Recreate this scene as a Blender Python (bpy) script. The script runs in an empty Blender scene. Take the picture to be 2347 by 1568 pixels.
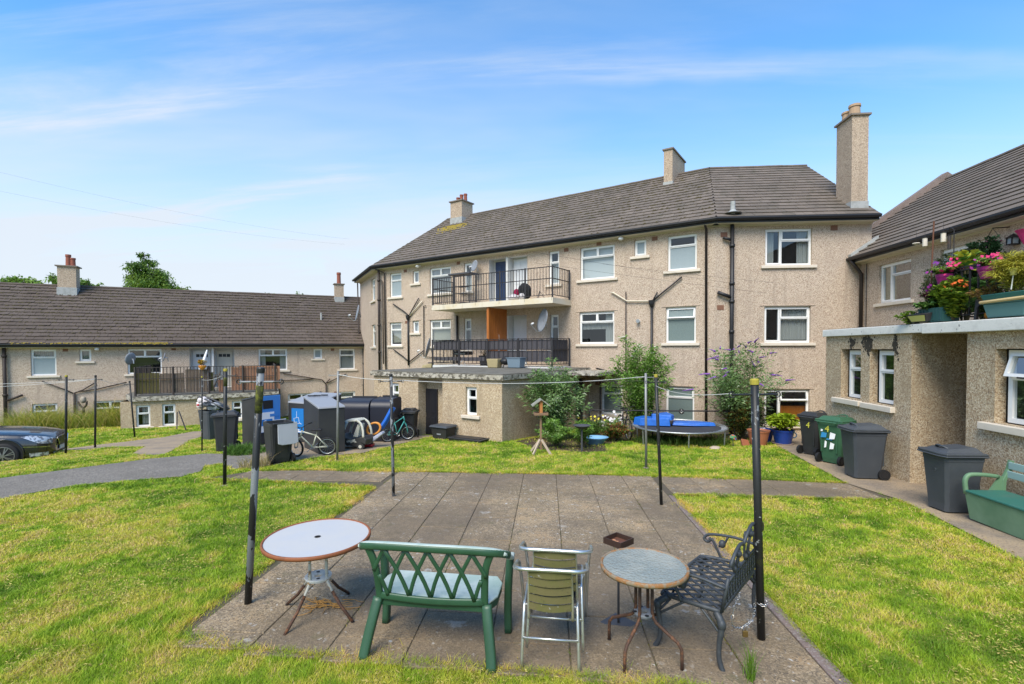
import bpy, math, random
import numpy as np
from mathutils import Vector, Matrix
from mathutils.geometry import delaunay_2d_cdt
random.seed(7); rng = np.random.default_rng(7)
C = bpy.context.scene.collection
S = bpy.context.scene
R_ = math.radians

# ------------------------------------------------------------------ camera
HC = 2.37; FPX = 1140.0; PPX = 1173.5; PPY = 825.5
YAW, PITCH, ROLL = .0697, -.0233, .0037
def _axes():
    cy, sy = math.cos(YAW), math.sin(YAW)
    f = Vector((-sy*math.cos(PITCH), cy*math.cos(PITCH), math.sin(PITCH)))
    r = Vector((cy, sy, 0)); u = r.cross(f)
    c, s = math.cos(ROLL), math.sin(ROLL)
    return r*c-u*s, r*s+u*c, f
CR, CU, CF = _axes(); CO = Vector((0, 0, HC))
cam = bpy.data.cameras.new("camera"); camo = bpy.data.objects.new("camera", cam); C.objects.link(camo)
cam.sensor_width = 36; cam.lens = FPX/2347*36; cam.shift_y = (PPY-784)/2347
cam.clip_start = .05; cam.clip_end = 2000
camo.matrix_world = Matrix(((CR.x, CU.x, -CF.x, 0), (CR.y, CU.y, -CF.y, 0), (CR.z, CU.z, -CF.z, HC), (0, 0, 0, 1)))
S.camera = camo

# ------------------------------------------------------------------ sky, sun, exposure
SUN_EL = R_(50); SUN_AZ = math.atan2(-.34, -.93)      # measured from +Y towards +X
w = bpy.data.worlds.new("World"); S.world = w; w.use_nodes = True
nt = w.node_tree; nt.nodes.clear()
def wn(t, **k):
    n = nt.nodes.new(t)
    for a, b in k.items(): setattr(n, a, b)
    return n
sky = wn('ShaderNodeTexSky', sky_type='NISHITA', sun_disc=False, sun_elevation=SUN_EL, sun_rotation=SUN_AZ % (2*math.pi), altitude=50, air_density=1.0, dust_density=.5, ozone_density=3.0)
bg = wn('ShaderNodeBackground'); bg.inputs[1].default_value = .136
out = wn('ShaderNodeOutputWorld')
tc = wn('ShaderNodeTexCoord'); sep = wn('ShaderNodeSeparateXYZ'); nt.links.new(tc.outputs['Generated'], sep.inputs[0])
def wmath(op, a, b=None, c=None):
    n = wn('ShaderNodeMath', operation=op)
    for i, v in enumerate((a, b, c)):
        if v is None: continue
        if isinstance(v, (int, float)): n.inputs[i].default_value = v
        else: nt.links.new(v, n.inputs[i])
    return n.outputs[0]
def wrange(v, a, b, c=0., d=1.):
    n = wn('ShaderNodeMapRange', interpolation_type='SMOOTHSTEP'); nt.links.new(v, n.inputs[0])
    for i, x in enumerate((a, b, c, d)): n.inputs[i+1].default_value = x
    return n.outputs[0]
zc = wmath('MAXIMUM', sep.outputs[2], .04)
zc = wmath('ADD', zc, .10)
px_ = wmath('DIVIDE', sep.outputs[0], zc); py_ = wmath('DIVIDE', sep.outputs[1], zc)
cmb = wn('ShaderNodeCombineXYZ'); nt.links.new(px_, cmb.inputs[0]); nt.links.new(py_, cmb.inputs[1])
def wnoise(scale, det, rough, sx, sy, rot, off, dist=0.):
    mp = wn('ShaderNodeMapping'); nt.links.new(cmb.outputs[0], mp.inputs[0])
    mp.inputs['Scale'].default_value = (sx, sy, 1); mp.inputs['Rotation'].default_value = (0, 0, rot); mp.inputs['Location'].default_value = off
    n = wn('ShaderNodeTexNoise'); nt.links.new(mp.outputs[0], n.inputs['Vector'])
    n.inputs['Scale'].default_value = scale; n.inputs['Detail'].default_value = det; n.inputs['Roughness'].default_value = rough; n.inputs['Distortion'].default_value = dist
    return n.outputs[0]
veil = wrange(wnoise(.55, 5, .55, .55, 1.5, R_(8), (3.1, 1.7, 0), .35), .40, .78)      # broad cirrus veil
wisp = wrange(wnoise(1.1, 9, .62, .30, 1.9, R_(-12), (8.3, 2.2, 0), .5), .52, .80)      # drawn-out wisps
cov = wmath('ADD', wmath('MULTIPLY', veil, .62), wmath('MULTIPLY', wisp, .60))
# more thin cloud on the side of the sun, clear on the other
side = wmath('ADD', wmath('MULTIPLY', sep.outputs[0], -.62), wmath('MULTIPLY', sep.outputs[1], .12))
sidef = wrange(side, -.50, .55, .18, 1.0)
cov = wmath('MULTIPLY', cov, sidef)
hz = wmath('MULTIPLY', wrange(sep.outputs[2], .46, .06), wrange(side, -.6, .30, .50, 1.0))             # milky air low down
cov = wmath('ADD', cov, hz)
# one long drawn streak of cirrus
bw = wmath('ADD', py_, wmath('MULTIPLY', wnoise(1.3, 5, .6, .5, .5, 0, (4.4, .3, 0)), .34))
band = wrange(wmath('ABSOLUTE', wmath('SUBTRACT', bw, 1.68)), .10, .0)
bn_ = wmath('MULTIPLY', band, wrange(wnoise(1.6, 8, .6, .35, 3.0, .05, (1.4, .2, 0)), .32, .66))
cov = wmath('ADD', cov, wmath('MULTIPLY', bn_, wrange(sep.outputs[0], .80, -.1, .16, .75)))
# a few small cumulus near the horizon
cu = wmath('MULTIPLY', wrange(wnoise(.9, 6, .5, 1, .55, .3, (1.3, 6.1, 0)), .60, .66), wrange(sep.outputs[2], .20, .06))
cov = wmath('MINIMUM', wmath('ADD', cov, wmath('MULTIPLY', cu, .6)), .95)
mx = wn('ShaderNodeMixRGB'); nt.links.new(cov, mx.inputs[0]); 
hsv = wn('ShaderNodeHueSaturation'); hsv.inputs['Saturation'].default_value = 1.24; hsv.inputs['Hue'].default_value = .496
nt.links.new(sky.outputs[0], hsv.inputs['Color'])
nt.links.new(hsv.outputs[0], mx.inputs[1]); mx.inputs[2].default_value = (2.55, 2.76, 3.02, 1)
nt.links.new(mx.outputs[0], bg.inputs[0]); nt.links.new(bg.outputs[0], out.inputs[0])

sl = bpy.data.lights.new("sun", 'SUN'); so = bpy.data.objects.new("sun", sl); C.objects.link(so)
sl.energy = 2.1; sl.angle = R_(34); sl.color = (1, .92, .78)
sd = Vector((math.sin(SUN_AZ)*math.cos(SUN_EL), math.cos(SUN_AZ)*math.cos(SUN_EL), math.sin(SUN_EL)))
so.rotation_euler = sd.to_track_quat('Z', 'Y').to_euler(); so.location = (-20, -10, 30)
S.view_settings.view_transform = 'Standard'; S.view_settings.look = 'None'; S.view_settings.gamma = 1; S.view_settings.exposure = 1.20
try: S.view_settings.use_curve_mapping = False
except Exception: pass
S.cycles.max_bounces = 6; S.cycles.transparent_max_bounces = 12

# ------------------------------------------------------------------ measuring helpers (survey of the place from the camera station)
def ray(x, y): return CF + CR*((x-PPX)/FPX) - CU*((y-PPY)/FPX)
def onz(x, y, z):
    d = ray(x, y); return CO + d*((z-HC)/d.z)
def onpl(x, y, P, n):
    d = ray(x, y); P = Vector(P); n = Vector(n); return CO + d*((P-CO).dot(n)/d.dot(n))
def gz(x, y):
    z = -.022*max(0, y-3)-.045*max(0, y-12)-.025*max(0, -x-5)
    if y > 26: z += .02*(y-26)
    if x < -10 and y > 9: z -= .30*math.exp(-(((x+17.0)/2.6)**2+((y-15.0)/1.8)**2))+.10*math.exp(-(((x+14.0)/1.5)**2+((y-11.9)/.9)**2))
    return z
def gnd(x, y):
    z = 0.
    for i in range(40):
        P = onz(x, y, z); z = .5*z+.5*gz(P.x, P.y)
    return Vector((P.x, P.y, gz(P.x, P.y)))
def hz_at(px, py, P):       # height where the line of sight meets the vertical through P (facing plane)
    return onpl(px, py, P, (P[0], P[1], 0)).z if False else onpl(px, py, P, (0, 1, 0)).z

# ------------------------------------------------------------------ materials
def mat(name, base, rough=.75, metal=0., layers=(), bump=None, spec=.4, coord='pos', rand=None, alpha=None, emit=None, trans=None, coat=0.):
    m = bpy.data.materials.new(name); m.use_nodes = True; t = m.node_tree; b = t.nodes['Principled BSDF']
    b.inputs['Roughness'].default_value = rough; b.inputs['Metallic'].default_value = metal
    b.inputs['Specular IOR Level'].default_value = spec
    if coat: b.inputs['Coat Weight'].default_value = coat; b.inputs['Coat Roughness'].default_value = .05
    if coord == 'pos':
        g = t.nodes.new('ShaderNodeNewGeometry'); vec = g.outputs['Position']
    else:
        g = t.nodes.new('ShaderNodeTexCoord'); vec = g.outputs['Object']
    def tex(kind, sc, stretch=(1, 1, 1), det=4., off=0.):
        mp = t.nodes.new('ShaderNodeMapping'); t.links.new(vec, mp.inputs[0]); mp.inputs['Scale'].default_value = stretch; mp.inputs['Location'].default_value = (off, off*.7, off*.3)
        if kind == 'n':
            n = t.nodes.new('ShaderNodeTexNoise'); n.inputs['Detail'].default_value = det; n.inputs['Roughness'].default_value = .6; o = n.outputs[0]
        elif kind == 'v':
            n = t.nodes.new('ShaderNodeTexVoronoi'); o = n.outputs['Distance']
        else:
            n = t.nodes.new('ShaderNodeTexVoronoi'); sp = t.nodes.new('ShaderNodeSeparateColor'); t.links.new(n.outputs['Color'], sp.inputs[0]); o = sp.outputs[0]
        n.inputs['Scale'].default_value = sc; t.links.new(mp.outputs[0], n.inputs['Vector'])
        return o
    def rng_(o, lo, hi, s):
        r = t.nodes.new('ShaderNodeMapRange'); t.links.new(o, r.inputs[0])
        for i, v in enumerate((lo, hi, 0, s)): r.inputs[i+1].default_value = v
        return r.outputs[0]
    rgb = t.nodes.new('ShaderNodeRGB'); rgb.outputs[0].default_value = (*base, 1); cur = rgb.outputs[0]
    def mixc(fac, col):
        nonlocal cur
        x = t.nodes.new('ShaderNodeMixRGB'); t.links.new(fac, x.inputs[0]); t.links.new(cur, x.inputs[1]); x.inputs[2].default_value = (*col, 1); cur = x.outputs[0]
    if rand:
        oi = t.nodes.new('ShaderNodeObjectInfo')
        for col, lo, hi, s in rand: mixc(rng_(oi.outputs['Random'], lo, hi, s), col)
    for i, L in enumerate(layers):
        kind, sc, col, lo, hi, s = L[:6]; st = L[6] if len(L) > 6 else (1, 1, 1)
        mixc(rng_(tex(kind, sc, st, off=i*3.7), lo, hi, s), col)
    t.links.new(cur, b.inputs['Base Color'])
    if bump:
        for (kind, sc, strength, dist) in ([bump] if not isinstance(bump[0], tuple) else bump):
            bn = t.nodes.new('ShaderNodeBump'); bn.inputs['Strength'].default_value = strength; bn.inputs['Distance'].default_value = dist
            t.links.new(tex(kind, sc), bn.inputs['Height'])
            prev = b.inputs['Normal'].links
            if prev: t.links.new(prev[0].from_socket, bn.inputs['Normal'])
            t.links.new(bn.outputs[0], b.inputs['Normal'])
    if trans: b.inputs['Transmission Weight'].default_value = trans
    if alpha is not None: b.inputs['Alpha'].default_value = alpha
    return m
def glass_mat(name, tint=(.75, .8, .8), frost=False, fac=.05):
    m = bpy.data.materials.new(name); m.use_nodes = True; t = m.node_tree; t.nodes.clear()
    o = t.nodes.new('ShaderNodeOutputMaterial'); g = t.nodes.new('ShaderNodeBsdfGlossy'); g.inputs['Roughness'].default_value = .02
    g.inputs['Color'].default_value = (.9, .95, 1, 1)
    tr = t.nodes.new('ShaderNodeBsdfTransparent'); tr.inputs[0].default_value = (*tint, 1)
    fr = t.nodes.new('ShaderNodeFresnel'); fr.inputs[0].default_value = 1.38
    ad = t.nodes.new('ShaderNodeMath'); ad.operation = 'ADD'; ad.inputs[1].default_value = fac; t.links.new(fr.outputs[0], ad.inputs[0]); mn = t.nodes.new('ShaderNodeMath'); mn.operation = 'MINIMUM'; mn.inputs[1].default_value = .26; t.links.new(ad.outputs[0], mn.inputs[0])
    # slight waviness of the panes
    bn = t.nodes.new('ShaderNodeBump'); bn.inputs['Strength'].default_value = .06; bn.inputs['Distance'].default_value = .02
    gg = t.nodes.new('ShaderNodeNewGeometry'); nn = t.nodes.new('ShaderNodeTexNoise'); nn.inputs['Scale'].default_value = 1.5; t.links.new(gg.outputs['Position'], nn.inputs['Vector']); t.links.new(nn.outputs[0], bn.inputs['Height']); t.links.new(bn.outputs[0], g.inputs['Normal'])
    mx = t.nodes.new('ShaderNodeMixShader'); t.links.new(mn.outputs[0], mx.inputs[0]); t.links.new(tr.outputs[0], mx.inputs[1]); t.links.new(g.outputs[0], mx.inputs[2])
    t.links.new(mx.outputs[0], o.inputs[0]); return m
M_ = {}
def dash(name, base, light, dark, dark2):
    return mat(name, base, .92, layers=[('n', .7, tuple(c*.88 for c in base), .42, .66, .6), ('c', 62, light, .50, .72, .8), ('c', 58, dark, .76, .82, .75), ('c', 70, dark2, .90, .93, .7), ('n', 34, dark, .58, .68, .30), ('n', 3, tuple(c*.78 for c in base), .58, .75, .5, (1, 1, .35)), ('n', 24, tuple(c*.62 for c in base), .54, .64, .32), ('n', 30, tuple(min(.8, c*1.25) for c in base), .58, .66, .35), ('n', 4, tuple(c*.60 for c in base), .55, .72, .5, (1, 1, .09)), ('n', 1.1, tuple(c*.80 for c in base), .54, .66, .5)],
        bump=[('v', 62, .45, .008)], spec=.2)
M_['dash'] = dash('pebbledash', (.50, .40, .315), (.62, .53, .41), (.25, .165, .11), (.12, .09, .075))
M_['dash_coarse'] = dash('coarse_pebbledash', (.45, .345, .225), (.64, .55, .40), (.25, .16, .085), (.10, .075, .06))
M_['chim'] = dash('chimney_render', (.44, .34, .25), (.58, .48, .36), (.20, .14, .10), (.09, .08, .07))
M_['sill'] = mat('sill_concrete', (.64, .57, .47), .8, layers=[('n', 6, (.52, .45, .36), .5, .75, .6)], bump=('n', 40, .2, .004))
M_['slabedge'] = mat('lichened_slab_edge', (.46, .43, .36), .9, layers=[('n', 3, (.30, .27, .21), .42, .6, .85), ('n', 7, (.09, .08, .06), .49, .56, .9, (1, 1, 1.6)), ('n', 20, (.75, .74, .70), .60, .68, .6)], bump=('n', 30, .4, .01))
M_['slabwhite'] = mat('white_painted_slab_edge', (.72, .71, .66), .85, layers=[('n', 4, (.55, .54, .50), .5, .7, .7), ('n', 11, (.12, .11, .10), .65, .69, .85), ('n', 30, (.45, .44, .42), .6, .7, .4)], bump=('n', 30, .3, .008))
M_['balcony'] = mat('balcony_concrete', (.64, .58, .46), .85, layers=[('n', 2.2, (.60, .48, .26), .5, .72, .7), ('n', 5, (.36, .30, .20), .6, .75, .5, (1, 1, .2))])
M_['roofdeck'] = mat('felt_roof_top', (.15, .14, .115), .95, layers=[('n', 2.5, (.08, .072, .055), .45, .65, .8), ('n', 12, (.30, .29, .26), .6, .7, .6), ('n', 7, (.09, .11, .03), .62, .72, .5)], bump=('n', 25, .5, .01))
M_['tile'] = mat('weathered_roof_tile', (.165, .134, .108), .9, coord='pos', rand=[((.105, .087, .072), .0, 1., .85), ((.225, .185, .15), .7, .95, .5)], layers=[('n', 14, (.13, .105, .085), .5, .7, .55), ('n', .7, (.095, .08, .062), .46, .66, .65), ('n', 40, (.30, .27, .22), .60, .68, .5), ('n', 2.6, (.075, .07, .045), .58, .70, .6)], bump=('n', 60, .3, .004))
M_['tile_all'] = mat('weathered_roof_tile_mass', (.155, .126, .102), .9, layers=[('c', 3.1, (.122, .10, .083), .2, .9, .7), ('c', 4.3, (.22, .18, .145), .75, .9, .45), ('n', 14, (.10, .083, .068), .5, .7, .55), ('n', .7, (.095, .08, .062), .46, .66, .65), ('n', 40, (.30, .27, .22), .60, .68, .5), ('n', 2.6, (.075, .07, .045), .58, .70, .6)], bump=('n', 60, .3, .004))
M_['tile_g'] = mat('mossy_roof_tile', (.118, .092, .074), .92, rand=[((.085, .066, .054), .0, 1., .7)], layers=[('n', .6, (.075, .056, .043), .4, .6, .6), ('n', 18, (.075, .058, .042), .52, .66, .65), ('n', 45, (.27, .25, .22), .68, .72, .6)], bump=('n', 50, .5, .006))
M_['tile_g_all'] = mat('mossy_roof_tile_mass', (.112, .088, .072), .92, layers=[('c', 3.1, (.08, .063, .052), .1, .9, .6), ('n', .6, (.075, .056, .043), .4, .6, .6), ('n', 18, (.075, .058, .042), .52, .66, .65), ('n', 45, (.27, .25, .22), .68, .72, .6)], bump=('n', 50, .5, .006))
M_['moss'] = mat('roof_moss', (.075, .062, .030), .98, layers=[('n', 9, (.045, .035, .022), .4, .7, .8), ('n', 25, (.13, .12, .04), .6, .7, .5)])
M_['lichen'] = mat('yellow_lichen', (.33, .24, .04), .95, layers=[('n', 20, (.30, .30, .10), .5, .7, .7)])
M_['sarking'] = mat('roof_underside', (.05, .04, .035), .95)
M_['black'] = mat('black_gutter_plastic', (.018, .018, .020), .45, layers=[('n', 20, (.05, .045, .04), .6, .75, .5)])
M_['browniron'] = mat('brown_iron_pipe', (.035, .026, .022), .6, layers=[('n', 12, (.08, .05, .035), .55, .7, .5)])
M_['soffit'] = mat('cream_soffit', (.62, .56, .44), .8)
M_['upvc'] = mat('white_window_frame', (.80, .80, .78), .35, layers=[('n', 5, (.68, .68, .64), .5, .8, .5)])
M_['lead'] = mat('lead_flashing', (.36, .37, .36), .7, layers=[('n', 6, (.22, .23, .21), .45, .7, .7)])
M_['airbrick'] = mat('terracotta_air_brick', (.20, .10, .065), .9)
M_['pot_red'] = mat('red_chimney_pot', (.26, .085, .055), .85, layers=[('n', 9, (.14, .06, .045), .5, .7, .6)])
M_['pot_buff'] = mat('buff_chimney_pot', (.40, .28, .18), .85)
M_['cap'] = mat('chimney_capping', (.20, .17, .14), .9)
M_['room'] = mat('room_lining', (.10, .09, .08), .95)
M_['glass'] = glass_mat('window_glass')
M_['frost'] = mat('frosted_glass', (.30, .36, .38), .22, layers=[('n', 60, (.22, .27, .29), .4, .7, .7)], bump=('v', 120, .4, .004), spec=.6)
M_['frost_dark'] = mat('dark_frosted_glass', (.16, .21, .20), .25, layers=[('n', 60, (.10, .13, .13), .4, .7, .7)], bump=('v', 120, .4, .004), spec=.6)
M_['blind'] = mat('white_blind', (.66, .67, .68), .9)
M_['blind_beige'] = mat('beige_blind', (.40, .38, .31), .9)
M_['net'] = mat('net_curtain', (.42, .42, .41), .95, layers=[('n', 30, (.30, .30, .29), .4, .7, .6, (1, 1, .05))])
M_['curtain'] = mat('brown_curtain', (.13, .105, .085), .95)
M_['curtain_green'] = mat('pale_green_curtain', (.24, .25, .16), .95)
M_['timber_panel'] = mat('orange_varnished_boards', (.42, .135, .022), .42, layers=[('n', 3, (.28, .085, .015), .45, .7, .7, (6, 6, .5))], spec=.5)
M_['blue_door'] = mat('dark_blue_door', (.018, .035, .085), .4)
M_['white_door'] = mat('white_door', (.62, .63, .64), .45)
M_['cream_door'] = mat('cream_door', (.50, .46, .38), .5)
M_['black_door'] = mat('black_door', (.016, .016, .020), .4)
M_['render_white'] = mat('white_painted_render', (.60, .60, .58), .85, layers=[('n', 3, (.46, .46, .44), .5, .7, .5)])
M_['rail'] = mat('black_iron_railing', (.020, .018, .020), .5)
M_['rail_rust'] = mat('worn_black_railing', (.045, .038, .035), .7, layers=[('n', 15, (.14, .06, .03), .58, .7, .7)])
M_['boards_grey'] = mat('dark_grey_screen_board', (.058, .055, .062), .75, layers=[('n', 8, (.075, .072, .08), .4, .7, .6, (1, 1, 3))])
M_['fence_green'] = mat('algae_green_fence_board', (.115, .10, .035), .9, layers=[('n', 3, (.17, .13, .03), .5, .7, .7)])
M_['fence_brown'] = mat('weathered_brown_fence_board', (.20, .15, .11), .9, layers=[('n', 4, (.12, .09, .07), .5, .7, .7)])
M_['fence_orange'] = mat('orange_fence_board', (.38, .19, .11), .85, layers=[('n', 4, (.28, .13, .075), .5, .7, .7)])
M_['dish'] = mat('grey_satellite_dish', (.24, .26, .29), .5, layers=[('n', 5, (.18, .20, .22), .4, .7, .6)])
M_['steel'] = mat('galvanised_steel', (.42, .44, .45), .4, .8, layers=[('n', 20, (.30, .30, .29), .5, .7, .6)])
M_['white_plastic'] = mat('white_plastic', (.72, .72, .70), .4)
M_['cream_pipe'] = mat('cream_waste_pipe', (.60, .54, .42), .5)
# ground
M_['soil'] = mat('lawn_earth', (.17, .22, .02), .98, layers=[('n', 2.2, (.22, .23, .03), .45, .65, .8), ('n', 11, (.07, .09, .012), .5, .7, .7), ('n', .5, (.15, .20, .02), .45, .62, .6)], bump=('n', 30, .8, .03))
M_['asphalt'] = mat('worn_asphalt', (.185, .165, .135), .95, layers=[('c', 55, (.30, .27, .23), .6, .8, .8), ('c', 70, (.05, .048, .045), .75, .85, .8), ('n', 1.2, (.135, .12, .10), .45, .68, .7), ('n', 90, (.26, .25, .24), .62, .7, .6)], bump=('v', 70, .6, .01))
M_['concrete'] = mat('worn_concrete_path', (.33, .25, .16), .93, layers=[('n', 1.6, (.19, .155, .12), .45, .65, .8), ('n', 40, (.36, .31, .26), .55, .68, .6), ('c', 60, (.13, .11, .09), .82, .88, .6)], bump=('n', 70, .4, .006))
M_['flag'] = mat('lichened_paving_flag', (.33, .240, .135), .94, rand=[((.195, .150, .095), 0, 1, .75), ((.33, .24, .14), .8, .95, .4)],
    layers=[('n', 1.4, (.175, .138, .098), .42, .66, .8), ('n', 2.1, (.42, .28, .145), .54, .70, .65), ('n', .9, (.17, .13, .075), .48, .62, .75), ('c', 75, (.40, .31, .20), .62, .74, .7), ('c', 85, (.075, .062, .05), .80, .86, .75), ('n', 22, (.115, .10, .08), .52, .68, .5), ('n', 8.5, (.42, .40, .36), .645, .68, .8), ('n', 17, (.56, .54, .50), .655, .685, .9), ('n', .50, (.13, .10, .068), .46, .60, .68), ('n', 6.5, (.12, .095, .06), .56, .66, .5), ('n', 3.2, (.42, .40, .36), .66, .72, .5), ('n', 5.5, (.11, .10, .055), .62, .70, .6)], bump=[('v', 80, .5, .006), ('n', 9, .2, .01)])
M_['joint'] = mat('dirty_paving_joint', (.10, .08, .055), .98, layers=[('n', 5, (.045, .06, .015), .5, .7, .6)])
M_['edging'] = mat('concrete_edging', (.20, .15, .13), .93, layers=[('n', 3, (.14, .11, .095), .45, .65, .7), ('c', 70, (.30, .27, .24), .7, .8, .5)], bump=('v', 70, .5, .006))
M_['earth'] = mat('bare_garden_soil', (.075, .050, .030), .98, layers=[('n', 14, (.04, .028, .018), .45, .65, .8)], bump=('n', 20, .8, .04))

# ------------------------------------------------------------------ mesh builder
class MB:
    def __init__(s, T=None): s.v = []; s.f = []; s.mi = []; s.T = T; s.cur = 0
    def add(s, vs, fs):
        n = len(s.v)
        if s.T is not None: vs = [s.T @ Vector(v) for v in vs]
        s.v += [tuple(v) for v in vs]; s.f += [tuple(i+n for i in f) for f in fs]; s.mi += [s.cur]*len(fs)
        return s
    def box(s, a, b):
        x0, y0, z0 = a; x1, y1, z1 = b
        return s.add([(x0, y0, z0), (x1, y0, z0), (x1, y1, z0), (x0, y1, z0), (x0, y0, z1), (x1, y0, z1), (x1, y1, z1), (x0, y1, z1)],
              [(0, 3, 2, 1), (4, 5, 6, 7), (0, 1, 5, 4), (1, 2, 6, 5), (2, 3, 7, 6), (3, 0, 4, 7)])
    def hexa(s, v8): return s.add(v8, [(0, 3, 2, 1), (4, 5, 6, 7), (0, 1, 5, 4), (1, 2, 6, 5), (2, 3, 7, 6), (3, 0, 4, 7)])
    def quad(s, *p): return s.add(p, [tuple(range(len(p)))])
    def prism(s, poly, vec):
        n = len(poly); P = [Vector(p) for p in poly]; Q = [p+Vector(vec) for p in P]
        return s.add(P+Q, [tuple(range(n))[::-1], tuple(range(n, 2*n))]+[(i, (i+1) % n, n+(i+1) % n, n+i) for i in range(n)])
    def bar(s, a, b, w, h, up=(0, 0, 1)):
        a = Vector(a); b = Vector(b); d = (b-a).normalized(); u = Vector(up)
        x = d.cross(u)
        if x.length < 1e-4: x = d.cross(Vector((1, 0, 0)))
        x.normalize(); y = x.cross(d).normalized(); x *= w/2; y *= h/2
        return s.hexa([a-x-y, a+x-y, b+x-y, b-x-y, a-x+y, a+x+y, b+x+y, b-x+y])
    def tube(s, pts, r, n=8, caps=True, sy=1.):
        P = [Vector(p) for p in pts]; m = len(P); rr = r if isinstance(r, (list, tuple)) else [r]*m
        vs = []; ref = None
        for i in range(m):
            d = (P[min(i+1, m-1)]-P[max(i-1, 0)]).normalized()
            if ref is None: ref = Vector((0, 0, 1)) if abs(d.z) < .9 else Vector((1, 0, 0))
            x = d.cross(ref).normalized(); y = x.cross(d).normalized(); ref = y
            for k in range(n):
                a = 2*math.pi*k/n; vs.append(P[i]+x*(rr[i]*math.cos(a))+y*(rr[i]*sy*math.sin(a)))
        fs = [(i*n+k, i*n+(k+1) % n, (i+1)*n+(k+1) % n, (i+1)*n+k) for i in range(m-1) for k in range(n)]
        if caps: fs += [tuple(range(n))[::-1], tuple(range((m-1)*n, m*n))]
        return s.add(vs, fs)
    def lathe(s, prof, n=20, c=(0, 0, 0), cap0=True, cap1=True, sx=1., sy=1.):
        vs = [(c[0]+r*sx*math.cos(2*math.pi*k/n), c[1]+r*sy*math.sin(2*math.pi*k/n), c[2]+z) for r, z in prof for k in range(n)]
        m = len(prof); fs = [(i*n+k, i*n+(k+1) % n, (i+1)*n+(k+1) % n, (i+1)*n+k) for i in range(m-1) for k in range(n)]
        if cap0: fs.append(tuple(range(n))[::-1])
        if cap1: fs.append(tuple(range((m-1)*n, m*n)))
        return s.add(vs, fs)
    def torus(s, c, R, r, axis='z', n=28, m=8, sx=1., sy=1.):
        vs = []
        for i in range(n):
            a = 2*math.pi*i/n
            for k in range(m):
                b = 2*math.pi*k/m; q = R+r*math.cos(b); x, y, z = q*math.cos(a)*sx, q*math.sin(a)*sy, r*math.sin(b)
                v = (x, y, z) if axis == 'z' else ((x, z, y) if axis == 'y' else (z, x, y))
                vs.append((c[0]+v[0], c[1]+v[1], c[2]+v[2]))
        return s.add(vs, [(i*m+k, i*m+(k+1) % m, ((i+1) % n)*m+(k+1) % m, ((i+1) % n)*m+k) for i in range(n) for k in range(m)])
    def ball(s, c, r, n=10, m=7, sz=1., jit=0.):
        vs = []
        for i in range(m+1):
            th = math.pi*i/m
            for k in range(n):
                a = 2*math.pi*k/n; q = r*(1+random.uniform(-jit, jit))
                vs.append((c[0]+q*math.sin(th)*math.cos(a), c[1]+q*math.sin(th)*math.sin(a), c[2]+q*sz*math.cos(th)))
        return s.add(vs, [(i*n+k, (i+1)*n+k, (i+1)*n+(k+1) % n, i*n+(k+1) % n) for i in range(m) for k in range(n)])
    def build(s, name, m, parent=None, smooth=False, bevel=0., kind=None, label=None):
        me = bpy.data.meshes.new(name); me.from_pydata(s.v, [], s.f); 
        for q in (m if isinstance(m, (list, tuple)) else [m]): me.materials.append(q)
        if isinstance(m, (list, tuple)): me.polygons.foreach_set('material_index', s.mi)
        if smooth: me.shade_smooth() if hasattr(me, 'shade_smooth') else me.polygons.foreach_set('use_smooth', [True]*len(me.polygons))
        me.update(); me.validate()
        o = bpy.data.objects.new(name, me); C.objects.link(o)
        if smooth == 'auto' or bevel:
            if bevel:
                bm = o.modifiers.new('bevel', 'BEVEL'); bm.width = bevel; bm.segments = 2; bm.limit_method = 'ANGLE'
            es = o.modifiers.new('wn', 'WEIGHTED_NORMAL') if bevel else None
        if parent is not None: attach(o, parent)
        if kind: o['kind'] = kind
        if label: o['label'] = label
        return o
WORLD = {}
def attach(o, parent):
    o.parent = parent
    if parent.name in WORLD: o.matrix_parent_inverse = Matrix.Translation(-Vector(WORLD[parent.name]))
def thing(name, label, cat, loc=(0, 0, 0), rz=0., group=None, world=False, rot=None):
    o = bpy.data.objects.new(name, None); C.objects.link(o); o.location = loc; o.rotation_euler = rot if rot else (0, 0, rz)
    o.empty_display_size = .2; o['label'] = label; o['category'] = cat
    if group: o['group'] = group
    if world: WORLD[o.name] = tuple(loc)
    return o
def tag(o, label, cat, group=None):
    o['label'] = label; o['category'] = cat
    if group: o['group'] = group
    return o
def struct(o): o['kind'] = 'structure'; return o
def kids(r): return [o for o in list(r.children)]
def dup(root, loc, rz=0., label=None, group=None, scale=1.):
    r = root.copy(); C.objects.link(r); r.location = loc; r.rotation_euler = (0, 0, rz)
    if isinstance(scale, (tuple, list)): r.scale = scale
    else: r.scale = (scale,)*3
    if label: r['label'] = label
    if group: r['group'] = group
    for ch in kids(root):
        c = ch.copy(); C.objects.link(c); c.parent = r
        for g in kids(ch):
            d = g.copy(); C.objects.link(d); d.parent = c
    return r
class Fr:
    def __init__(s, O, d, n):
        s.O = Vector((O[0], O[1], 0)); s.d = Vector((d[0], d[1], 0)); s.n = Vector((n[0], n[1], 0))
        s.M = Matrix(((s.d.x, s.n.x, 0, s.O.x), (s.d.y, s.n.y, 0, s.O.y), (0, 0, 1, 0), (0, 0, 0, 1)))
    def P(s, a, o, z): return s.M @ Vector((a, o, z))
    def px(s, x, y, o=0.):      # pixel -> (s, z) on the plane at offset o
        Q = onpl(x, y, s.P(0, o, 0), s.n); return (Q-s.O).dot(s.d), Q.z
def Z(x, y, ox, oy, k=2347/960): return ((ox+x/k)/1.63613, (oy+y/k)/1.63613)
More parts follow.
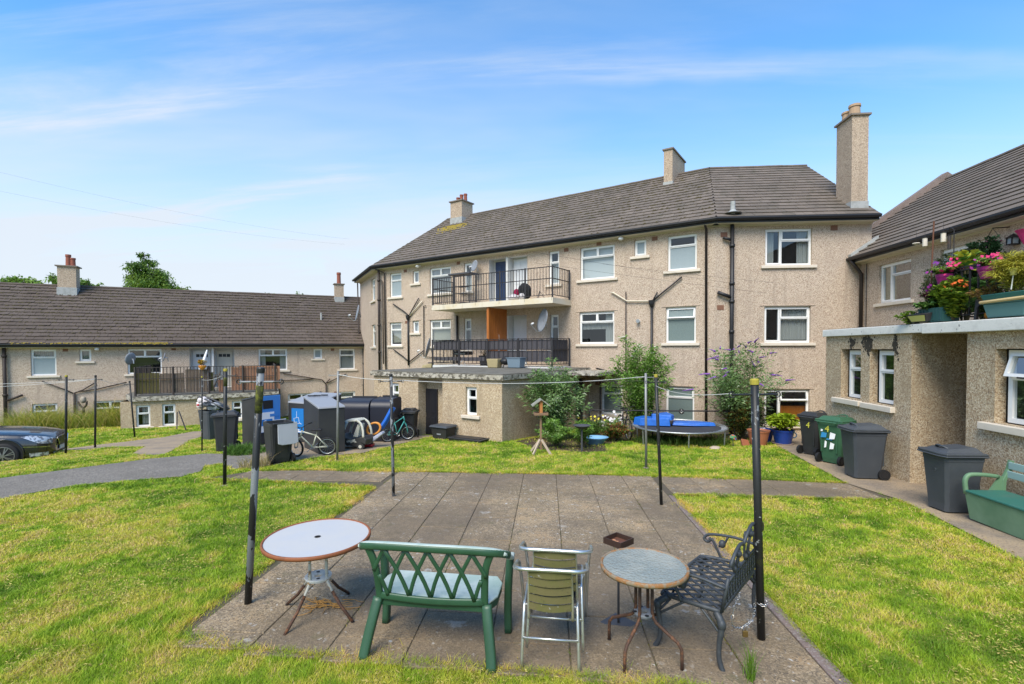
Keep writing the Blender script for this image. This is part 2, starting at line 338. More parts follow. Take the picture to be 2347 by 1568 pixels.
# ================================================================== BUILDINGS
def wall(mb, fr, s0, s1, z0, z1, ops, rd=.13, o=0.):
    mb.T = fr.M
    S_ = sorted({s0, s1, *[v for q in ops for v in q[:2] if s0 < v < s1]}); Z_ = sorted({z0, z1, *[v for q in ops for v in q[2:4] if z0 < v < z1]})
    for a, b in zip(S_, S_[1:]):
        for c, d in zip(Z_, Z_[1:]):
            m, n = (a+b)/2, (c+d)/2
            if any(q[0] < m < q[1] and q[2] < n < q[3] for q in ops): continue
            mb.quad((a, o, c), (b, o, c), (b, o, d), (a, o, d))
    for q in ops:
        a, b, c, d = q[:4]; r = q[4] if len(q) > 4 else rd
        mb.quad((a, o, c), (a, o, d), (a, o-r, d), (a, o-r, c)); mb.quad((b, o, c), (b, o-r, c), (b, o-r, d), (b, o, d))
        mb.quad((a, o, d), (b, o, d), (b, o-r, d), (a, o-r, d)); mb.quad((a, o, c), (a, o-r, c), (b, o-r, c), (b, o, c))
LAY = {'single': [(0, 1, 0, .69), (0, 1, .70, 1)], 'double': [(0, 1, 0, .69), (0, .5, .70, 1), (.5, 1, .70, 1)], 'small': [(0, 1, 0, 1)],
       'tall': [(0, 1, 0, .66), (0, 1, .67, 1)], 'case': [(.66, 1, 0, 1), (0, .65, 0, .69), (0, .65, .70, 1)], 'tallr': [(0, 1, 0, .6), (0, 1, .61, 1)], 'wide': [(0, 1, 0, .62), (0, 1, .64, 1)]}
def window(parent, fr, s0, s1, z0, z1, kind='single', inside=None, pane='glass', sill=True, rd=.10, o0=0., open_vent=0., lowpane=None):
    T = fr.M @ Matrix.Translation((0, o0, 0)); mb = MB(T); F = .045; D0, D1 = -rd-.05, -rd+.02
    mb.box((s0, D0, z0), (s0+F, D1, z1)); mb.box((s1-F, D0, z0), (s1, D1, z1)); mb.box((s0+F, D0, z0), (s1-F, D1, z0+F)); mb.box((s0+F, D0, z1-F), (s1-F, D1, z1))
    A0, A1, B0, B1 = s0+F, s1-F, z0+F, z1-F; panes = []
    for i, (u0, u1, v0, v1) in enumerate(LAY[kind]):
        a, b, c, d = A0+(A1-A0)*u0, A0+(A1-A0)*u1, B0+(B1-B0)*v0, B0+(B1-B0)*v1
        sash = .045 if (v0 > .5 or kind in ('small',) or (kind == 'case' and i == 0)) else .022
        e = .012 if sash > .03 else 0
        op = open_vent if (v0 > .5) else 0.
        def bx(p, q):
            if op:
                # vent tilted outwards about its top edge
                vs = []
                for (x, y, z) in [(p[0], p[1], p[2]), (q[0], p[1], p[2]), (q[0], q[1], p[2]), (p[0], q[1], p[2]), (p[0], p[1], q[2]), (q[0], p[1], q[2]), (q[0], q[1], q[2]), (p[0], q[1], q[2])]:
                    h = d-z; vs.append((x, y+h*math.sin(op), d-h*math.cos(op)))
                mb.hexa(vs)
            else: mb.box(p, q)
        bx((a, D0+.005, c), (a+sash, D1+e, d)); bx((b-sash, D0+.005, c), (b, D1+e, d)); bx((a+sash, D0+.005, c), (b-sash, D1+e, c+sash)); bx((a+sash, D0+.005, d-sash), (b-sash, D1+e, d))
        panes.append((a+sash-.003, b-sash+.003, c+sash-.003, d-sash+.003, op, d))
    wobj = mb.build('window', M_['upvc'], parent)
    for j, (a, b, c, d, op, top) in enumerate(panes):
        p = MB(T); y = -rd-.012
        pts = [(a, y, c), (b, y, c), (b, y, d), (a, y, d)]
        if op: pts = [(x, yy+(top-z)*math.sin(op), top-(top-z)*math.cos(op)) for x, yy, z in pts]
        p.quad(*pts); pm = pane
        if lowpane and j == 0: pm = lowpane
        if pane == 'frost_top_clear' : pm = 'frost' if j == 0 else 'glass'
        p.build('pane', M_[pm], wobj)
    yb = -rd-.12
    ins = inside if isinstance(inside, (list, tuple)) else [inside]
    for it in ins:
        if it is None: continue
        c = MB(T)
        if it == 'blind': c.quad((s0+.02, yb, z0+.02), (s1-.02, yb, z0+.02), (s1-.02, yb, z1-.02), (s0+.02, yb, z1-.02)); c.build('blind', M_['blind'], wobj)
        elif it == 'blind_low': c.quad((s0+.02, yb, z0+.02), (s1-.02, yb, z0+.02), (s1-.02, yb, z0+(z1-z0)*.68), (s0+.02, yb, z0+(z1-z0)*.68)); c.build('blind', M_['blind'], wobj)
        elif it == 'beige': c.quad((s0+.02, yb, z0+.15), (s1-.02, yb, z0+.15), (s1-.02, yb, z1-.02), (s0+.02, yb, z1-.02)); c.build('blind', M_['blind_beige'], wobj)
        elif it in ('net', 'curtain', 'green', 'valance', 'brownlow', 'half'):
            m = {'net': 'net', 'curtain': 'net', 'green': 'curtain_green', 'valance': 'net', 'brownlow': 'timber_panel', 'half': 'net'}[it]
            def drape(a, b, c0, d0, amp=.025, k=26):
                n = max(6, int((b-a)*k*3)); vs = []; 
                for i in range(n+1):
                    x = a+(b-a)*i/n; yy = yb+amp*math.sin(i*1.15)+amp*.4*math.sin(i*.37)
                    vs += [(x, yy, c0), (x, yy, d0)]
                c.add(vs, [(2*i, 2*i+2, 2*i+3, 2*i+1) for i in range(n)])
            W_ = s1-s0
            if it == 'net': drape(s0, s1, z0, z1)
            elif it == 'curtain': drape(s0, s0+W_*.26, z0, z1); drape(s1-W_*.24, s1, z0, z1)
            elif it == 'green': drape(s0+W_*.66, s1, z0, z1)
            elif it == 'valance': drape(s0, s1, z0+(z1-z0)*.46, z0+(z1-z0)*.72); drape(s0, s0+W_*.3, z0, z1, .02)
            elif it == 'half': drape(s0, s0+W_*.62, z0+.1, z1)
            elif it == 'brownlow': c.quad((s0, yb, z0), (s0+W_*.66, yb, z0), (s0+W_*.66, yb, z0+.62), (s0, yb, z0+.62))
            c.build('curtain', M_[m], wobj)
    if sill:
        b = MB(T); e = .14
        b.box((s0-e, -rd-.02, z0-.10), (s1+e, .075, z0-.005)); b.build('sill', M_['sill'], wobj, bevel=.008)
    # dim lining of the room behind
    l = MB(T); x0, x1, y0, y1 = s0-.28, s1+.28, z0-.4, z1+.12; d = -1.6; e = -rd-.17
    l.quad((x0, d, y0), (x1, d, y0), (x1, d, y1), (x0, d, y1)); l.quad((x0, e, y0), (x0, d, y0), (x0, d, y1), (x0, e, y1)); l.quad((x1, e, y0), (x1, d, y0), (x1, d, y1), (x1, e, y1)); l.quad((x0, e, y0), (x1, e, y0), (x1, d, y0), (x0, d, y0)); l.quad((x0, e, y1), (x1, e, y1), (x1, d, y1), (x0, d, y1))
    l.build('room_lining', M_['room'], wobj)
    return wobj
_tile_meshes = {}
def tile_mesh(m, W_, G_, key):
    if key in _tile_meshes: return _tile_meshes[key]
    mb = MB(); tile_into(mb, 0, 0, W_, G_); me = bpy.data.meshes.new('roof_tile'); me.from_pydata(mb.v, [], mb.f); me.materials.append(m); me.update(); _tile_meshes[key] = me; return me
def tile_into(mb, x, y, W_, G_, h=.0, x0=None, x1=None):
    a = x-W_/2+.004 if x0 is None else x0; b = x+W_/2-.004 if x1 is None else x1; t = .030; lo = .042+h; hi = .008
    vs = [(a, y-.03, lo-t), (b, y-.03, lo-t), (b, y+G_+.02, hi-t), (a, y+G_+.02, hi-t), (a, y-.03, lo), (b, y-.03, lo), (b, y+G_+.02, hi), (a, y+G_+.02, hi)]
    mb.add(vs, [(4, 5, 6, 7), (0, 1, 5, 4), (1, 2, 6, 5), (3, 0, 4, 7)])
def slope(parent, fr, bound, oe, ze, orr, zr, mt, mtall, nind, moss=0, W_=.32, G_=.305, ragged=0., camlimit=None, thick=.05):
    L = math.hypot(oe-orr, zr-ze); cp, sp = (oe-orr)/L, (zr-ze)/L
    def Pt(s, v, h=0.): return fr.P(s, oe-v*cp+h*sp, ze+v*sp+h*cp)
    base = MB(); n = 24; vs = []
    for i in range(n+1):
        v = L*i/n; a, b = bound(oe-v*cp); vs += [Pt(a, v, -.035), Pt(b, v, -.035)]
    base.add(vs, [(2*i, 2*i+1, 2*i+3, 2*i+2) for i in range(n)])
    roof = base.build('roof', M_['sarking'], parent)
    dv, nv = fr.d, fr.n; up = (-nv*cp + Vector((0, 0, sp))); nor = (nv*sp+Vector((0, 0, cp)))
    Bm = Matrix(((-dv.x, up.x, nor.x, 0), (-dv.y, up.y, nor.y, 0), (-dv.z, up.z, nor.z, 0), (0, 0, 0, 1)))
    full, edge = [], []
    rows = int(L/G_)
    for r in range(rows):
        y = r*G_*(L/(rows*G_)) ; sh = .5*(r % 2)
        vm = y+G_/2; a, b = bound(oe-vm*cp)
        i0 = int(math.floor(a/W_))-1; i1 = int(math.ceil(b/W_))+1
        for i in range(i0, i1+1):
            s = (i+sh)*W_
            if s+W_/2 <= a+.02 or s-W_/2 >= b-.02: continue
            jit = random.uniform(-.004, .006)+ragged*random.random()**3
            if s-W_/2 >= a and s+W_/2 <= b: full.append((s, y, jit))
            else: edge.append((s, y, jit, max(s-W_/2, a), min(s+W_/2, b)))
    key = lambda t: (Pt(t[0], t[1])-CO).length
    vis = [t for t in full if abs(PJ(Pt(t[0], t[1]))[0]-1173) < 1190 and CF.dot(Pt(t[0], t[1])-CO) > 0]
    vis.sort(key=key); ind = set(vis[:nind])
    me = tile_mesh(mt, W_, G_, (mt.name, W_, G_)) if nind else None
    for (s, y, j) in ind:
        o = bpy.data.objects.new('roof_tile', me); C.objects.link(o); o.parent = roof
        P = Pt(s+random.uniform(-.004, .004), y, 0)
        o.matrix_basis = Matrix.Translation(P) @ Bm @ Matrix.Rotation(random.uniform(-.014, .014)+(random.uniform(-.07, .07) if random.random() < .03 else 0), 4, 'Z') @ Matrix.Rotation(-j*2.2, 4, 'X')
    mb = MB()
    O0 = Pt(0, 0, 0); mb.T = Matrix.Translation(O0) @ Bm
    for t in full:
        if t in ind: continue
        tile_into(mb, -t[0], t[1], W_, G_, t[2])
    for t in edge: tile_into(mb, -t[0], t[1], W_, G_, t[2], -t[4], -t[3])
    o = mb.build('tile_courses', mtall, roof); o['kind'] = 'stuff'
    if moss:
        mb = MB()
        for i in range(moss):
            v = L*random.random()**.8; a, b = bound(oe-v*cp); s = random.uniform(a, b); v = round(v/G_)*G_-.03+random.uniform(0, .05)
            if v < 0: v = .02
            r = random.uniform(.018, .062); P = Pt(s, v, .03); n0 = len(mb.v)
            k = 5; vs = [P+nor*r*.7]+[P+(dv*math.cos(q*2*math.pi/k)*r*random.uniform(.8, 1.9)+up*math.sin(q*2*math.pi/k)*r*random.uniform(.5, .9)) for q in range(k)]
            mb.add(vs, [(0, 1+q, 1+(q+1) % k) for q in range(k)])
        o = mb.build('moss', M_['moss'], roof); o['kind'] = 'stuff'
    return roof, Pt, L
def PJ(P):
    v = Vector(P)-CO; z = v.dot(CF)
    return PPX+FPX*v.dot(CR)/z, PPY-FPX*v.dot(CU)/z
def ridge(parent, pts, r=.10, m='cap'):
    mb = MB()
    for a, b in zip(pts, pts[1:]):
        a = Vector(a); b = Vector(b); n = max(1, int((b-a).length/.45))
        for i in range(n):
            p = a+(b-a)*(i/n); q = a+(b-a)*((i+1)/n); rr = r*random.uniform(.97, 1.06)
            mb.tube([p+Vector((0, 0, random.uniform(-.004, .004))), q], [rr, rr*.97], 8, sy=.75)
    return mb.build('ridge_tiles', M_['tile_all'], parent)
def gutterline(parent, fr, s0, s1, oe, ze, cream=True, droop=0.):
    mb = MB(fr.M)
    prof = [(oe+.11, ze-.01), (oe+.115, ze-.05), (oe+.09, ze-.095), (oe+.04, ze-.11), (oe-.01, ze-.09), (oe-.02, ze-.0)]
    n = len(prof); vs = [(s0, o, z) for o, z in prof]+[(s1, o, z) for o, z in prof]
    mb.add(vs, [(i, i+1, n+i+1, n+i) for i in range(n-1)]+[tuple(range(n)), tuple(range(n, 2*n))[::-1]])
    g = mb.build('gutter', M_['black'], parent, smooth=False)
    mb = MB(fr.M); mb.box((s0, oe-.045, ze-.17), (s1, oe-.02, ze-.0)); mb.build('fascia', M_['black'], parent)
    mb = MB(fr.M); mb.box((s0, 0.002, ze-.185), (s1, oe-.045, ze-.165)); mb.box((s0, -.02, ze-.225), (s1, .02, ze-.186)); mb.build('soffit', M_['soffit'], parent)
def pipe(parent, pts, r=.035, m='black', name='drainpipe', collars=()):
    mb = MB(); mb.tube(pts, r, 8)
    for c in collars: mb.tube([Vector(c)-Vector((0, 0, .05)), Vector(c)+Vector((0, 0, .05))], r*1.35, 8)
    return mb.build(name, M_[m], parent, smooth=True)
def fpipe(parent, fr, pts, r=.035, m='black', name='drainpipe', o=.07, collars=()):
    return pipe(parent, [fr.P(p[0], p[2] if len(p) > 2 else o, p[1]) for p in pts], r, m, name, [fr.P(c[0], o, c[1]) for c in collars])
def chimney(parent, M, w, d, z0, z1, pots, m='chim', capov=.06, flash=True, potm='pot_red', potr=.11, poth=.35, caph=.06):
    mb = MB(M); mb.box((-w/2, -d/2, z0), (w/2, d/2, z1)); ch = mb.build('chimney', M_[m], parent)
    mb = MB(M); mb.box((-w/2-capov, -d/2-capov, z1+.001), (w/2+capov, d/2+capov, z1+caph)); mb.build('capping', M_['cap'], ch)
    for (x, y, h, mm) in pots:
        mb = MB(M); H = z1+caph+.001
        mb.lathe([(potr*1.12, H), (potr*1.12, H+.05), (potr, H+.06), (potr*.92, H+h*.8), (potr*1.08, H+h*.82), (potr*1.05, H+h), (potr*.8, H+h)], 14, (x, y, 0)); mb.build('chimney_pot', M_[mm], ch, smooth=False)
    return ch
def dish(label, P, face, r=.32, group='satellite dishes on the flats', armz=0.):
    f = Vector(face).normalized(); up = Vector((0, 0, 1)); x = up.cross(f).normalized(); y = f.cross(x)
    t = thing('satellite_dish', label, 'satellite dish', P, world=True, group=group); P = Vector(P)
    vs = []; n = 20; rings = 5
    for j in range(rings+1):
        q = r*j/rings; dd = -.16*r*(1-(j/rings)**2)
        for k in range(n):
            a = 2*math.pi*k/n; vs.append(P+x*(q*math.cos(a)*.9)+y*(q*math.sin(a))+f*dd)
    fs = [(j*n+k, j*n+(k+1) % n, (j+1)*n+(k+1) % n, (j+1)*n+k) for j in range(rings) for k in range(n)]
    m = len(vs); back = [v-f*.02 for v in vs]; mb = MB(); mb.add(vs+back, fs+[tuple(i+m for i in q[::-1]) for q in fs]+[(rings*n+k, rings*n+(k+1) % n, m+rings*n+(k+1) % n, m+rings*n+k) for k in range(n)])
    mb.build('reflector', M_['dish'], t, smooth=True)
    mb = MB(); tip = P+f*(r*1.0)-y*(r*.55); mb.tube([P-y*r*.95-f*.02, P-y*r*1.05+f*.1, tip], .012, 6); mb.build('arm', M_['steel'], t)
    mb = MB(); mb.tube([tip-f*.05+y*.01, tip-f*.14+y*.06], .035, 8); mb.build('receiver', M_['white_plastic'], t)
    mb = MB(); mb.tube([P-f*.05, P-f*.16, P-f*.20-up*.18], .02, 6); mb.build('bracket', M_['steel'], t)
    return t

TH = .52
YR = 17.18; CX = 5.645
fR = Fr((CX, YR), (-1, 0), (0, -1))                                  # s = CX - X
fM = Fr((CX, YR), (-math.cos(TH), math.sin(TH)), (-math.sin(TH), -math.cos(TH)))
LM = 16.56
Lp = fM.P(LM, 0, 0); TS = 2*TH
fS = Fr((Lp.x, Lp.y), (-math.cos(TS), math.sin(TS)), (-math.sin(TS), -math.cos(TS)))
GA = .53
P0 = Vector((-23.82, 22.0, 0))
fG = Fr((P0.x, P0.y), (-math.cos(GA), -math.sin(GA)), (math.sin(GA), -math.cos(GA)))    # s>0 leftwards, windows at negative s
fU = Fr((10.3, 0), (0, 1), (-1, 0))                                  # right building upper wall, s = Y
fF = Fr((6.65, 0), (0, 1), (-1, 0))                                  # right outbuilding front

# ---------------------------------------------------------------- main three storey block
B = thing('apartment_block', 'three storey pebbledashed block of flats bending round the lawn, with two balconies', 'block of flats', (2, 19, -1.2), world=True)
BR = CX-10.64     # gable end in R frame (s)
zb = -1.3; zt = 6.47
F2 = (5.02, 6.25); F1 = (2.53, 3.75); F0 = (-.20, 1.00)
def R(x0, x1): return (CX-x1, CX-x0)
wR = [(*R(7.26, 8.76), 5.10, 6.32, 'case', ['curtain']), (*R(7.25, 8.74), 2.53, 3.74, 'case', ['half']), (*R(7.27, 8.73), -.22, .97, 'case', ['brownlow'])]
mb = MB(); wall(mb, fR, BR, 0, zb, zt, [q[:4] for q in wR]); mb.build('wall', M_['dash'], B)
for q in wR: window(B, fR, *q[:4], q[4], q[5], open_vent=(.25 if q[2] < 0 else 0))
wM = [(.60, 1.59, 5.08, 6.30, 'single', None, 'frost_top_clear'), (2.36, 2.81, 5.72, 6.31, 'small', None, 'frost'), (3.57, 4.99, 5.02, 6.28, 'double', 'blind', 'glass'), (5.92, 6.39, 4.96, 6.30, 'tall', 'blind_low', 'glass'),
      (10.38, 10.83, 4.96, 6.26, 'tall', 'blind_low', 'glass'), (11.62, 12.95, 4.98, 6.22, 'double', 'net', 'glass'), (13.66, 14.08, 5.58, 6.20, 'small', 'net', 'glass'), (14.87, 15.70, 5.0, 6.21, 'single', None, 'frost'),
      (.62, 1.65, 2.55, 3.80, 'single', None, 'frost_dark'), (3.58, 5.03, 2.54, 3.77, 'double', 'valance', 'glass'), (5.95, 6.34, 2.30, 3.74, 'tall', None, 'glass'), (10.43, 10.85, 2.30, 3.74, 'tall', 'half', 'glass'),
      (11.65, 12.96, 2.49, 3.74, 'double', 'beige', 'glass'), (13.69, 14.12, 3.16, 3.74, 'small', 'blind', 'glass'), (14.90, 15.74, 2.55, 3.70, 'single', 'beige', 'glass'),
      (.66, 1.64, -.20, 1.01, 'single', None, 'frost_dark'), (3.25, 4.1, -.15, 1.0, 'single', None, 'frost_dark')]
rec = [(7.43, 9.41, 4.25, 6.28, .001), (7.47, 9.50, 1.68, 3.78, .001)]
mb = MB(); wall(mb, fM, 0, LM, zb, zt, [q[:4] for q in wM]+rec); mb.build('wall', M_['dash'], B)
for q in wM: window(B, fM, *q[:4], q[4], q[5], pane=q[6], open_vent=(.22 if (q[0] == .62 or (q[0] == 13.69)) else 0))
# small blank face at the far left end with narrow windows
wS = [(.9, 1.9, 5.0, 6.2, 'single', None, 'frost'), (.9, 1.9, 2.5, 3.7, 'single', 'beige', 'glass')]
mb = MB(); wall(mb, fS, 0, 5.5, zb, zt, [q[:4] for q in wS]); mb.build('wall', M_['dash'], B)
for q in wS: window(B, fS, *q[:4], q[4], q[5], pane=q[6])
# door recesses
for (a, b, z0, z1, two) in ((7.43, 9.41, 4.25, 6.28, True), (7.47, 9.50, 1.68, 3.78, False)):
    mb = MB(fM.M); D = -.40
    mb.quad((a, 0, z0), (a, D, z0), (a, D, z1), (a, 0, z1)); mb.quad((b, 0, z0), (b, D, z0), (b, D, z1), (b, 0, z1)); mb.quad((a, 0, z1), (b, 0, z1), (b, D, z1), (a, D, z1)); mb.quad((a, 0, z0), (b, 0, z0), (b, D, z0), (a, D, z0))
    mb.quad((a, D, z0), (b, D, z0), (b, D, z1), (a, D, z1))
    mb.box((8.40, D, z0+.002), (8.50, .02, z1-.002)); mb.build('porch_recess', M_['render_white'], B)
    # doors at the back of the recess
    for (p, q, mm) in ((8.56, 9.30, 'blue_door' if two else 'cream_door'), (7.55, 8.32, 'white_door')):
        mb = MB(fM.M); mb.box((p, D+.01, z0+.02), (q, D+.06, z0+1.95)); dr = mb.build('door', M_[mm], B)
        mb = MB(fM.M)
        for zz0, zz1 in ((.15, .75), (.9, 1.35), (1.45, 1.85)):
            for x0, x1 in ((p+.08, (p+q)/2-.04), ((p+q)/2+.04, q-.08)):
                mb.box((x0, D+.06, z0+zz0), (x1, D+.075, z0+zz1))
        mb.build('door_panel', M_[mm], dr)
# back wall, far gable, floors (never seen from the yard, but there)
mb = MB(fR.M); mb.quad((BR, 0, zb), (BR, -8.6, zb), (BR, -8.6, zt), (BR, 0, zt)); mb.quad((BR, 0, zt), (BR, -8.6, zt), (BR, -4.25, 9.72)); mb.quad((BR, -8.6, zb), (-2.3, -8.6, zb), (-2.3, -8.6, zt), (BR, -8.6, zt)); mb.build('gable_wall', M_['dash'], B)
mb = MB(fM.M); mb.quad((2.3, -8.6, zb), (LM-2.3, -8.6, zb), (LM-2.3, -8.6, zt), (2.3, -8.6, zt)); mb.build('back_wall', M_['dash'], B)
mb = MB(fS.M); mb.quad((2.3, -8.6, zb), (5.5, -8.6, zb), (5.5, -8.6, zt), (2.3, -8.6, zt)); mb.quad((5.5, 0, zb), (5.5, -8.6, zb), (5.5, -8.6, zt), (5.5, 0, zt)); mb.quad((5.5, 0, zt), (5.5, -8.6, zt), (5.5, -4.25, 9.72)); mb.build('gable_wall', M_['dash'], B)
k = math.tan(TH/2); OE, ZE, OR_, ZR = .36, 6.64, -4.25, 9.82
bR = lambda o: (BR-.02, o*k); bM = lambda o: (-o*k, LM+o*k); bS = lambda o: (-o*k, 5.6)
r1, PtR, L_ = slope(B, fR, bR, OE, ZE, OR_, ZR, M_['tile'], M_['tile_all'], 300)
r2, PtM, _ = slope(B, fM, bM, OE, ZE, OR_, ZR, M_['tile'], M_['tile_all'], 300, moss=1500)
r3, PtS, _ = slope(B, fS, bS, OE, ZE, OR_, ZR, M_['tile'], M_['tile_all'], 0)
mb = MB()      # rear slopes
for fr, (a, b, c, d) in ((fR, (BR-.02, OR_*k, BR-.02, -8.96*k)), (fM, (-OR_*k, LM+OR_*k, 8.96*k, LM-8.96*k)), (fS, (-OR_*k, 5.6, 8.96*k, 5.6))):
    mb.T = fr.M; mb.quad((a, OR_, ZR), (b, OR_, ZR), (d, -8.96, ZE), (c, -8.96, ZE))
mb.build('rear_roof', M_['tile_all'], B)
ridge(B, [PtR(BR-.02, L_), PtR(OR_*k, L_), PtM(LM+OR_*k, L_), PtS(5.6, L_)])
for fr, a, b in ((fR, BR-.02, OE*k+.03), (fM, -OE*k-.03, LM+OE*k+.03), (fS, -OE*k, 5.6)): gutterline(B, fr, a, b, OE, ZE)
# verge of the gable
mb = MB(fR.M); mb.prism([(BR-.035, OE, ZE-.10), (BR-.035, OR_, ZR-.10), (BR-.035, OR_, ZR+.03), (BR-.035, OE, ZE+.03)], (.02, 0, 0)); mb.build('verge_board', M_['cap'], B)
# chimneys
Mc = Matrix.Translation((10.29, 17.70, 0))
chA = chimney(B, Mc, .52, .88, 6.6, 9.98, [(.0, -.12, .42, 'pot_buff'), (-.02, .24, .34, 'pot_buff')], potr=.17, capov=.06)
mb = MB(Mc); mb.box((-.28, -.46, 6.6), (.28, .46, 7.18)); mb.build('flashing', M_['lead'], chA)
Pc = fM.P(2.56, -4.25, 0); Mc = Matrix.Translation(Pc) @ Matrix.Rotation(-TH, 4, 'Z')
chB = chimney(B, Mc, .36, 1.9, 8.9, 10.62, [(0, .6, .08, 'cap')], capov=.05, potr=.15)
mb = MB(Mc); mb.box((-.20, -.98, 8.8), (.20, .98, 9.30)); mb.build('flashing', M_['lead'], chB)
Pc = fM.P(14.12, -3.85, 0); Mc = Matrix.Translation(Pc) @ Matrix.Rotation(-TH, 4, 'Z')
chC = chimney(B, Mc, .80, .95, 9.2, 10.42, [(-.25, 0, .30, 'pot_red'), (.0, 0, .42, 'pot_red'), (.28, 0, .42, 'pot_red')], capov=.07, potr=.10)
mb = MB(Mc); mb.box((-.42, -.50, 9.0), (.42, .50, 9.55)); mb.build('flashing', M_['lead'], chC)
# yellow lichen on the tiles below the far chimney
mb = MB()
for i in range(260):
    s = 14.0+random.gauss(-.1, .45); v = 4.2-abs(random.gauss(0, .35)); P = PtM(s, v, .045); r = random.uniform(.02, .06)
    mb.add([P+fM.d*r*math.cos(q)*1.4+Vector((0, 0, 1))*r*.5*math.sin(q) for q in (0, 1.25, 2.5, 3.8, 5.0)], [(0, 1, 2, 3, 4)])
mb.build('roof_lichen', M_['lichen'], r2)['kind'] = 'stuff'
# soil stack vent through the roof
Pv = PtR(CX-6.15, .25, 0); mb = MB(); mb.tube([Pv, Pv+Vector((0, 0, .42))], .075, 10); mb.build('vent_pipe', M_['lead'], B)
mb = MB(); mb.lathe([(.28, .03), (.12, .09), (.09, .14)], 12, (Pv.x, Pv.y, Pv.z)); mb.build('flashing', M_['lead'], B)
# pipes
fpipe(B, fR, [(CX-6.15, 6.5, .12), (CX-6.15, -.6, .12)], .068, 'black', 'soil_pipe', collars=[(CX-6.15, z) for z in (5.75, 4.5, 3.9, 2.9, 1.4)], o=.12)
fpipe(B, fR, [(CX-6.12, 5.95, .12), (CX-5.86, 6.03, .1)], .05, 'black', 'waste_pipe')
fpipe(B, fR, [(CX-6.12, 4.05, .12), (CX-5.70, 4.22, .1)], .06, 'black', 'waste_pipe')
fpipe(B, fM, [(.28, 6.5, .30), (.28, 6.35, .08), (.25, -.6, .08)], .042, 'browniron', 'drainpipe')
h1 = fM.px(1115*0+1337/1, 700) if False else None
fpipe(B, fM, [(2.13, 4.0), (2.13, -.6)], .045, 'black', 'waste_stack'); fpipe(B, fM, [(2.13, 4.02), (1.85, 4.25), (1.08, 4.83)], .028, 'black', 'waste_pipe'); fpipe(B, fM, [(2.10, 4.05), (1.93, 4.36)], .025, 'black', 'waste_pipe')
fpipe(B, fM, [(2.15, 4.05), (3.05, 4.10), (3.6, 4.45), (3.68, 4.46)], .028, 'cream_pipe', 'waste_pipe')
mb = MB(fM.M); mb.lathe([(.05, 3.85), (.10, 3.95), (.11, 4.08)], 10, (2.13, .10, 0)); mb.build('hopper_head', M_['black'], B)
fpipe(B, fM, [(3.10, 4.45), (3.10, 1.3)], .020, 'browniron', 'waste_pipe')
fpipe(B, fM, [(4.28, 1.60), (3.7, 1.48), (3.0, 1.42)], .028, 'black', 'waste_pipe'); fpipe(B, fM, [(4.12, 1.5), (4.12, -.5)], .022, 'browniron', 'waste_pipe')
mb = MB(fM.M); mb.lathe([(.07, -.0), (.07, .04)], 12); 
fl = thing('boiler_flue', 'small round white boiler flue on the wall between the first floor windows', 'flue', fM.P(2.62, 0, 3.35), world=True); 
mb = MB(fM.M); mb.tube([(2.62, 0, 3.35), (2.62, .13, 3.35)], .055, 12); mb.build('flue_pipe', M_['white_plastic'], fl); mb = MB(fM.M); mb.tube([(2.62, .13, 3.35), (2.62, .15, 3.35)], .07, 12); mb.build('flue_guard', M_['steel'], fl)
# stacks near the left corner
fpipe(B, fM, [(16.35, 6.5, .16), (16.35, 1.2, .16)], .065, 'browniron', 'soil_pipe', collars=[(16.35, z) for z in (5.9, 4.9, 3.6, 2.2)], o=.16)
fpipe(B, fM, [(16.18, 5.9, .10), (16.12, 5.5, .10), (16.12, 1.6, .10)], .030, 'browniron', 'waste_pipe')
fpipe(B, fM, [(16.45, 6.5, .33), (16.0, 6.25, .09), (15.95, 1.2, .09)], .038, 'browniron', 'drainpipe')
fpipe(B, fS, [(5.2, 6.4, .2), (5.2, -1, .1)], .04, 'browniron', 'drainpipe')
for (zj, zl) in ((4.02, (4.55, 4.62, 4.50)), (1.72, (2.25, 2.0, 2.1))):
    fpipe(B, fM, [(14.32, zj), (14.6, zj+.2), (15.4, zj+.62)], .028, 'black', 'waste_pipe')
    if zj > 3:
        fpipe(B, fM, [(14.28, zj), (13.62, zj+.82)], .028, 'black', 'waste_pipe'); fpipe(B, fM, [(14.25, zj-.02), (13.38, zj+.66)], .030, 'cream_pipe', 'waste_pipe')
    else:
        fpipe(B, fM, [(14.3, zj), (13.35, zj+.55)], .028, 'black', 'waste_pipe')
fpipe(B, fM, [(14.35, 4.0), (14.35, 1.55)], .045, 'black', 'waste_stack')
mb = MB(fM.M); mb.lathe([(.05, 3.8), (.09, 3.9), (.10, 4.03)], 10, (14.35, .10, 0)); mb.build('hopper_head', M_['black'], B)
fpipe(B, fM, [(13.15, 4.45, .06), (13.30, 4.45, .06), (13.32, 2.0, .06), (12.5, 1.95, .06)], .022, 'browniron', 'waste_pipe')
fpipe(B, fM, [(11.2, 3.9), (11.2, 1.7)], .05, 'browniron', 'drainpipe')
# air bricks
for (s, z) in ((5.6, 6.28), (4.2, 6.36), (14.58, 6.25), (11.16, 6.3), (14.52, 3.70), (2.05, 6.28), (4.25, 1.02)): MB(fM.M).box((s-.10, -.01, z-.07), (s+.10, .012, z+.07)).build('air_brick', M_['airbrick'], B)
for (x, z) in ((5.92, 6.15), (9.45, 6.30), (5.82, 3.72)): MB(fR.M).box((CX-x-.11, -.01, z-.08), (CX-x+.11, .012, z+.08)).build('air_brick', M_['airbrick'], B)
# slim lintel drips above windows
for fr_, ws_ in ((fM, wM), (fR, wR)):
    for q in ws_:
        if q[3] < 4: MB(fr_.M).box((q[0]-.14, 0, q[3]+.02), (q[1]+.14, .018, q[3]+.045)).build('window_drip', M_['dash'], B)
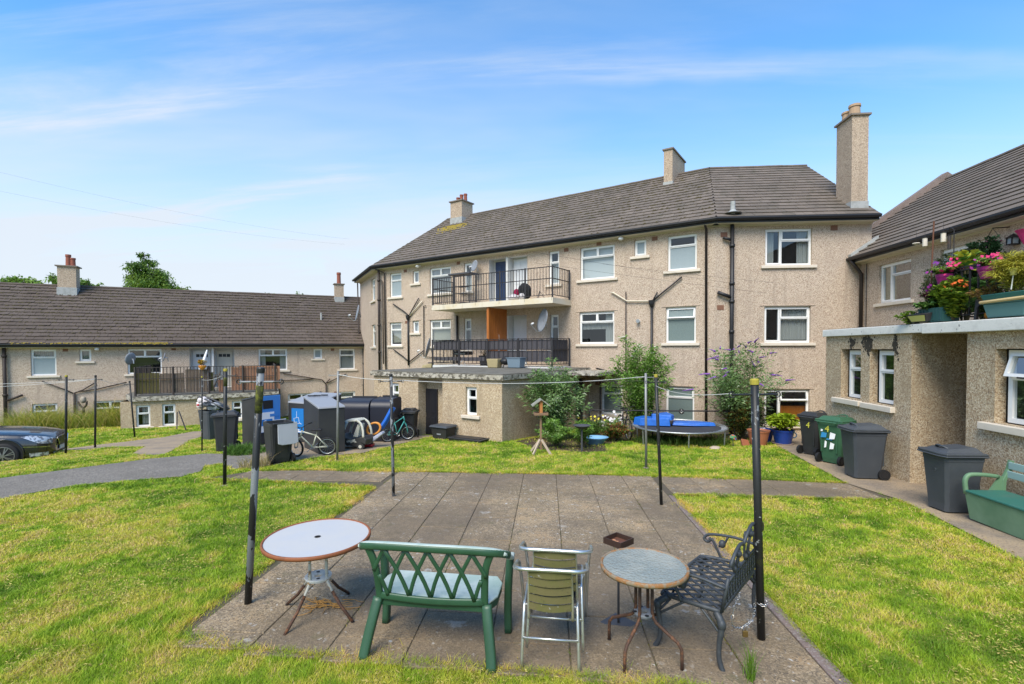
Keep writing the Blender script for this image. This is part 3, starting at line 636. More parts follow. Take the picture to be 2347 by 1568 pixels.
# balcony slab of the second floor
mb = MB(fM.M); mb.box((5.38, .003, 4.06), (11.44, 1.5, 4.27)); balc = mb.build('balcony', M_['balcony'], B)
# terrace floor strip of the first floor
mb = MB(fM.M); mb.box((5.38, .003, 1.52), (11.44, 1.55, 1.66)); mb.build('terrace_kerb', M_['render_white'], B)
# boarded screen under the balcony
scr = thing('screen_panel', 'orange varnished timber screen standing under the balcony beside the first floor doors', 'screen', fM.P(8.45, .75, 1.68), world=True)
for i in range(11):
    mb = MB(fM.M); y0 = .06+i*.115; mb.box((8.43, y0, 1.70), (8.47, y0+.112, 4.04)); mb.build('board', M_['timber_panel'], scr)
mb = MB(fM.M); mb.box((8.40, 1.33, 1.68), (8.50, 1.42, 4.05)); mb.build('post', M_['timber_panel'], scr)
tz = thing('hanging_chime', 'small pale hanging wind chime on the orange timber screen', 'wind chime', fM.P(8.38, .7, 2.6), world=True)
mb = MB(fM.M); mb.tube([(8.40, .7, 2.95), (8.38, .7, 2.6)], .006, 5); mb.build('cord', M_['white_plastic'], tz); mb = MB(fM.M)
for q in range(4): mb.tube([(8.38, .66+q*.03, 2.62), (8.38, .66+q*.03, 2.36-.04*q)], .010, 6)
mb.build('chime_tube', M_['white_plastic'], tz)

# ---------------------------------------------------------------- railings
def railing(label, fr, segs, zf, zt_, cat='railing', group=None, name='railing', post_every=1.25, bar_every=.13, postw=.065, midz=.62, mtl='rail', below=.12, boards=None, posts=None):
    P0_ = fr.P(*segs[0][0], zf); t = thing(name, label, cat, P0_, world=True, group=group)
    railm = MB(); posts_done = []
    for (a, b) in segs:
        A = Vector((a[0], a[1], 0)); Bv = Vector((b[0], b[1], 0)); L = (Bv-A).length; d = (Bv-A)/L
        W3 = lambda q, z: fr.P(A.x+d.x*q, A.y+d.y*q, z)
        for z, h in ((zt_, .02), (zf+(zt_-zf)*midz, .02), (zf+.10, .016)):
            railm.bar(W3(0, z), W3(L, z), .042, h*1.4)
        n = max(1, round(L/post_every))
        for i in range(n+1):
            q = L*i/n; Pp = W3(q, 0)
            if any((Pp-x).length < .05 for x in posts_done): continue
            posts_done.append(Pp); mb = MB(); mb.box((Pp.x-postw/2, Pp.y-postw/2, zf-below), (Pp.x+postw/2, Pp.y+postw/2, zt_+.03)); mb.build('post', M_[mtl], t)
        m = int(L/bar_every)
        for i in range(1, m):
            q = L*i/m
            if min(abs(q-L*j/n) for j in range(n+1)) < .03: continue
            mb = MB(); c = W3(q, 0); h = .0105; mb.box((c.x-h, c.y-h, zf+.10), (c.x+h, c.y+h, zt_)); mb.build('baluster', M_[mtl], t)
    railm.build('rail', M_[mtl], t)
    return t
rl2 = railing('black iron balcony railing round the second floor balcony, open between its bars', fM, [((5.42, .1), (5.42, 1.46)), ((5.42, 1.46), (11.40, 1.46)), ((11.40, 1.46), (11.40, .1))], 4.27, 5.42, posts=None)
rl1 = railing('black iron terrace railing on the first floor backed with dark grey boards', fM, [((5.42, .1), (5.42, 1.50)), ((5.42, 1.50), (11.40, 1.50)), ((11.40, 1.5), (11.40, .1))], 1.66, 2.74, bar_every=.22, post_every=1.5)
def screen_boards(t, fr, a, b, o, z0, z1, m, w=.27, gap=.012, along=True):
    q = a
    while q < b-.02:
        e = min(q+w-gap, b); mb = MB(fr.M)
        if along: mb.box((q, o, z0+random.uniform(-.01, .01)), (e, o+.014, z1+random.uniform(-.01, .01)))
        else: mb.box((o, q, z0), (o+.014, e, z1))
        mb.build('board', M_[m], t); q += w
screen_boards(rl1, fM, 5.5, 11.36, 1.45, 2.34, 2.70, 'boards_grey')
screen_boards(rl1, fM, 5.5, 8.5, 1.45, 1.86, 2.28, 'boards_grey'); screen_boards(rl1, fM, 8.6, 11.36, 1.45, 1.86, 2.02, 'boards_grey')
screen_boards(rl1, fM, .15, 1.42, 5.46, 1.86, 2.70, 'boards_grey', along=False)

# ---------------------------------------------------------------- outbuilding below the first floor terrace
OBd = 5.9; sC = 4.62; sL = 10.1
EO = thing('outbuilding', 'flat roofed pebbledashed outbuilding with a black door in front of the bent block', 'outbuilding', fM.P(7.5, OBd, -.4), world=True)
fE = Fr(fM.P(0, OBd, 0), fM.d, fM.n)
fEs = Fr(fM.P(sC, 0, 0), (fM.n.x, fM.n.y), (-fM.d.x, -fM.d.y))      # side face towards the right, s = offset from M
def EP(x, y, ox=1300, oy=1240): return fE.px(*Z(x, y, ox, oy))
a0 = EP(1090, 515); a1 = EP(1193, 780); b0 = EP(412, 480); b1 = EP(480, 715); d0 = EP(655, 430); d1 = EP(877, 430); e0 = fE.px(*Z(700, 530, 1300, 1240), -.36); e1 = fE.px(*Z(830, 975, 1300, 1240), -.36)
wE = [(a1[0], a0[0], a1[1], a0[1], 'tallr', None, 'glass'), (b1[0], b1[0]+.40, b1[1], b0[1], 'tallr', 'half', 'glass')]
mb = MB(); dz = -.5; opd = (d1[0], d0[0], -1.2, 1.40, .42)
wall(mb, fE, sC, sL, -1.3, 1.45, [q[:4] for q in wE]+[opd]); 
mb.T = fE.M; mb.quad((opd[0], -.42, -1.2), (opd[1], -.42, -1.2), (opd[1], -.42, 1.4), (opd[0], -.42, 1.4))
wall(mb, fEs, 0, OBd, -1.3, 1.45, [(.35, 1.15, -1.2, 1.25)]); mb.T = fM.M; mb.quad((sL, 0, -1.3), (sL, OBd, -1.3), (sL, OBd, 1.45), (sL, 0, 1.45)); mb.build('wall', M_['dash_coarse'], EO)
for q in wE: window(EO, fE, *q[:4], q[4], q[5], pane=q[6], rd=.1)
for fr, (a, b), o, zt2 in ((fE, (e1[0], e0[0]), -.36, e0[1]), (fEs, (.40, 1.10), -.08, 1.2)):
    mb = MB(fr.M); mb.box((a, o-.05, -1.2), (b, o, zt2)); dr = mb.build('door', M_['black_door'], EO)
    mb = MB(fr.M); mb.box((b-.14, o, .1+dz), (b-.11, o+.05, .25+dz)); mb.build('handle', M_['steel'], dr)
    mb = MB(fr.M); m_ = (a+b)/2
    for (x0, x1) in ((a+.08, m_-.04), (m_+.04, b-.08)):
        for (y0, y1) in ((-.5+.0, .1), (.25, 1.0)): mb.box((x0, o, y0), (x1, o+.012, min(y1, zt2-.1)))
    mb.build('door_panel', M_['black_door'], dr)
mb = MB(fM.M); zs0, zs1 = 1.45, 1.62
mb.prism([(sC-.10, .003, zs0), (sC-.10, OBd+.09, zs0), (sL+.10, OBd+.09, zs0), (sL+.12, 3.2, zs0), (sL+.12, .003, zs0)], (0, 0, zs1-zs0-.03)); mb.prism([(3.3, .003, zs0-.02), (sC-.105, .003, zs0-.02), (sC-.105, 2.1, zs0-.02), (3.3, 2.1, zs0-.02)], (0, 0, .11))
mb.build('slab_edge', M_['slabedge'], EO)
mb = MB(fM.M); mb.prism([(sC-.06, .005, zs1-.028), (sC-.06, OBd+.05, zs1-.028), (sL+.07, OBd+.05, zs1-.028), (sL+.09, 3.2, zs1-.028), (sL+.09, .005, zs1-.028)], (0, 0, .03)); mb.build('flat_roof', M_['roofdeck'], EO)
fpipe(EO, fE, [(10.1, 1.42, .06), (10.1, -1.1, .06)], .03, 'cream_pipe', 'waste_pipe') if False else None

# ---------------------------------------------------------------- left two storey block
G = thing('terraced_block', 'low two storey pebbledashed block with mossy brown roof at the left behind the clothes poles', 'block of flats', fG.P(-7, 0, -1.6), world=True)
def W(t0, t1): return (-t1, -t0)
wG = [(*W(-.47, .46), 1.17, 2.41, 'single', 'net', 'frost_top_clear'), (*W(1.32, 1.78), 1.83, 2.41, 'small', 'net', 'glass'), (*W(3.21, 4.64), 1.15, 2.42, 'double', None, 'glass'), (*W(9.09, 10.54), 1.20, 2.41, 'double', 'curtain', 'glass'), (*W(11.94, 12.41), 1.82, 2.39, 'small', 'blind', 'glass'), (*W(13.36, 14.25), 1.17, 2.38, 'single', 'net', 'glass'),
      (*W(-.46, .46), -1.35, -.17, 'single', 'net', 'glass'), (*W(1.83, 3.1), -1.35, -.15, 'double', 'green', 'glass'), (*W(10.55, 12.0), -1.3, -.17, 'double', None, 'glass'), (*W(13.35, 14.25), -1.3, -.17, 'single', 'net', 'glass')]
recG = (*W(5.84, 7.91), .35, 2.46, .001)
GL, GRt = 6.0, -15.6
mb = MB(); wall(mb, fG, GRt, GL, -2.3, 2.50, [q[:4] for q in wG]+[recG]); mb.build('wall', M_['dash'], G)
for q in wG: window(G, fG, *q[:4], q[4], q[5], pane=q[6])
mb = MB(fG.M); a, b, z0, z1 = recG[:4]; D = -.6
mb.quad((a, 0, z0), (a, D, z0), (a, D, z1), (a, 0, z1)); mb.quad((b, 0, z0), (b, D, z0), (b, D, z1), (b, 0, z1)); mb.quad((a, 0, z1), (b, 0, z1), (b, D, z1), (a, D, z1)); mb.quad((a, D, z0), (b, D, z0), (b, D, z1), (a, D, z1)); mb.quad((a, 0, z0), (b, 0, z0), (b, D, z0), (a, D, z0))
mb.box((-6.95, D, z0+.002), (-6.85, .02, z1-.002)); mb.build('porch_recess', M_['render_white'], G)
for (p, q, mm) in ((-6.75, -5.95, 'white_door'), (-7.80, -7.05, 'cream_door')):
    mb = MB(fG.M); mb.box((p, D+.01, z0+.02), (q, D+.06, z0+1.97)); dr = mb.build('door', M_[mm], G)
    mb = MB(fG.M); 
    for i in range(3): mb.box((p+.12+i*.19, D+.06, z0+1.62), (p+.28+i*.19, D+.07, z0+1.78))
    mb.build('door_light', M_['black'], dr)
mb = MB(fG.M); mb.quad((GRt, 0, -2.3), (GRt, -8.4, -2.3), (GRt, -8.4, 2.5), (GRt, 0, 2.5)); mb.quad((GRt, 0, 2.5), (GRt, -8.4, 2.5), (GRt, -4.2, 5.75)); mb.quad((GL, 0, -2.3), (GL, -8.4, -2.3), (GL, -8.4, 2.5), (GL, 0, 2.5)); mb.quad((GL, 0, 2.5), (GL, -8.4, 2.5), (GL, -4.2, 5.75)); mb.quad((GL, -8.4, -2.3), (GRt, -8.4, -2.3), (GRt, -8.4, 2.5), (GL, -8.4, 2.5)); mb.build('gable_wall', M_['dash'], G)
bG = lambda o: (GRt-.05, GL+.05); GOE, GZE, GOR, GZR = .36, 2.68, -4.2, 5.86
rG, PtG, LG = slope(G, fG, bG, GOE, GZE, GOR, GZR, M_['tile_g'], M_['tile_g_all'], 300, moss=4200, ragged=.03)
mb = MB(fG.M); mb.quad((GRt-.05, GOR, GZR), (GL+.05, GOR, GZR), (GL+.05, -8.8, GZE), (GRt-.05, -8.8, GZE)); mb.build('rear_roof', M_['tile_g_all'], G)
rd_ = ridge(G, [PtG(GRt-.05, LG), PtG(GL+.05, LG)], .11); rd_.data.materials[0] = M_['tile_g_all']
gutterline(G, fG, GRt-.02, GL+.02, GOE, GZE)
mb = MB()
for i in range(700):      # yellow moss hanging over the gutter
    s = random.choice([random.uniform(-4.6, -.5), random.gauss(-3.9, .2), random.gauss(-4.6, .2), random.uniform(-4, 1)]); P = fG.P(s, .42+random.uniform(-.04, .06), 2.69+random.uniform(-.03, .035)*(1.5 if s < -3.5 else 1)); r = random.uniform(.012, .035)
    mb.add([P+fG.d*r*math.cos(q)*1.3+Vector((0, 0, 1))*r*.6*math.sin(q)+fG.n*.01*(q % 2) for q in (0, 1.25, 2.5, 3.8, 5.0)], [(0, 1, 2, 3, 4)])
mb.build('gutter_moss', M_['lichen'], rG)['kind'] = 'stuff'
# chimneys of the left block
def ray_at(px, py, fr, o): Q = onpl(px, py, fr.P(0, o, 0), fr.n); return Q
Qc = ray_at(158, 655, fG, -3.7); Mc = Matrix.Translation((Qc.x, Qc.y, 0)) @ Matrix.Rotation(GA, 4, 'Z')
chG = chimney(G, Mc, .78, .62, 5.2, ray_at(158, 613, fG, -3.7).z, [(-.0, 0, .62, 'pot_red'), (.19, .0, .45, 'pot_red')], potr=.12, capov=.08)
mb = MB(Mc); mb.box((-.42, -.34, 5.2), (.42, .34, 5.72)); mb.build('flashing', M_['lead'], chG)
Qc = ray_at(777, 680, fG, -3.9); Mc = Matrix.Translation((Qc.x, Qc.y, 0)) @ Matrix.Rotation(GA, 4, 'Z')
chH = chimney(G, Mc, .55, .5, 5.3, ray_at(777, 653, fG, -3.9).z, [(0, 0, .75, 'pot_red')], potr=.13, capov=.07)
mb = MB(Mc); mb.box((-.3, -.28, 5.3), (.3, .28, 5.82)); mb.build('flashing', M_['lead'], chH)
Qv = ray_at(738, 722, fG, -2.2); mb = MB(); mb.tube([PtG(-12.55, 2.6), PtG(-12.55, 2.6)+Vector((0, 0, .45))], .06, 8); mb.build('vent_pipe', M_['lead'], G)
# pipes of the left block
fpipe(G, fG, [(1.35, 2.55, .12), (1.35, -1.6, .12)], .07, 'browniron', 'soil_pipe', o=.12, collars=[(1.35, 2.1), (1.35, 0.3)]); fpipe(G, fG, [(1.3, .05, .12), (.75, .28, .1)], .05, 'browniron', 'waste_pipe')
def gp(x, y, ox=0, oy=900): q = fG.px(*Z(x, y, ox, oy), .07); return (q[0], q[1])
hp = gp(680, 1400)
fpipe(G, fG, [hp, (hp[0], -1.5)], .045, 'browniron', 'waste_stack')
for pts in ([(385, 1295), (600, 1375), (680, 1410)], [(870, 1310), (760, 1375), (680, 1405)], [(1160, 1305), (900, 1365), (700, 1395)]): fpipe(G, fG, [gp(*p) for p in pts], .028, 'browniron', 'waste_pipe')
g3 = lambda x, y: gp(x, y, 640, 1300)
fpipe(G, fG, [g3(1425, 345), (g3(1425, 345)[0], -1.5)], .045, 'browniron', 'waste_stack')
for pts in ([(1030, 245), (1300, 290), (1390, 305), (1425, 345)], [(1610, 250), (1430, 335)], [(1460, 295), (1425, 335)], [(998, 440), (998, 312), (1200, 305), (1310, 295)]): fpipe(G, fG, [g3(*p) for p in pts], .026, 'browniron', 'waste_pipe')
fpipe(G, fG, [(-15.2, 2.5, .3), (-14.95, 2.2, .1), (-14.95, -1.9, .1)], .05, 'black', 'drainpipe'); fpipe(G, fG, [(-14.75, 2.4, .1), (-14.75, -1.9, .1)], .06, 'black', 'soil_pipe', o=.1, collars=[(-14.75, 1.5), (-14.75, .2)])
for q in (gp(595, 1010), gp(1590, 1000), g3(1485, 28), g3(1200, 15), g3(1515, 423)): MB(fG.M).box((q[0]-.1, -.01, q[1]-.07), (q[0]+.1, .012, q[1]+.07)).build('air_brick', M_['airbrick'], G)
fl2 = tag(MB(fG.M).tube([(g3(1375, 423)[0], 0, g3(1375, 423)[1]), (g3(1375, 423)[0], .15, g3(1375, 423)[1])], .08, 12).build('boiler_flue', M_['black']), 'round black boiler flue low on the left block behind the recycling banks', 'flue')
# outbuilding of the left block with terrace
GO = thing('outbuilding', 'single storey pebbledashed outbuilding under the fenced terrace of the left block', 'outbuilding', fG.P(-6.8, 4, -1.1), world=True)
fH = Fr(fG.P(0, 4.0, 0), fG.d, fG.n)
q2 = lambda x, y: fH.px(*Z(x, y, 0, 1300))
v1, v2 = q2(1245, 540), q2(1380, 730); v3, v4 = q2(1485, 528), q2(1612, 720)
q3 = lambda x, y: fH.px(*Z(x, y, 640, 1300)); v5, v6 = q3(560, 500), q3(658, 660)
wH = [(v2[0], v1[0], v2[1], v1[1], 'tallr', 'half', 'glass'), (v4[0], v3[0], v4[1], v3[1], 'tallr', 'half', 'glass'), (v6[0], v5[0], v6[1], v5[1], 'tallr', None, 'glass')]
mb = MB(); wall(mb, fH, -9.9, -3.72, -1.8, .10, [q[:4] for q in wH]+[(-7.45, -6.93, -1.7, .05, .8)]); mb.T = fG.M; mb.quad((-3.72, 0, -1.8), (-3.72, 4, -1.8), (-3.72, 4, .1), (-3.72, 0, .1)); mb.quad((-9.9, 0, -1.8), (-9.9, 4, -1.8), (-9.9, 4, .1), (-9.9, 0, .1)); mb.build('wall', M_['dash_coarse'], GO)
for q in wH: window(GO, fH, *q[:4], q[4], q[5], pane=q[6])
mb = MB(fH.M); mb.box((-7.44, -.78, -1.7), (-6.94, -.72, .0)); mb.build('door', M_['black_door'], GO)
mb = MB(fG.M); mb.prism([(-10.0, .003, .10), (-3.55, .003, .10), (-3.55, 2.2, .10), (-4.1, 4.12, .10), (-10.0, 4.12, .10)], (0, 0, .19)); mb.build('slab_edge', M_['slabedge'], GO)
mb = MB(fG.M); mb.prism([(-9.95, .003, .291), (-3.6, .003, .291), (-3.6, 2.2, .291), (-4.15, 4.05, .291), (-9.95, 4.05, .291)], (0, 0, .02)); mb.build('flat_roof', M_['roofdeck'], GO)
rg = railing('worn black terrace railing of the left block with old brown fence boards tied inside', fG, [((-4.2, .3), (-4.25, 3.9)), ((-4.25, 3.9), (-9.85, 3.9)), ((-9.85, 3.9), (-9.85, .3))], .31, 1.58, mtl='rail_rust', midz=.6)
def gs(x, y, ox, oy, k_=2347/960): return Fr(fG.P(0, 3.8, 0), fG.d, fG.n).px(*Z(x, y, ox, oy, k_))
for (xa, xb, m, zt_) in ((1245, 1460, 'fence_green', 1.34), (1470, 1690, 'fence_brown', 1.30), (1700, 1900, 'fence_brown', 1.46), (1905, 1955, 'fence_green', 1.3), (2120, 2190, 'fence_orange', 1.52), (2190, 2347+220, 'fence_orange', 1.56)):
    a = gs(xb, 1250, 0, 900)[0]; b = gs(xa, 1250, 0, 900)[0]; screen_boards(rg, fG, a, b, 3.80, .42, zt_, m, w=.16, gap=.006)
# lights under the eaves
for i, (fr, s, z, lb) in enumerate(((fM, 13.55, 6.38, 'white security light under the eaves of the main block, left of the balcony'), (fM, 3.25, 6.42, 'white security light under the eaves between two top windows right of the balcony'), (fG, -2.05, 2.44, 'small white light under the eaves of the left block beside the small window'))):
    t = thing('security_light', lb, 'light', fr.P(s, .2, z), world=True, group='security lights under the eaves')
    mb = MB(fr.M); mb.box((s-.05, .0, z-.03), (s+.05, .10, z+.05)); mb.build('bracket', M_['white_plastic'], t); mb = MB(fr.M); mb.ball((s, .20, z-.03), .10, 10, 6, .7); mb.build('lamp_head', M_['white_plastic'], t, smooth=True)

# ---------------------------------------------------------------- right building
U = thing('apartment_block', 'two storey pebbledashed block at the right with long tiled roof above the flower terrace', 'block of flats', (13, 8, 0), world=True)
wU = [(14.90, 16.27, 3.72, 4.90, 'case', 'green', 'glass'), (12.35, 13.85, 3.72, 4.90, 'case', 'net', 'glass')]
UY0 = -8.0; UY1 = 19.3
mb = MB(); wall(mb, fU, UY0, UY1, -.4, 5.12, [q[:4] for q in wU]); mb.build('wall', M_['dash'], U)
for q in wU: window(U, fU, *q[:4], q[4], q[5], pane=q[6])
mb = MB(fU.M); mb.quad((UY0, 0, -.4), (UY0, -8.4, -.4), (UY0, -8.4, 5.1), (UY0, 0, 5.1)); mb.quad((UY0, 0, 5.1), (UY0, -8.4, 5.1), (UY0, -4.2, 8.2)); mb.quad((UY1, 0, -.4), (UY1, -8.4, -.4), (UY1, -8.4, 5.1), (UY1, 0, 5.1)); mb.quad((UY1, 0, 5.1), (UY1, -8.4, 5.1), (UY1, -4.2, 8.2)); mb.quad((UY0, -8.4, -.4), (UY1, -8.4, -.4), (UY1, -8.4, 5.1), (UY0, -8.4, 5.1)); mb.build('gable_wall', M_['dash'], U)
UOE, UZE, UOR, UZR = .36, 5.30, -4.2, 8.45
rU, PtU, LU = slope(U, fU, lambda o: (UY0, 19.25 if o < -.44 else 17.15), UOE, UZE, UOR, UZR, M_['tile'], M_['tile_all'], 300)
mb = MB(fU.M); mb.quad((UY0, UOR, UZR), (UY1, UOR, UZR), (UY1, -8.8, UZE), (UY0, -8.8, UZE)); mb.build('rear_roof', M_['tile_all'], U)
ridge(U, [PtU(UY0, LU), PtU(UY1-.1, LU)], .11)
gutterline(U, fU, UY0, 17.16, UOE, UZE)
# coping on the far gable parapet
mb = MB(fU.M); a = (19.25, -.5, 5.95); b = (19.25, -4.2, 8.62)
mb.hexa([(19.22, -.42, 5.72), (19.5, -.42, 5.72), (19.5, -4.2, 8.38), (19.22, -4.2, 8.38), (19.22, -.42, 6.02), (19.5, -.42, 6.02), (19.5, -4.2, 8.72), (19.22, -4.2, 8.72)])
mb.hexa([(19.22, -8.4, 5.6), (19.5, -8.4, 5.6), (19.5, -4.2, 8.38), (19.22, -4.2, 8.38), (19.22, -8.4, 5.9), (19.5, -8.4, 5.9), (19.5, -4.2, 8.72), (19.22, -4.2, 8.72)]); mb.build('coping', M_['edging'], U)
# verge flashing against the main block
mb = MB(fU.M); mb.hexa([(17.02, .40, 5.27), (17.17, .40, 5.27), (17.17, -.46, 5.87), (17.02, -.46, 5.87), (17.02, .40, 5.40), (17.17, .40, 5.40), (17.17, -.46, 6.00), (17.02, -.46, 6.00)]); mb.build('flashing', M_['lead'], U)
fpipe(U, fU, [(17.0, 5.2, .42), (16.95, 5.0, .30), (16.98, 4.75, .09), (16.98, 2.8, .09)], .055, 'browniron', 'drainpipe'); fpipe(U, fU, [(16.78, 5.05, .05), (16.78, 2.8, .05)], .012, 'black', 'cable')
# its outbuilding and terrace slab
UO = thing('outbuilding', 'pebbledashed outbuilding at the right edge with two narrow windows and an open doorway', 'outbuilding', (8, 9, -.1), world=True)
wF = [(11.04, 11.60, 1.27, 2.29, 'tallr', 'half', 'glass'), (10.03, 10.60, 1.25, 2.29, 'tallr', None, 'glass'), (6.45, 7.72, 1.28, 2.33, 'wide', None, 'glass')]
opsF = [(11.04, 11.75, 1.25, 2.33), (10.03, 10.745, 1.23, 2.33), (6.3, 7.87, 1.24, 2.34)]
mb = MB(); wall(mb, fF, 9.57, 12.36, -.4, 2.62, opsF[:2], rd=.16); wall(mb, fF, 2.0, 8.37, -.4, 2.62, opsF[2:], rd=.16)
mb.T = fF.M
mb.quad((12.36, 0, -.4), (12.36, -3.65, -.4), (12.36, -3.65, 2.62), (12.36, 0, 2.62)); mb.quad((9.57, 0, -.4), (9.57, -2.4, -.4), (9.57, -2.4, 2.62), (9.57, 0, 2.62)); mb.quad((8.37, 0, -.4), (8.37, -2.4, -.4), (8.37, -2.4, 2.62), (8.37, 0, 2.62)); mb.quad((8.37, -2.4, -.4), (9.57, -2.4, -.4), (9.57, -2.4, 2.62), (8.37, -2.4, 2.62)); mb.quad((2, 0, -.4), (2, -3.65, -.4), (2, -3.65, 2.62), (2, 0, 2.62))
mb.build('wall', M_['dash_coarse'], UO)
window(UO, fF, 11.04, 11.62, 1.27, 2.30, 'tallr', 'half', rd=.13, sill=False); window(UO, fF, 10.03, 10.62, 1.25, 2.30, 'tallr', None, rd=.13, sill=False); window(UO, fF, 6.3, 7.78, 1.26, 2.32, 'wide', None, rd=.13, sill=False, open_vent=.3, pane='frost_top_clear2' if False else 'glass')
for a, b, z in ((10.98, 11.97, 1.225), (9.98, 10.92, 1.215), (6.2, 8.06, 1.23)):
    mb = MB(fF.M); mb.box((a, -.16, z-.11), (b, .09, z)); mb.build('sill', M_['sill'], UO, bevel=.01)
mb = MB(fF.M); mb.box((9.20, -3.645, 2.622), (12.40, .07, 2.78)); mb.box((2.0, -3.645, 2.602), (9.19, .11, 2.78)); mb.build('slab_edge', M_['slabwhite'], UO, bevel=.012)
mb = MB(fF.M); mb.box((2.05, -3.64, 2.781), (12.35, .03, 2.79)); mb.build('flat_roof', M_['roofdeck'], UO)
# black mould under the slab
mb = MB(fF.M)
for (cx, cz, sx, sz, n) in ((11.35, 2.47, .10, .08, 60), (10.82, 2.48, .14, .14, 150), (10.8, 2.32, .06, .10, 30), (10.0, 2.46, .06, .16, 50), (9.95, 2.3, .05, .15, 20)):
    for i in range(n):
        x, z, r = random.gauss(cx, sx*.6), random.gauss(cz, sz*.6), random.uniform(.008, .03)
        if z > 2.6: continue
        mb.add([(x+r*math.cos(q), .004+random.uniform(0, .004), z+r*math.sin(q)*1.2) for q in (0, 1.1, 2.2, 3.3, 4.2, 5.3)], [(0, 1, 2, 3, 4, 5)])
M_['mould'] = mat('black_mould', (.05, .042, .03), .98)
mb.build('mould_stain', M_['mould'], UO)['kind'] = 'stuff'
# ================================================================== GROUND
def in_poly(x, y, poly):
    x = np.asarray(x); y = np.asarray(y); c = np.zeros(x.shape, bool); n = len(poly)
    for i in range(n):
        x0, y0 = poly[i][:2]; x1, y1 = poly[(i+1) % n][:2]
        if y0 == y1: continue
        cond = ((y0 > y) != (y1 > y)) & (x < (x1-x0)*(y-y0)/(y1-y0)+x0); c ^= cond
    return c
def sheet(name, poly, off, m, step=.5, kind='structure', wob=0.):
    B_ = []
    for i, p in enumerate(poly):
        q = poly[(i+1) % len(poly)]; L = math.dist(p, q); n = max(1, int(L/.35))
        for j in range(n):
            t = j/n; B_.append((p[0]+(q[0]-p[0])*t+(random.uniform(-wob, wob) if j else 0), p[1]+(q[1]-p[1])*t+(random.uniform(-wob, wob) if j else 0)))
    xs = [p[0] for p in B_]; ys = [p[1] for p in B_]
    gx, gy = np.meshgrid(np.arange(min(xs)+.13, max(xs), step), np.arange(min(ys)+.11, max(ys), step)); gx = gx.ravel(); gy = gy.ravel()
    k = in_poly(gx, gy, B_); pts = B_+list(zip(gx[k].tolist(), gy[k].tolist()))
    v, e, f, *_ = delaunay_2d_cdt([Vector(p) for p in pts], [], [list(range(len(B_)))], 1, 1e-5)
    mb = MB(); mb.add([(p.x, p.y, gz(p.x, p.y)+off) for p in v], [tuple(q) for q in f]); o = mb.build(name, m); o['kind'] = kind; return o
# terrain
def grid_ground():
    xs = sorted(set([-400, -250, -160, -110, -80, -60, -48]+list(np.arange(-40, 24, .5))+[26, 30, 36, 44, 60, 80, 120, 200, 400]))
    ys = sorted(set([-200, -120, -60, -30, -15, -8]+list(np.arange(-4, 30, .5))+[31, 34, 38, 44, 52, 64, 80, 110, 160, 250, 500]))
    nx, ny = len(xs), len(ys)
    vs = [(x, y, gz(max(min(x, 30), -45), max(min(y, 40), -5))-.0) for y in ys for x in xs]
    fs = [(j*nx+i, j*nx+i+1, (j+1)*nx+i+1, (j+1)*nx+i) for j in range(ny-1) for i in range(nx-1)]
    mb = MB(); mb.add(vs, fs); return struct(mb.build('ground', M_['soil'], smooth=True))
grid_ground()
PX0, PX1, PY0, PY1 = -3.10, 2.13, 3.62, 8.52          # patio
patio_poly = [(-3.13, 3.93), (-2.6, 3.74), (-1.45, 3.66), (-.18, 3.60), (.94, 3.53), (1.6, 3.2), (2.14, 3.1), (2.16, 8.5), (5.7, 8.38), (5.52, 9.50), (3.7, 9.70), (2.1, 9.84), (-.5, 9.99), (-3.5, 9.93), (-6.1, 9.98), (-6.75, 9.35), (-5.04, 9.02), (-3.12, 8.66)]
patio = sheet('patio', patio_poly, .008, M_['joint'])
FW = .636
def flag_mesh(wd, ln):
    mb = MB(); g = .003+random.uniform(0, .0025); a, b = wd/2-g, ln/2-g-.002; c = .005
    mb.add([(-a, -b, -.04), (a, -b, -.04), (a, b, -.04), (-a, b, -.04), (-a, -b, .0), (a, -b, .0), (a, b, .0), (-a, b, .0), (-a+c, -b+c, .007), (a-c, -b+c, .007), (a-c, b-c, .007), (-a+c, b-c, .007)],
           [(0, 1, 5, 4), (1, 2, 6, 5), (2, 3, 7, 6), (3, 0, 4, 7), (4, 5, 9, 8), (5, 6, 10, 9), (6, 7, 11, 10), (7, 4, 8, 11), (8, 9, 10, 11)])
    me = bpy.data.meshes.new('paving_slab'); me.from_pydata(mb.v, [], mb.f); me.materials.append(M_['flag']); me.update(); return me
fm1 = flag_mesh(FW, .90); fm2 = flag_mesh(FW, FW); fmc = {}
def place_flag(cx, cy, me):
    o = bpy.data.objects.new('paving_slab', me); C.objects.link(o); o.parent = patio
    h = .04; o.location = (cx, cy, gz(cx, cy)+.012+random.uniform(-.0025, .0025))
    sl_ = (gz(cx, cy+.3)-gz(cx, cy-.3))/.6
    o.rotation_euler = (math.atan(sl_)+random.uniform(-.004, .004), -math.atan((gz(cx+.3, cy)-gz(cx-.3, cy))/.6)*-1*-1+random.uniform(-.005, .005), random.uniform(-.006, .006))
def clipped_flag(x0, x1, y0, y1, poly):
    # a cut flag: polygon clipped to the patio outline
    P = [(x0, y0), (x1, y0), (x1, y1), (x0, y1)]
    n = len(poly)
    return P
XJ = -1.73
cols = [(XJ+i*FW, XJ+(i+1)*FW) for i in range(-9, 12)]
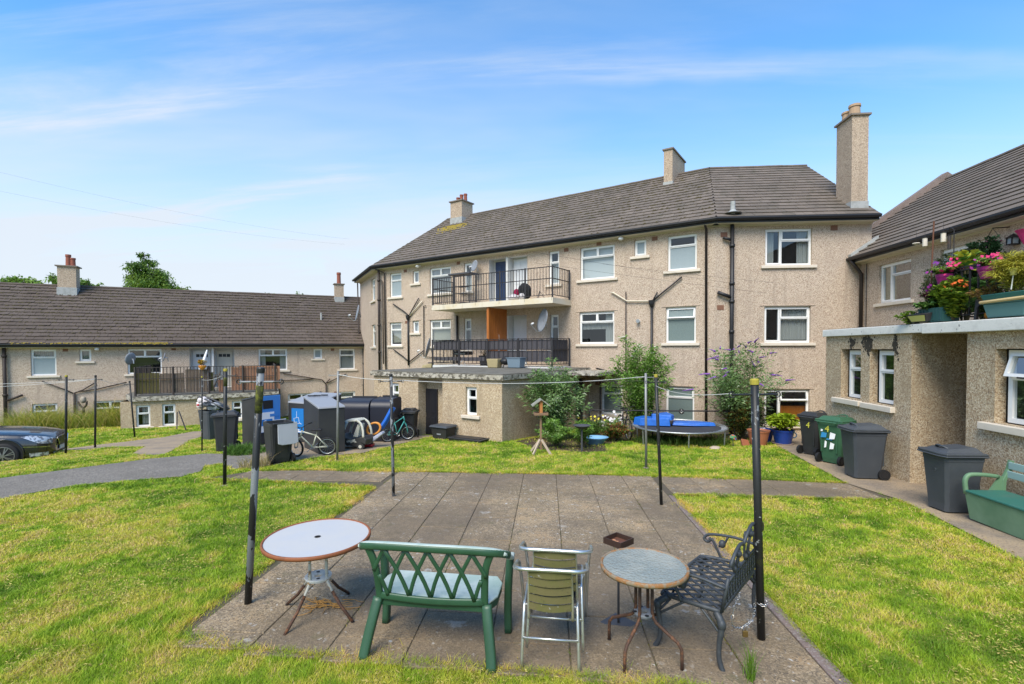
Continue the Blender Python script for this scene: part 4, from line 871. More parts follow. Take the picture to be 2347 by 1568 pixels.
for ci, (xa, xb) in enumerate(cols):
    xm = (xa+xb)/2
    # main patio columns: flags 0.9 long, staggered
    if -3.05 < xm < 2.15:
        y = 2.6+(.45 if ci % 2 else 0); ys_ = []
        while y < 9.95: ys_.append(y); y += .90 if y < 8.4 else FW
        ln = None
        for k2, y in enumerate(ys_):
            l = .90 if y < 8.4 else FW
            top = 9.93-(.0 if xm < 0 else (xm*.045))
            ye = min(y+l, top); yn = float(np.interp(xm, [-3.2, -2.6, -1.45, -.18, .94, 1.6, 2.2], [3.93, 3.74, 3.66, 3.60, 3.53, 3.30, 3.1]))-.05
            if ye < yn+.05: continue
            y = max(y, yn)
            if ye-y < .1 or False: continue
            x0, x1 = max(xa, -3.13), min(xb, 2.025)
            if x1-x0 < .1: continue
            key = (round(x1-x0, 3), round(ye-y, 3))
            if key not in fmc: fmc[key] = flag_mesh(*key)
            place_flag((x0+x1)/2, (y+ye)/2, fmc[key])
    else:
        # the cross path: two rows
        lo = 9.0+.25*0 if xm < -3 else 8.47-(xm-2.1)*.03; hi = 9.92 if xm < -3 else 9.86-(xm-2.1)*.10
        lo = 9.08 if xm < -3.1 else lo
        if xm < -6.2 or xm > 5.6: continue
        n = 2; 
        x0 = max(xa, 2.14) if xm > 0 else xa; x1 = min(xb, -3.1) if xm < 0 else min(xb, 5.5)
        if x1-x0 < .1: continue
        for r in range(n):
            y0 = lo+(hi-lo)*r/n; y1 = lo+(hi-lo)*(r+1)/n; key = (round(x1-x0, 3), round(y1-y0, 2))
            if key not in fmc: fmc[key] = flag_mesh(*key)
            place_flag((x0+x1)/2, (y0+y1)/2, fmc[key])
# edging kerbs on both sides of the patio
def edging(pts, name='kerb_stone'):
    for a, b in zip(pts, pts[1:]):
        L = math.dist(a, b); n = max(1, round(L/.91))
        for i in range(n):
            p = [a[j]+(b[j]-a[j])*i/n for j in (0, 1)]; q = [a[j]+(b[j]-a[j])*(i+1)/n for j in (0, 1)]
            g = .006; d = [(q[j]-p[j])/math.dist(p, q)*g for j in (0, 1)]
            mb = MB(); mb.bar((p[0]+d[0], p[1]+d[1], gz(*p)-.026), (q[0]-d[0], q[1]-d[1], gz(*q)-.026), .11, .10); o = mb.build(name, M_['edging'], patio, bevel=.01)
edging([(2.085, 3.15), (2.085, 8.45)])
# walkway beside the right building
walk_poly = [(5.50, 9.50), (5.72, 8.40), (5.60, 7.48), (5.47, 6.6), (5.35, 5.9), (5.0, 2.0), (6.66, 2.0), (6.66, 8.37), (9.1, 8.37), (9.1, 9.57), (6.66, 9.57), (6.66, 12.36), (7.6, 14.5), (8.5, 17.15), (6.9, 17.15), (6.4, 14.4), (5.85, 12.0)]
sheet('walkway', walk_poly, .016, M_['concrete'])
road_poly = [(-60, -2), (-30, 3.0), (-16, 5.6), (-11.0, 7.35), (-9.46, 7.95), (-9.11, 8.72), (-8.3, 9.2), (-7.35, 9.5), (-7.3, 9.95), (-7.62, 10.55), (-7.35, 10.8), (-6.7, 10.15), (-6.5, 10.3), (-5.9, 10.6), (-6.3, 11.3), (-7.1, 11.75), (-8.7, 12.06), (-9.7, 11.45), (-10.58, 10.44), (-11.4, 9.5), (-13, 8.6), (-18, 7.2), (-30, 5.5), (-60, 2)]
sheet('road', road_poly, .014, M_['asphalt'], wob=.03)
conc_poly = [(-30, 16.8), (-16.1, 15.6), (-14.3, 16.0), (-13.6, 16.7), (-13.9, 18.6), (-12.5, 18.9), (-12.0, 16.4), (-11.5, 15.3), (-10.6, 13.6), (-9.75, 12.0), (-10.4, 12.0), (-10.9, 12.35), (-11.9, 13.9), (-12.6, 13.8), (-13.3, 13.4), (-16, 13.6), (-30, 14.6)]
sheet('footpath', conc_poly, .015, M_['concrete'], wob=.03)
pad_poly = [(-6.4, 10.5), (-5.3, 11.35), (-4.5, 11.9), (-3.6, 15.8), (-6.9, 16.4), (-9.3, 15.0), (-9.1, 13.6), (-7.9, 12.3), (-7.1, 11.6)]
sheet('bin_pad', pad_poly, .020, M_['concrete'], wob=.03)
bed_poly = [(-.9, 14.6), (-.3, 13.0), (.9, 12.4), (1.5, 12.7), (1.6, 14.0), (2.6, 15.0), (3.3, 15.4), (5.6, 15.2), (6.4, 15.0), (7.2, 17.15), (1.9, 19.2), (1.0, 16.6), (-.6, 15.2)]
sheet('garden_bed', bed_poly, .012, M_['earth'], wob=.05)
E_poly = [tuple(fM.P(*p, 0))[:2] for p in [(sC-.0, 0), (sC, OBd), (sL, OBd), (sL, 0)]]
GO_poly = [tuple(fG.P(*p, 0))[:2] for p in [(-3.72, 0), (-3.72, 4), (-9.9, 4), (-9.9, 0)]]
block_poly = [(10.9, 17.18), (CX, YR), tuple(Lp)[:2], tuple(fS.P(6, 0, 0))[:2], (-12, 45), (20, 45), (20, 17.18)]
G_poly = [tuple(fG.P(*p, 0))[:2] for p in [(6, 0), (-15.6, 0), (-15.6, -9), (6, -9)]]
RF_poly = [(6.62, 2), (6.62, 12.36), (10, 12.36), (10, 17.2), (30, 17.2), (30, 2)]
no_grass = [patio_poly, walk_poly, road_poly, conc_poly, E_poly, GO_poly, block_poly, G_poly, RF_poly, pad_poly]
NO_SOFT = [bed_poly]

# ------------------------------------------------------------------ grass
def vnoise(x, y, sc, seed):
    r = np.random.default_rng(seed); T = r.random((64, 64)); u = x*sc+1000; v = y*sc+1000; i = np.floor(u).astype(int); j = np.floor(v).astype(int); fu = u-i; fv = v-j
    fu = fu*fu*(3-2*fu); fv = fv*fv*(3-2*fv); g = lambda a, b: T[a % 64, b % 64]
    return g(i, j)*(1-fu)*(1-fv)+g(i+1, j)*fu*(1-fv)+g(i, j+1)*(1-fu)*fv+g(i+1, j+1)*fu*fv
def gz_np(x, y):
    z = -.022*np.maximum(0, y-3)-.045*np.maximum(0, y-12)-.025*np.maximum(0, -x-5)
    z = z-np.where((x < -10) & (y > 9), .30*np.exp(-(((x+17.0)/2.6)**2+((y-15.0)/1.8)**2))+.10*np.exp(-(((x+14.0)/1.5)**2+((y-11.9)/.9)**2)), 0); return z
def color_mesh(name, V, F3, col, m, loops=3):
    me = bpy.data.meshes.new(name); nv = len(V); nf = len(F3)
    me.vertices.add(nv); me.vertices.foreach_set('co', V.astype(np.float32).ravel())
    me.loops.add(nf*3); me.loops.foreach_set('vertex_index', F3.astype(np.int32).ravel())
    me.polygons.add(nf); me.polygons.foreach_set('loop_start', np.arange(0, nf*3, 3, dtype=np.int32)); 
    try: me.polygons.foreach_set('loop_total', np.full(nf, 3, dtype=np.int32))
    except Exception: pass
    me.update(calc_edges=True)
    ca = me.color_attributes.new('tone', 'FLOAT_COLOR', 'POINT'); c4 = np.ones((nv, 4), np.float32); c4[:, :3] = col; ca.data.foreach_set('color', c4.ravel())
    me.materials.append(m); o = bpy.data.objects.new(name, me); C.objects.link(o); return o
def leaf_mat(name, rough=.6, transl=.35):
    m = bpy.data.materials.new(name); m.use_nodes = True; t = m.node_tree; b = t.nodes['Principled BSDF']; a = t.nodes.new('ShaderNodeVertexColor'); a.layer_name = 'tone'
    t.links.new(a.outputs[0], b.inputs['Base Color']); b.inputs['Roughness'].default_value = rough; b.inputs['Specular IOR Level'].default_value = .25
    tr = t.nodes.new('ShaderNodeBsdfTranslucent'); t.links.new(a.outputs[0], tr.inputs[0]); mx = t.nodes.new('ShaderNodeMixShader'); mx.inputs[0].default_value = transl
    t.links.new(b.outputs[0], mx.inputs[1]); t.links.new(tr.outputs[0], mx.inputs[2]); t.links.new(mx.outputs[0], t.nodes['Material Output'].inputs[0]); return m
M_['grass'] = leaf_mat('grass_blade', .55, .30); M_['leaf'] = leaf_mat('leaf', .5, .30)
def blades(x, y, h, wd, lean, col, z=None, flat=None, seg=True):
    n = len(x); z = gz_np(x, y) if z is None else z
    a = rng.uniform(0, 2*np.pi, n); wx, wy = np.cos(a)*wd/2, np.sin(a)*wd/2; b = rng.uniform(0, 2*np.pi, n); lx, ly = np.cos(b)*lean, np.sin(b)*lean
    hh = h; V = np.zeros((n, 5, 3))
    V[:, 0] = np.stack([x-wx, y-wy, z-.01], 1); V[:, 1] = np.stack([x+wx, y+wy, z-.01], 1)
    V[:, 2] = np.stack([x+lx*.35-wx*.8, y+ly*.35-wy*.8, z+hh*.6], 1); V[:, 3] = np.stack([x+lx*.35+wx*.8, y+ly*.35+wy*.8, z+hh*.6], 1)
    V[:, 4] = np.stack([x+lx, y+ly, z+hh], 1)
    i = np.arange(n)[:, None]*5; F = np.concatenate([i+np.array([[0, 1, 3]]), i+np.array([[0, 3, 2]]), i+np.array([[2, 3, 4]])], 1).reshape(-1, 3)
    return V.reshape(-1, 3), F, np.repeat(col, 5, axis=0)
def grass_cols(x, y, r):
    n1 = vnoise(x, y, .9, 3); n2 = vnoise(x, y, 3.1, 4); n3 = vnoise(x, y, 9., 5); t = np.clip(.5+1.9*(.32*n1+.34*n2+.34*n3-.5)+.02+r.normal(0, .08, len(x)), 0, 1)
    deep = np.array([.10, .21, .012]); mid = np.array([.31, .46, .028]); yel = np.array([.60, .56, .075]); straw = np.array([.74, .53, .25])
    c = np.where((t < .42)[:, None], deep+(mid-deep)*np.clip(t/.42, 0, 1)[:, None], mid+(yel-mid)*np.clip((t-.42)/.38, 0, 1)[:, None])
    s = (r.random(len(x)) < np.clip(.02+1.5*(n1*.2+n2*.35+n3*.45-.50), .02, .5)); c[s] = straw*r.uniform(.7, 1.15, (s.sum(), 1)); return c
def scatter(n, y0, y1, fn):
    d = y0+(y1-y0)*rng.random(n); u = rng.uniform(-1.12, 1.06, n); return d*(u-.055), d
def clear(x, y, polys, jit=.03):
    k = np.ones(len(x), bool); jx = x+rng.normal(0, jit, len(x)); jy = y+rng.normal(0, jit, len(x))
    for p in polys: k &= ~in_poly(jx, jy, p)
    return k
NB = 680000
dd = (3.0**.35+(26.0**.35-3.0**.35)*rng.random(NB*2))**(1/.35); uu = rng.uniform(-1.22, 1.40, NB*2); gx = dd*(uu-.06); gy = dd
kk = clear(gx, gy, no_grass, .025) & ((~in_poly(gx, gy, bed_poly)) | (rng.random(len(gx)) < .12)); gx, gy = gx[kk][:NB], gy[kk][:NB]; dd = np.hypot(gx, gy)
tuft = vnoise(gx, gy, 2.6, 8)*.6+vnoise(gx, gy, 7.5, 9)*.4
h = (.014+.060*tuft**1.9)*rng.uniform(.6, 1.25, len(gx))*(1+.02*dd); wd = np.maximum(.0028, .00085*dd)*rng.uniform(.8, 1.3, len(gx))
V, F, c = blades(gx, gy, h, wd, h*rng.uniform(.4, 1.5, len(gx)), grass_cols(gx, gy, rng))
nf_ = 40000; e_ = []
for (a, b) in (((-3.13, 3.95), (-3.13, 8.62)), ((2.14, 3.1), (2.14, 8.48)), ((-3.13, 3.93), (-2.6, 3.74)), ((-2.6, 3.74), (-1.45, 3.66)), ((-1.45, 3.66), (.94, 3.53)), ((.94, 3.53), (2.14, 3.1)), ((-6.1, 9.98), (2.1, 9.86)), ((2.1, 9.86), (5.5, 9.5)), ((2.2, 8.5), (5.65, 8.36)), ((-6.75, 9.2), (-3.1, 8.66))):
    L__ = math.dist(a, b); e_.append((a, b, L__))
tl = sum(q[2] for q in e_); ex, ey = [], []
for a, b, L__ in e_:
    k = int(nf_*L__/tl); u = rng.random(k); w__ = vnoise(a[0]+(b[0]-a[0])*u, a[1]+(b[1]-a[1])*u, 3.3, 77); nx_, ny_ = -(b[1]-a[1])/L__, (b[0]-a[0])/L__; off = rng.normal(0, .03, k)*(.4+3.0*w__**2); ex.append(a[0]+(b[0]-a[0])*u+nx_*off); ey.append(a[1]+(b[1]-a[1])*u+ny_*off)
ex = np.concatenate(ex); ey = np.concatenate(ey); eh = rng.uniform(.015, .06, len(ex)); V_e, F_e, c_e = blades(ex, ey, eh, np.maximum(.003, .0009*np.hypot(ex, ey)), eh*rng.uniform(.6, 1.8, len(ex)), grass_cols(ex, ey, rng)*np.array([1.05, .9, .9])); F = np.concatenate([F, F_e+len(V)]); V = np.concatenate([V, V_e]); c = np.concatenate([c, c_e])
# mown clippings lying flat, in drifts
n = 60000; d2 = (3.0**.4+(16.0**.4-3.0**.4)*rng.random(n*2))**(1/.4); u2 = rng.uniform(-1.13, 1.08, n*2); cx, cy = d2*(u2-.06), d2
kk = clear(cx, cy, no_grass, .05) & (vnoise(cx, cy, 1.7, 21)*.55+vnoise(cx, cy, 5., 22)*.45 > .50); cx, cy = cx[kk][:n], cy[kk][:n]; m_ = len(cx)
a = rng.uniform(0, 2*np.pi, m_); l = rng.uniform(.006, .020, m_); ww = np.maximum(.0012, .0004*np.hypot(cx, cy)); z = gz_np(cx, cy)+rng.uniform(.012, .04, m_)
dx, dy = np.cos(a)*l, np.sin(a)*l; px, py = -np.sin(a)*ww, np.cos(a)*ww
V2 = np.stack([np.stack([cx-dx, cy-dy, z+rng.normal(0, .008, m_)], 1), np.stack([cx+px, cy+py, z+.006], 1), np.stack([cx+dx, cy+dy, z+rng.normal(0, .008, m_)], 1), np.stack([cx-px, cy-py, z], 1)], 1).reshape(-1, 3)
i = np.arange(m_)[:, None]*4; F2_ = np.concatenate([i+np.array([[0, 1, 2]]), i+np.array([[0, 2, 3]])], 1).reshape(-1, 3)
c2 = np.repeat(np.array([.62, .50, .17])*rng.uniform(.6, 1.15, (m_, 1))*np.array([1, 1, 1])+rng.uniform(0, 1, (m_, 1))*np.array([-.12, .0, -.06]), 4, axis=0)
g_ = color_mesh('grass', np.concatenate([V, V2]), np.concatenate([F, F2_+len(V)]), np.clip(np.concatenate([c, c2]), 0, 1), M_['grass'])
g_['kind'] = 'stuff'; g_['label'] = 'short mown yellow-green grass with straw clippings on the lawns'
# tall rough grass and weeds in front of the left block
def weeds(name, label, n, xr, h0, h1, cols, wdt=.010, kind='stuff'):
    x, y = xr(n); nz = vnoise(x, y, 1.4, 31); hh = rng.uniform(h0, h1, len(x))*(.25+1.05*nz); col = np.array(cols)[rng.integers(0, len(cols), len(x))]*rng.uniform(.7, 1.2, (len(x), 1))
    V, F, c = blades(x, y, hh, np.full(len(x), wdt)*rng.uniform(.7, 1.4, len(x)), hh*rng.uniform(.2, 1.5, len(x)), col); o = color_mesh(name, V, F, np.clip(c, 0, 1), M_['grass']); o['kind'] = kind; o['label'] = label; return o
def strip(fr, s0, s1, o0, o1):
    def f(n):
        s = rng.uniform(s0, s1, n); o = o0+(o1-o0)*rng.random(n)**1.3; return fr.O.x+fr.d.x*s+fr.n.x*o, fr.O.y+fr.d.y*s+fr.n.y*o
    return f
weeds('tall_weeds', 'tall rough grass and weeds growing against the left block', 9000, strip(fG, -3.65, .9, .1, 2.4), .25, 1.25, [(.30, .36, .04), (.44, .40, .07), (.18, .27, .03), (.55, .46, .16)], .016)
def ring(cx, cy, r0, r1, sy=1.):
    def f(n):
        a = rng.uniform(0, 2*np.pi, n); r = r0+(r1-r0)*rng.random(n)**.7; return cx+np.cos(a)*r, cy+np.sin(a)*r*sy
    return f
weeds('weeds', 'long dark grass left growing under the trampoline', 5000, ring(3.85, 14.6, 0, 1.35, .75), .10, .30, [(.05, .10, .015), (.08, .14, .02)], .012)
weeds('weeds', 'leafy weeds round the foot of the black bin beside the road', 1800, ring(-7.6, 12.15, 0, .5), .10, .28, [(.07, .16, .02), (.10, .2, .03)], .016)
weeds('weeds', 'dry grass stalks round the open lidded bin', 260, ring(-6.35, 10.35, .1, .3), .2, .5, [(.4, .3, .14), (.3, .26, .08)], .007)
# moss and small tufts in the paving joints
def joints(n):
    x = XJ+FW*rng.integers(-3, 6, n)+rng.normal(0, .012, n); y = rng.uniform(3.7, 9.8, n); k = vnoise(x, y, 2.3, 41) > .58; return x[k], y[k]
weeds('joint_weeds', 'tiny grass tufts growing in the paving joints', 4500, joints, .012, .038, [(.15, .2, .03), (.3, .26, .05)], .006)
for (tx, ty, lb, hh) in ((1.44, 3.60, 'green grass tuft growing from the paving beside the cast iron bench leg', .32),):
    V, F, c = blades(np.array([tx]*70)+rng.normal(0, .02, 70), np.array([ty]*70)+rng.normal(0, .02, 70), rng.uniform(.1, hh, 70), np.full(70, .005), rng.uniform(.02, .12, 70), np.clip(np.array([.14, .26, .03])*rng.uniform(.6, 1.3, (70, 1)), 0, 1))
    o = color_mesh('grass_tuft', V, F, c, M_['grass']); tag(o, lb, 'plant')
# dry roots and stalks under the white table
mb = MB()
for i in range(26):
    a = random.uniform(0, 6.28); x, y = -2.02+random.gauss(0, .05), 4.42+random.gauss(0, .04); pts = [(x, y, .0)]
    for q in range(4): a += random.uniform(-.6, .6); x += .06*math.cos(a)*random.uniform(.6, 1.5); y += .035*math.sin(a); pts.append((x, y, gz(x, y)+.02+random.uniform(0, .03)))
    mb.tube(pts, [.005, .004, .003, .003, .002], 4)
M_['drystalk'] = mat('dry_orange_stalk', (.36, .19, .05), .9)
tag(mb.build('dry_stalks', M_['drystalk']), 'dry orange stalks sprawling on the paving beneath the white table', 'plant')

# ------------------------------------------------------------------ foliage makers
def leaf_cloud(P, D, L_, Wd, cols, name, parent, m='leaf', droop=.3):
    """one elongated folded leaf (2 quads as 4 tris) at each point P growing along D"""
    n = len(P); D = D/np.linalg.norm(D, axis=1, keepdims=True); up = np.tile([0, 0, 1.], (n, 1))+rng.normal(0, .35, (n, 3)); side = np.cross(D, up); side /= np.linalg.norm(side, axis=1, keepdims=True)+1e-9; nn = np.cross(side, D)
    l = L_[:, None]; w_ = Wd[:, None]; mid = P+D*l*.5+nn*l*.04; tip = P+D*l-np.array([0, 0, 1])*l*droop
    V = np.stack([P, mid+side*w_*.5, tip, mid-side*w_*.5, mid-nn*w_*.12], 1).reshape(-1, 3); i = np.arange(n)[:, None]*5
    F = np.concatenate([i+np.array([[0, 1, 4]]), i+np.array([[1, 2, 4]]), i+np.array([[2, 3, 4]]), i+np.array([[3, 0, 4]])], 1).reshape(-1, 3)
    o = color_mesh(name, V, F, np.clip(np.repeat(cols, 5, axis=0), 0, 1), M_[m]); attach(o, parent); return o
M_['stem'] = mat('plant_stem', (.10, .085, .04), .8); M_['bark'] = mat('tree_bark', (.10, .08, .06), .9)
LEAFK = 2.3
def shrub(name, label, base, H, Rr, nst, nleaf, ll, lw, pal, flowers=None, cat='shrub', group=None, lean=(0, 0), low=.12, spread_pow=.8, upright=.7, droop=.3):
    t = thing(name, label, cat, base, world=True, group=group); B0 = Vector(base); stems = MB(); P = []; D = []; K = []; tips = []
    for s in range(nst):
        a = random.uniform(0, 2*math.pi); rr = Rr*random.random()**.6; hh = H*(1-.45*(rr/Rr)**2)*random.uniform(.78, 1.05)
        end = Vector((math.cos(a)*rr+lean[0], math.sin(a)*rr*.85+lean[1], hh)); ctrl = Vector((end.x*.25, end.y*.25, hh*upright)); pts = []
        for q in range(9):
            u = q/8; pts.append(B0+ctrl*2*u*(1-u)+end*u*u+Vector((math.cos(a), math.sin(a), 0))*.04)
        stems.tube(pts, [.012*(1-.75*q/8) for q in range(9)], 4); tips.append((pts[-1], (pts[-1]-pts[-2]).normalized()))
        for j in range(int(nleaf*LEAFK)//nst):
            u = low+(1-low)*random.random()**.75; q = min(7, int(u*8)); f = u*8-q; p = pts[q].lerp(pts[q+1], f); d = (pts[q+1]-pts[q]).normalized()
            b = random.uniform(0, 2*math.pi); o_ = Vector((math.cos(b), math.sin(b), random.uniform(-.3, .5))); side = random.random()
            # side twig offset so leaves fill the crown
            off = o_*random.uniform(0, .30)*Rr*(.6+.6*u if u < .8 else .5); P.append(p+off); D.append(d*.55+o_*.8); K.append(u)
    P = np.array([tuple(p) for p in P]); D = np.array([tuple(d) for d in D]); K = np.array(K); n = len(P)
    cl = np.clip(.5*vnoise(P[:, 0]+P[:, 2]*.7, P[:, 1]+P[:, 2], 4.5, 51)+.5*rng.random(n), 0, 1); pal = np.array(pal); ix = np.minimum((cl*len(pal)).astype(int), len(pal)-1); col = pal[ix]*rng.uniform(.75, 1.25, (n, 1))
    leaf_cloud(P, D, rng.uniform(.6, 1.25, n)*ll, rng.uniform(.7, 1.2, n)*lw, col, 'foliage', t, droop=droop); stems.build('stems', M_['stem'], t)
    if flowers:
        nf, fm_, fl, fr_ = flowers
        for (p, d) in sorted(tips, key=lambda q: -q[0].z-(.6*random.random()))[:nf]:
            mb = MB(); d = Vector((d.x*2+random.uniform(-.8, .8), d.y*2+random.uniform(-.8, .8), random.uniform(-.25, .35))).normalized(); L = fl*random.uniform(.7, 1.2); k = 7; pts = [p+d*L*i/k+Vector((0, 0, -.10*L*(i/k)**2)) for i in range(k+1)]
            mb.tube(pts, [fr_*(.9-.75*i/k)*random.uniform(.8, 1.2) for i in range(k+1)], 6); mb.build('flower_spike', M_[fm_], t)
    return t
M_['purple'] = mat('purple_buddleia_flower', (.20, .07, .34), .9, layers=[('n', 60, (.34, .18, .48), .5, .7, .7)]); M_['whitefl'] = mat('cream_buddleia_flower', (.62, .62, .50), .9)
M_['dullpurple'] = mat('faded_buddleia_flower', (.14, .07, .10), .9)
def tree(label, base, H, crown, cols, n, ls, trunk_r=.2, group='trees behind the left block', name='tree'):
    t = thing(name, label, 'tree', base, world=True, group=group); B0 = Vector(base); mb = MB(); top = B0+Vector((crown[0][0], crown[0][1], H*.85))
    mb.tube([B0, B0.lerp(top, .35)+Vector((.1, .1, 0)), B0.lerp(top, .7), top], [trunk_r, trunk_r*.75, trunk_r*.45, .03], 8)
    for (cx, cy, cz, rx, rz) in crown:
        e = B0+Vector((cx, cy, cz)); mb.tube([B0.lerp(top, min(.9, cz/H*.7)), B0.lerp(top, min(.95, cz/H*.85)).lerp(e, .5), e], [trunk_r*.3, trunk_r*.18, .02], 6)
        for q in range(5):
            e2 = e+Vector((random.uniform(-1, 1)*rx, random.uniform(-1, 1)*rx, random.uniform(-.7, .9)*rz)); mb.tube([e, e.lerp(e2, .5)+Vector((0, 0, .1)), e2], [.05, .03, .01], 4)
    mb.build('trunk', M_['bark'], t)
    P = []; 
    vol = [c[3]**2*c[4] for c in crown]; tot = sum(vol)
    for c, v in zip(crown, vol):
        m = int(n*v/tot); nc = max(5, m//24); cen = rng.normal(0, 1, (nc, 3)); cen /= np.linalg.norm(cen, axis=1, keepdims=True); cen *= rng.uniform(.35, 1.0, (nc, 1)); 
        k_ = rng.integers(0, nc, m); q = cen[k_]+rng.normal(0, .16, (m, 3)); P.append(q*np.array([c[3], c[3], c[4]])+np.array([c[0], c[1], c[2]])+np.array(base))
    P = np.concatenate(P); m = len(P); D = rng.normal(0, 1, (m, 3)); D[:, 2] -= .3; cl = np.clip(.6*vnoise(P[:, 0]+P[:, 2], P[:, 1]-P[:, 2]*.5, .9, 61)+.4*rng.random(m), 0, .999); cols = np.array(cols); col = cols[(cl*len(cols)).astype(int)]*rng.uniform(.75, 1.25, (m, 1))
    leaf_cloud(P, D, rng.uniform(.7, 1.3, m)*ls, rng.uniform(.7, 1.2, m)*ls*.55, col, 'crown', t); return t
def far_at(px, py, Y): 
    d = ray(px, py); return CO + d*(Y/d.y)
# ================================================================== CLOTHES POLES AND LINES
M_['pole'] = mat('chipped_black_pole_paint', (.016, .017, .017), .45, coord='pos', layers=[('n', 3.2, (.17, .19, .20), .665, .675, .95, (2.5, 2.5, 1.3)), ('n', 16, (.34, .36, .35), .665, .675, .9), ('n', 6, (.05, .055, .02), .6, .7, .5)])
M_['pole2'] = mat('chipped_black_pole_paint_worn', (.018, .019, .019), .45, layers=[('n', 2.1, (.20, .215, .225), .50, .51, .95, (2.5, 2.5, 1.2)), ('n', 16, (.36, .38, .37), .69, .70, .9)])
M_['polegrey'] = mat('grey_galvanised_pole', (.24, .245, .24), .5, .4, layers=[('n', 14, (.16, .16, .155), .5, .7, .6)])
M_['capyellow'] = mat('yellow_pole_cap', (.36, .30, .04), .8, layers=[('n', 18, (.30, .28, .05), .5, .7, .6)])
M_['mossgreen'] = mat('green_moss_on_pole', (.045, .048, .015), .95, layers=[('n', 22, (.13, .14, .02), .5, .62, .9)])
M_['rope'] = mat('white_washing_line', (.70, .70, .66), .8); M_['wire'] = mat('dark_wire', (.05, .05, .05), .7); M_['wire2'] = mat('weathered_overhead_wire', (.20, .21, .22), .7)
GP = 'clothes poles on the lawn and patio'
poles = [  # base px, top px, material, radius, cap, crossbar, label
 ((1745, 1470), (1729, 868), 'pole', .031, 'capyellow', 1, 'nearest clothes pole, black with a yellow cap, standing behind the cast iron bench'),
 ((568, 1388), (598, 842), 'pole2', .032, 'pole', 1, 'leaning clothes pole with peeling grey and black paint beside the white table'),
 ((902, 1140), (896, 857), 'pole2', .026, 'pole', 1, 'chipped black clothes pole at the far left of the patio before the blue slide'),
 ((1516, 1160), (1503, 858), 'pole', .024, 'capyellow', 1, 'slim black clothes pole with yellow top at the far right corner of the patio'),
 ((515, 1113), (517, 845), 'pole', .032, 'capyellow', 1, 'black clothes pole with a yellow mossy top in front of the bin with green sticker'),
 ((773, 1057), (775, 848), 'polegrey', .026, None, 1, 'plain grey clothes pole on the lawn between the cream bicycle and toy car'),
 ((1481, 1073), (1480, 852), 'polegrey', .026, None, 1, 'plain grey clothes pole on the lawn in front of the trampoline'),
 ((151, 1042), (152, 860), 'pole', .030, 'capyellow', 1, 'black clothes pole standing right at the nose of the black car'),
 ((218, 1027), (219, 860), 'pole', .028, 'pole', 1, 'black clothes pole on the footpath in front of the tall weeds'),
 ((309, 1005), (297, 873), 'pole', .026, 'pole', 1, 'leaning black clothes pole in front of the outbuilding window at the left'),
 ((463, 1035), (463, 862), 'pole', .018, 'capyellow', 0, 'thin black clothes pole in front of the bin topped with rubbish'),
]
ptop = []
for (b, tp, m, r, cp, cb, lb) in poles:
    Bp = gnd(*b); Tp = onpl(*tp, Bp, (0, 1, 0)); t = thing('clothes_pole', lb, 'clothes pole', Bp, world=True, group=GP); ptop.append((Bp, Tp)); ax = (Tp-Bp)
    mb = MB(); mb.tube([Bp-ax*.02, Bp+ax*.5, Bp+ax*.985], r, 14); mb.build('pole', M_[m], t, smooth=True)
    if cp:
        mb = MB(); mb.tube([Bp+ax*.978, Bp+ax*.995, Tp], [r*1.13, r*1.13, r*.95], 14); mb.build('cap', M_[cp], t)
    if cb:
        c = Bp+ax*.94; L = .19 if r > .025 else .15; mb = MB(); dx = Vector((1, .12, 0)).normalized()*L
        mb.tube([c-dx, c+dx], .009, 8)
        for sg in (-1, 1): mb.torus(tuple(c+dx*sg*1.0), .022, .005, 'y', 10, 5)
        mb.build('crossbar', M_[m], t)
    mb = MB(); mb.lathe([(r*2.6, -.01), (r*2.3, .012), (r*1.05, .02)], 14, (Bp.x, Bp.y, Bp.z)); mb.build('footing', M_['edging'], t)
for i, q in ((4, .10), (1, .14)):      # moss streaks below two of the caps
    Bp, Tp = ptop[i]; ax = Tp-Bp; mb = MB(); mb.tube([Tp-ax*.075, Tp-ax*(.05+q*.5), Tp-ax*(.05+q)], [.0335, .0338, .0325], 14); par = [o for o in bpy.data.objects if o.name.startswith('clothes_pole')][i]; mb.build('moss_patch', M_['mossgreen'], par, smooth=True)
def line(a, b, sag, m, label, r=.004, name='washing_line', cat='washing line', dz=-.10, grp='washing lines strung between the clothes poles'):
    A = Vector(a)+Vector((0, 0, dz)); Bv = Vector(b)+Vector((0, 0, dz)); pts = [A.lerp(Bv, i/14)-Vector((0, 0, sag*4*(i/14)*(1-i/14))) for i in range(15)]
    mb = MB(); mb.tube(pts, r, 5); tag(mb.build(name, M_[m]), label, cat, grp)
T_ = [p[1] for p in ptop]
line(T_[5], T_[2], .03, 'rope', 'white washing line from the grey pole by the toy car to the chipped patio pole', .005)
line(T_[2], T_[6], .10, 'rope', 'long white washing line crossing in front of the outbuilding to the grey pole', .005)
line(T_[2], T_[3], .02, 'wire', 'thin dark wire between the two far patio poles', .0025)
line(T_[3]+Vector((0, 0, -.08)), T_[0]+Vector((-.18, 0, -.02)), .06, 'rope', 'white washing line running from the slim patio pole to the nearest pole', .003)
line(T_[7], T_[8], .04, 'rope', 'white washing line between the two poles near the car', .005)
line(T_[8], T_[9], .06, 'rope', 'white washing line between the footpath pole and the leaning pole', .005)
A_ = T_[7]+Vector((-6, -1.2, -.05)); line(A_, T_[8]+Vector((0, 0, -.03)), .10, 'rope', 'white washing line running in from the left edge above the car', .005); line(A_+Vector((0, 0, -.18)), T_[8]+Vector((-.3, 0, -.06)), .10, 'rope', 'lower white washing line running in from the left edge above the car', .005)
line(T_[10], T_[4], .05, 'rope', 'slack washing line between the thin pole and the yellow topped pole', .003)
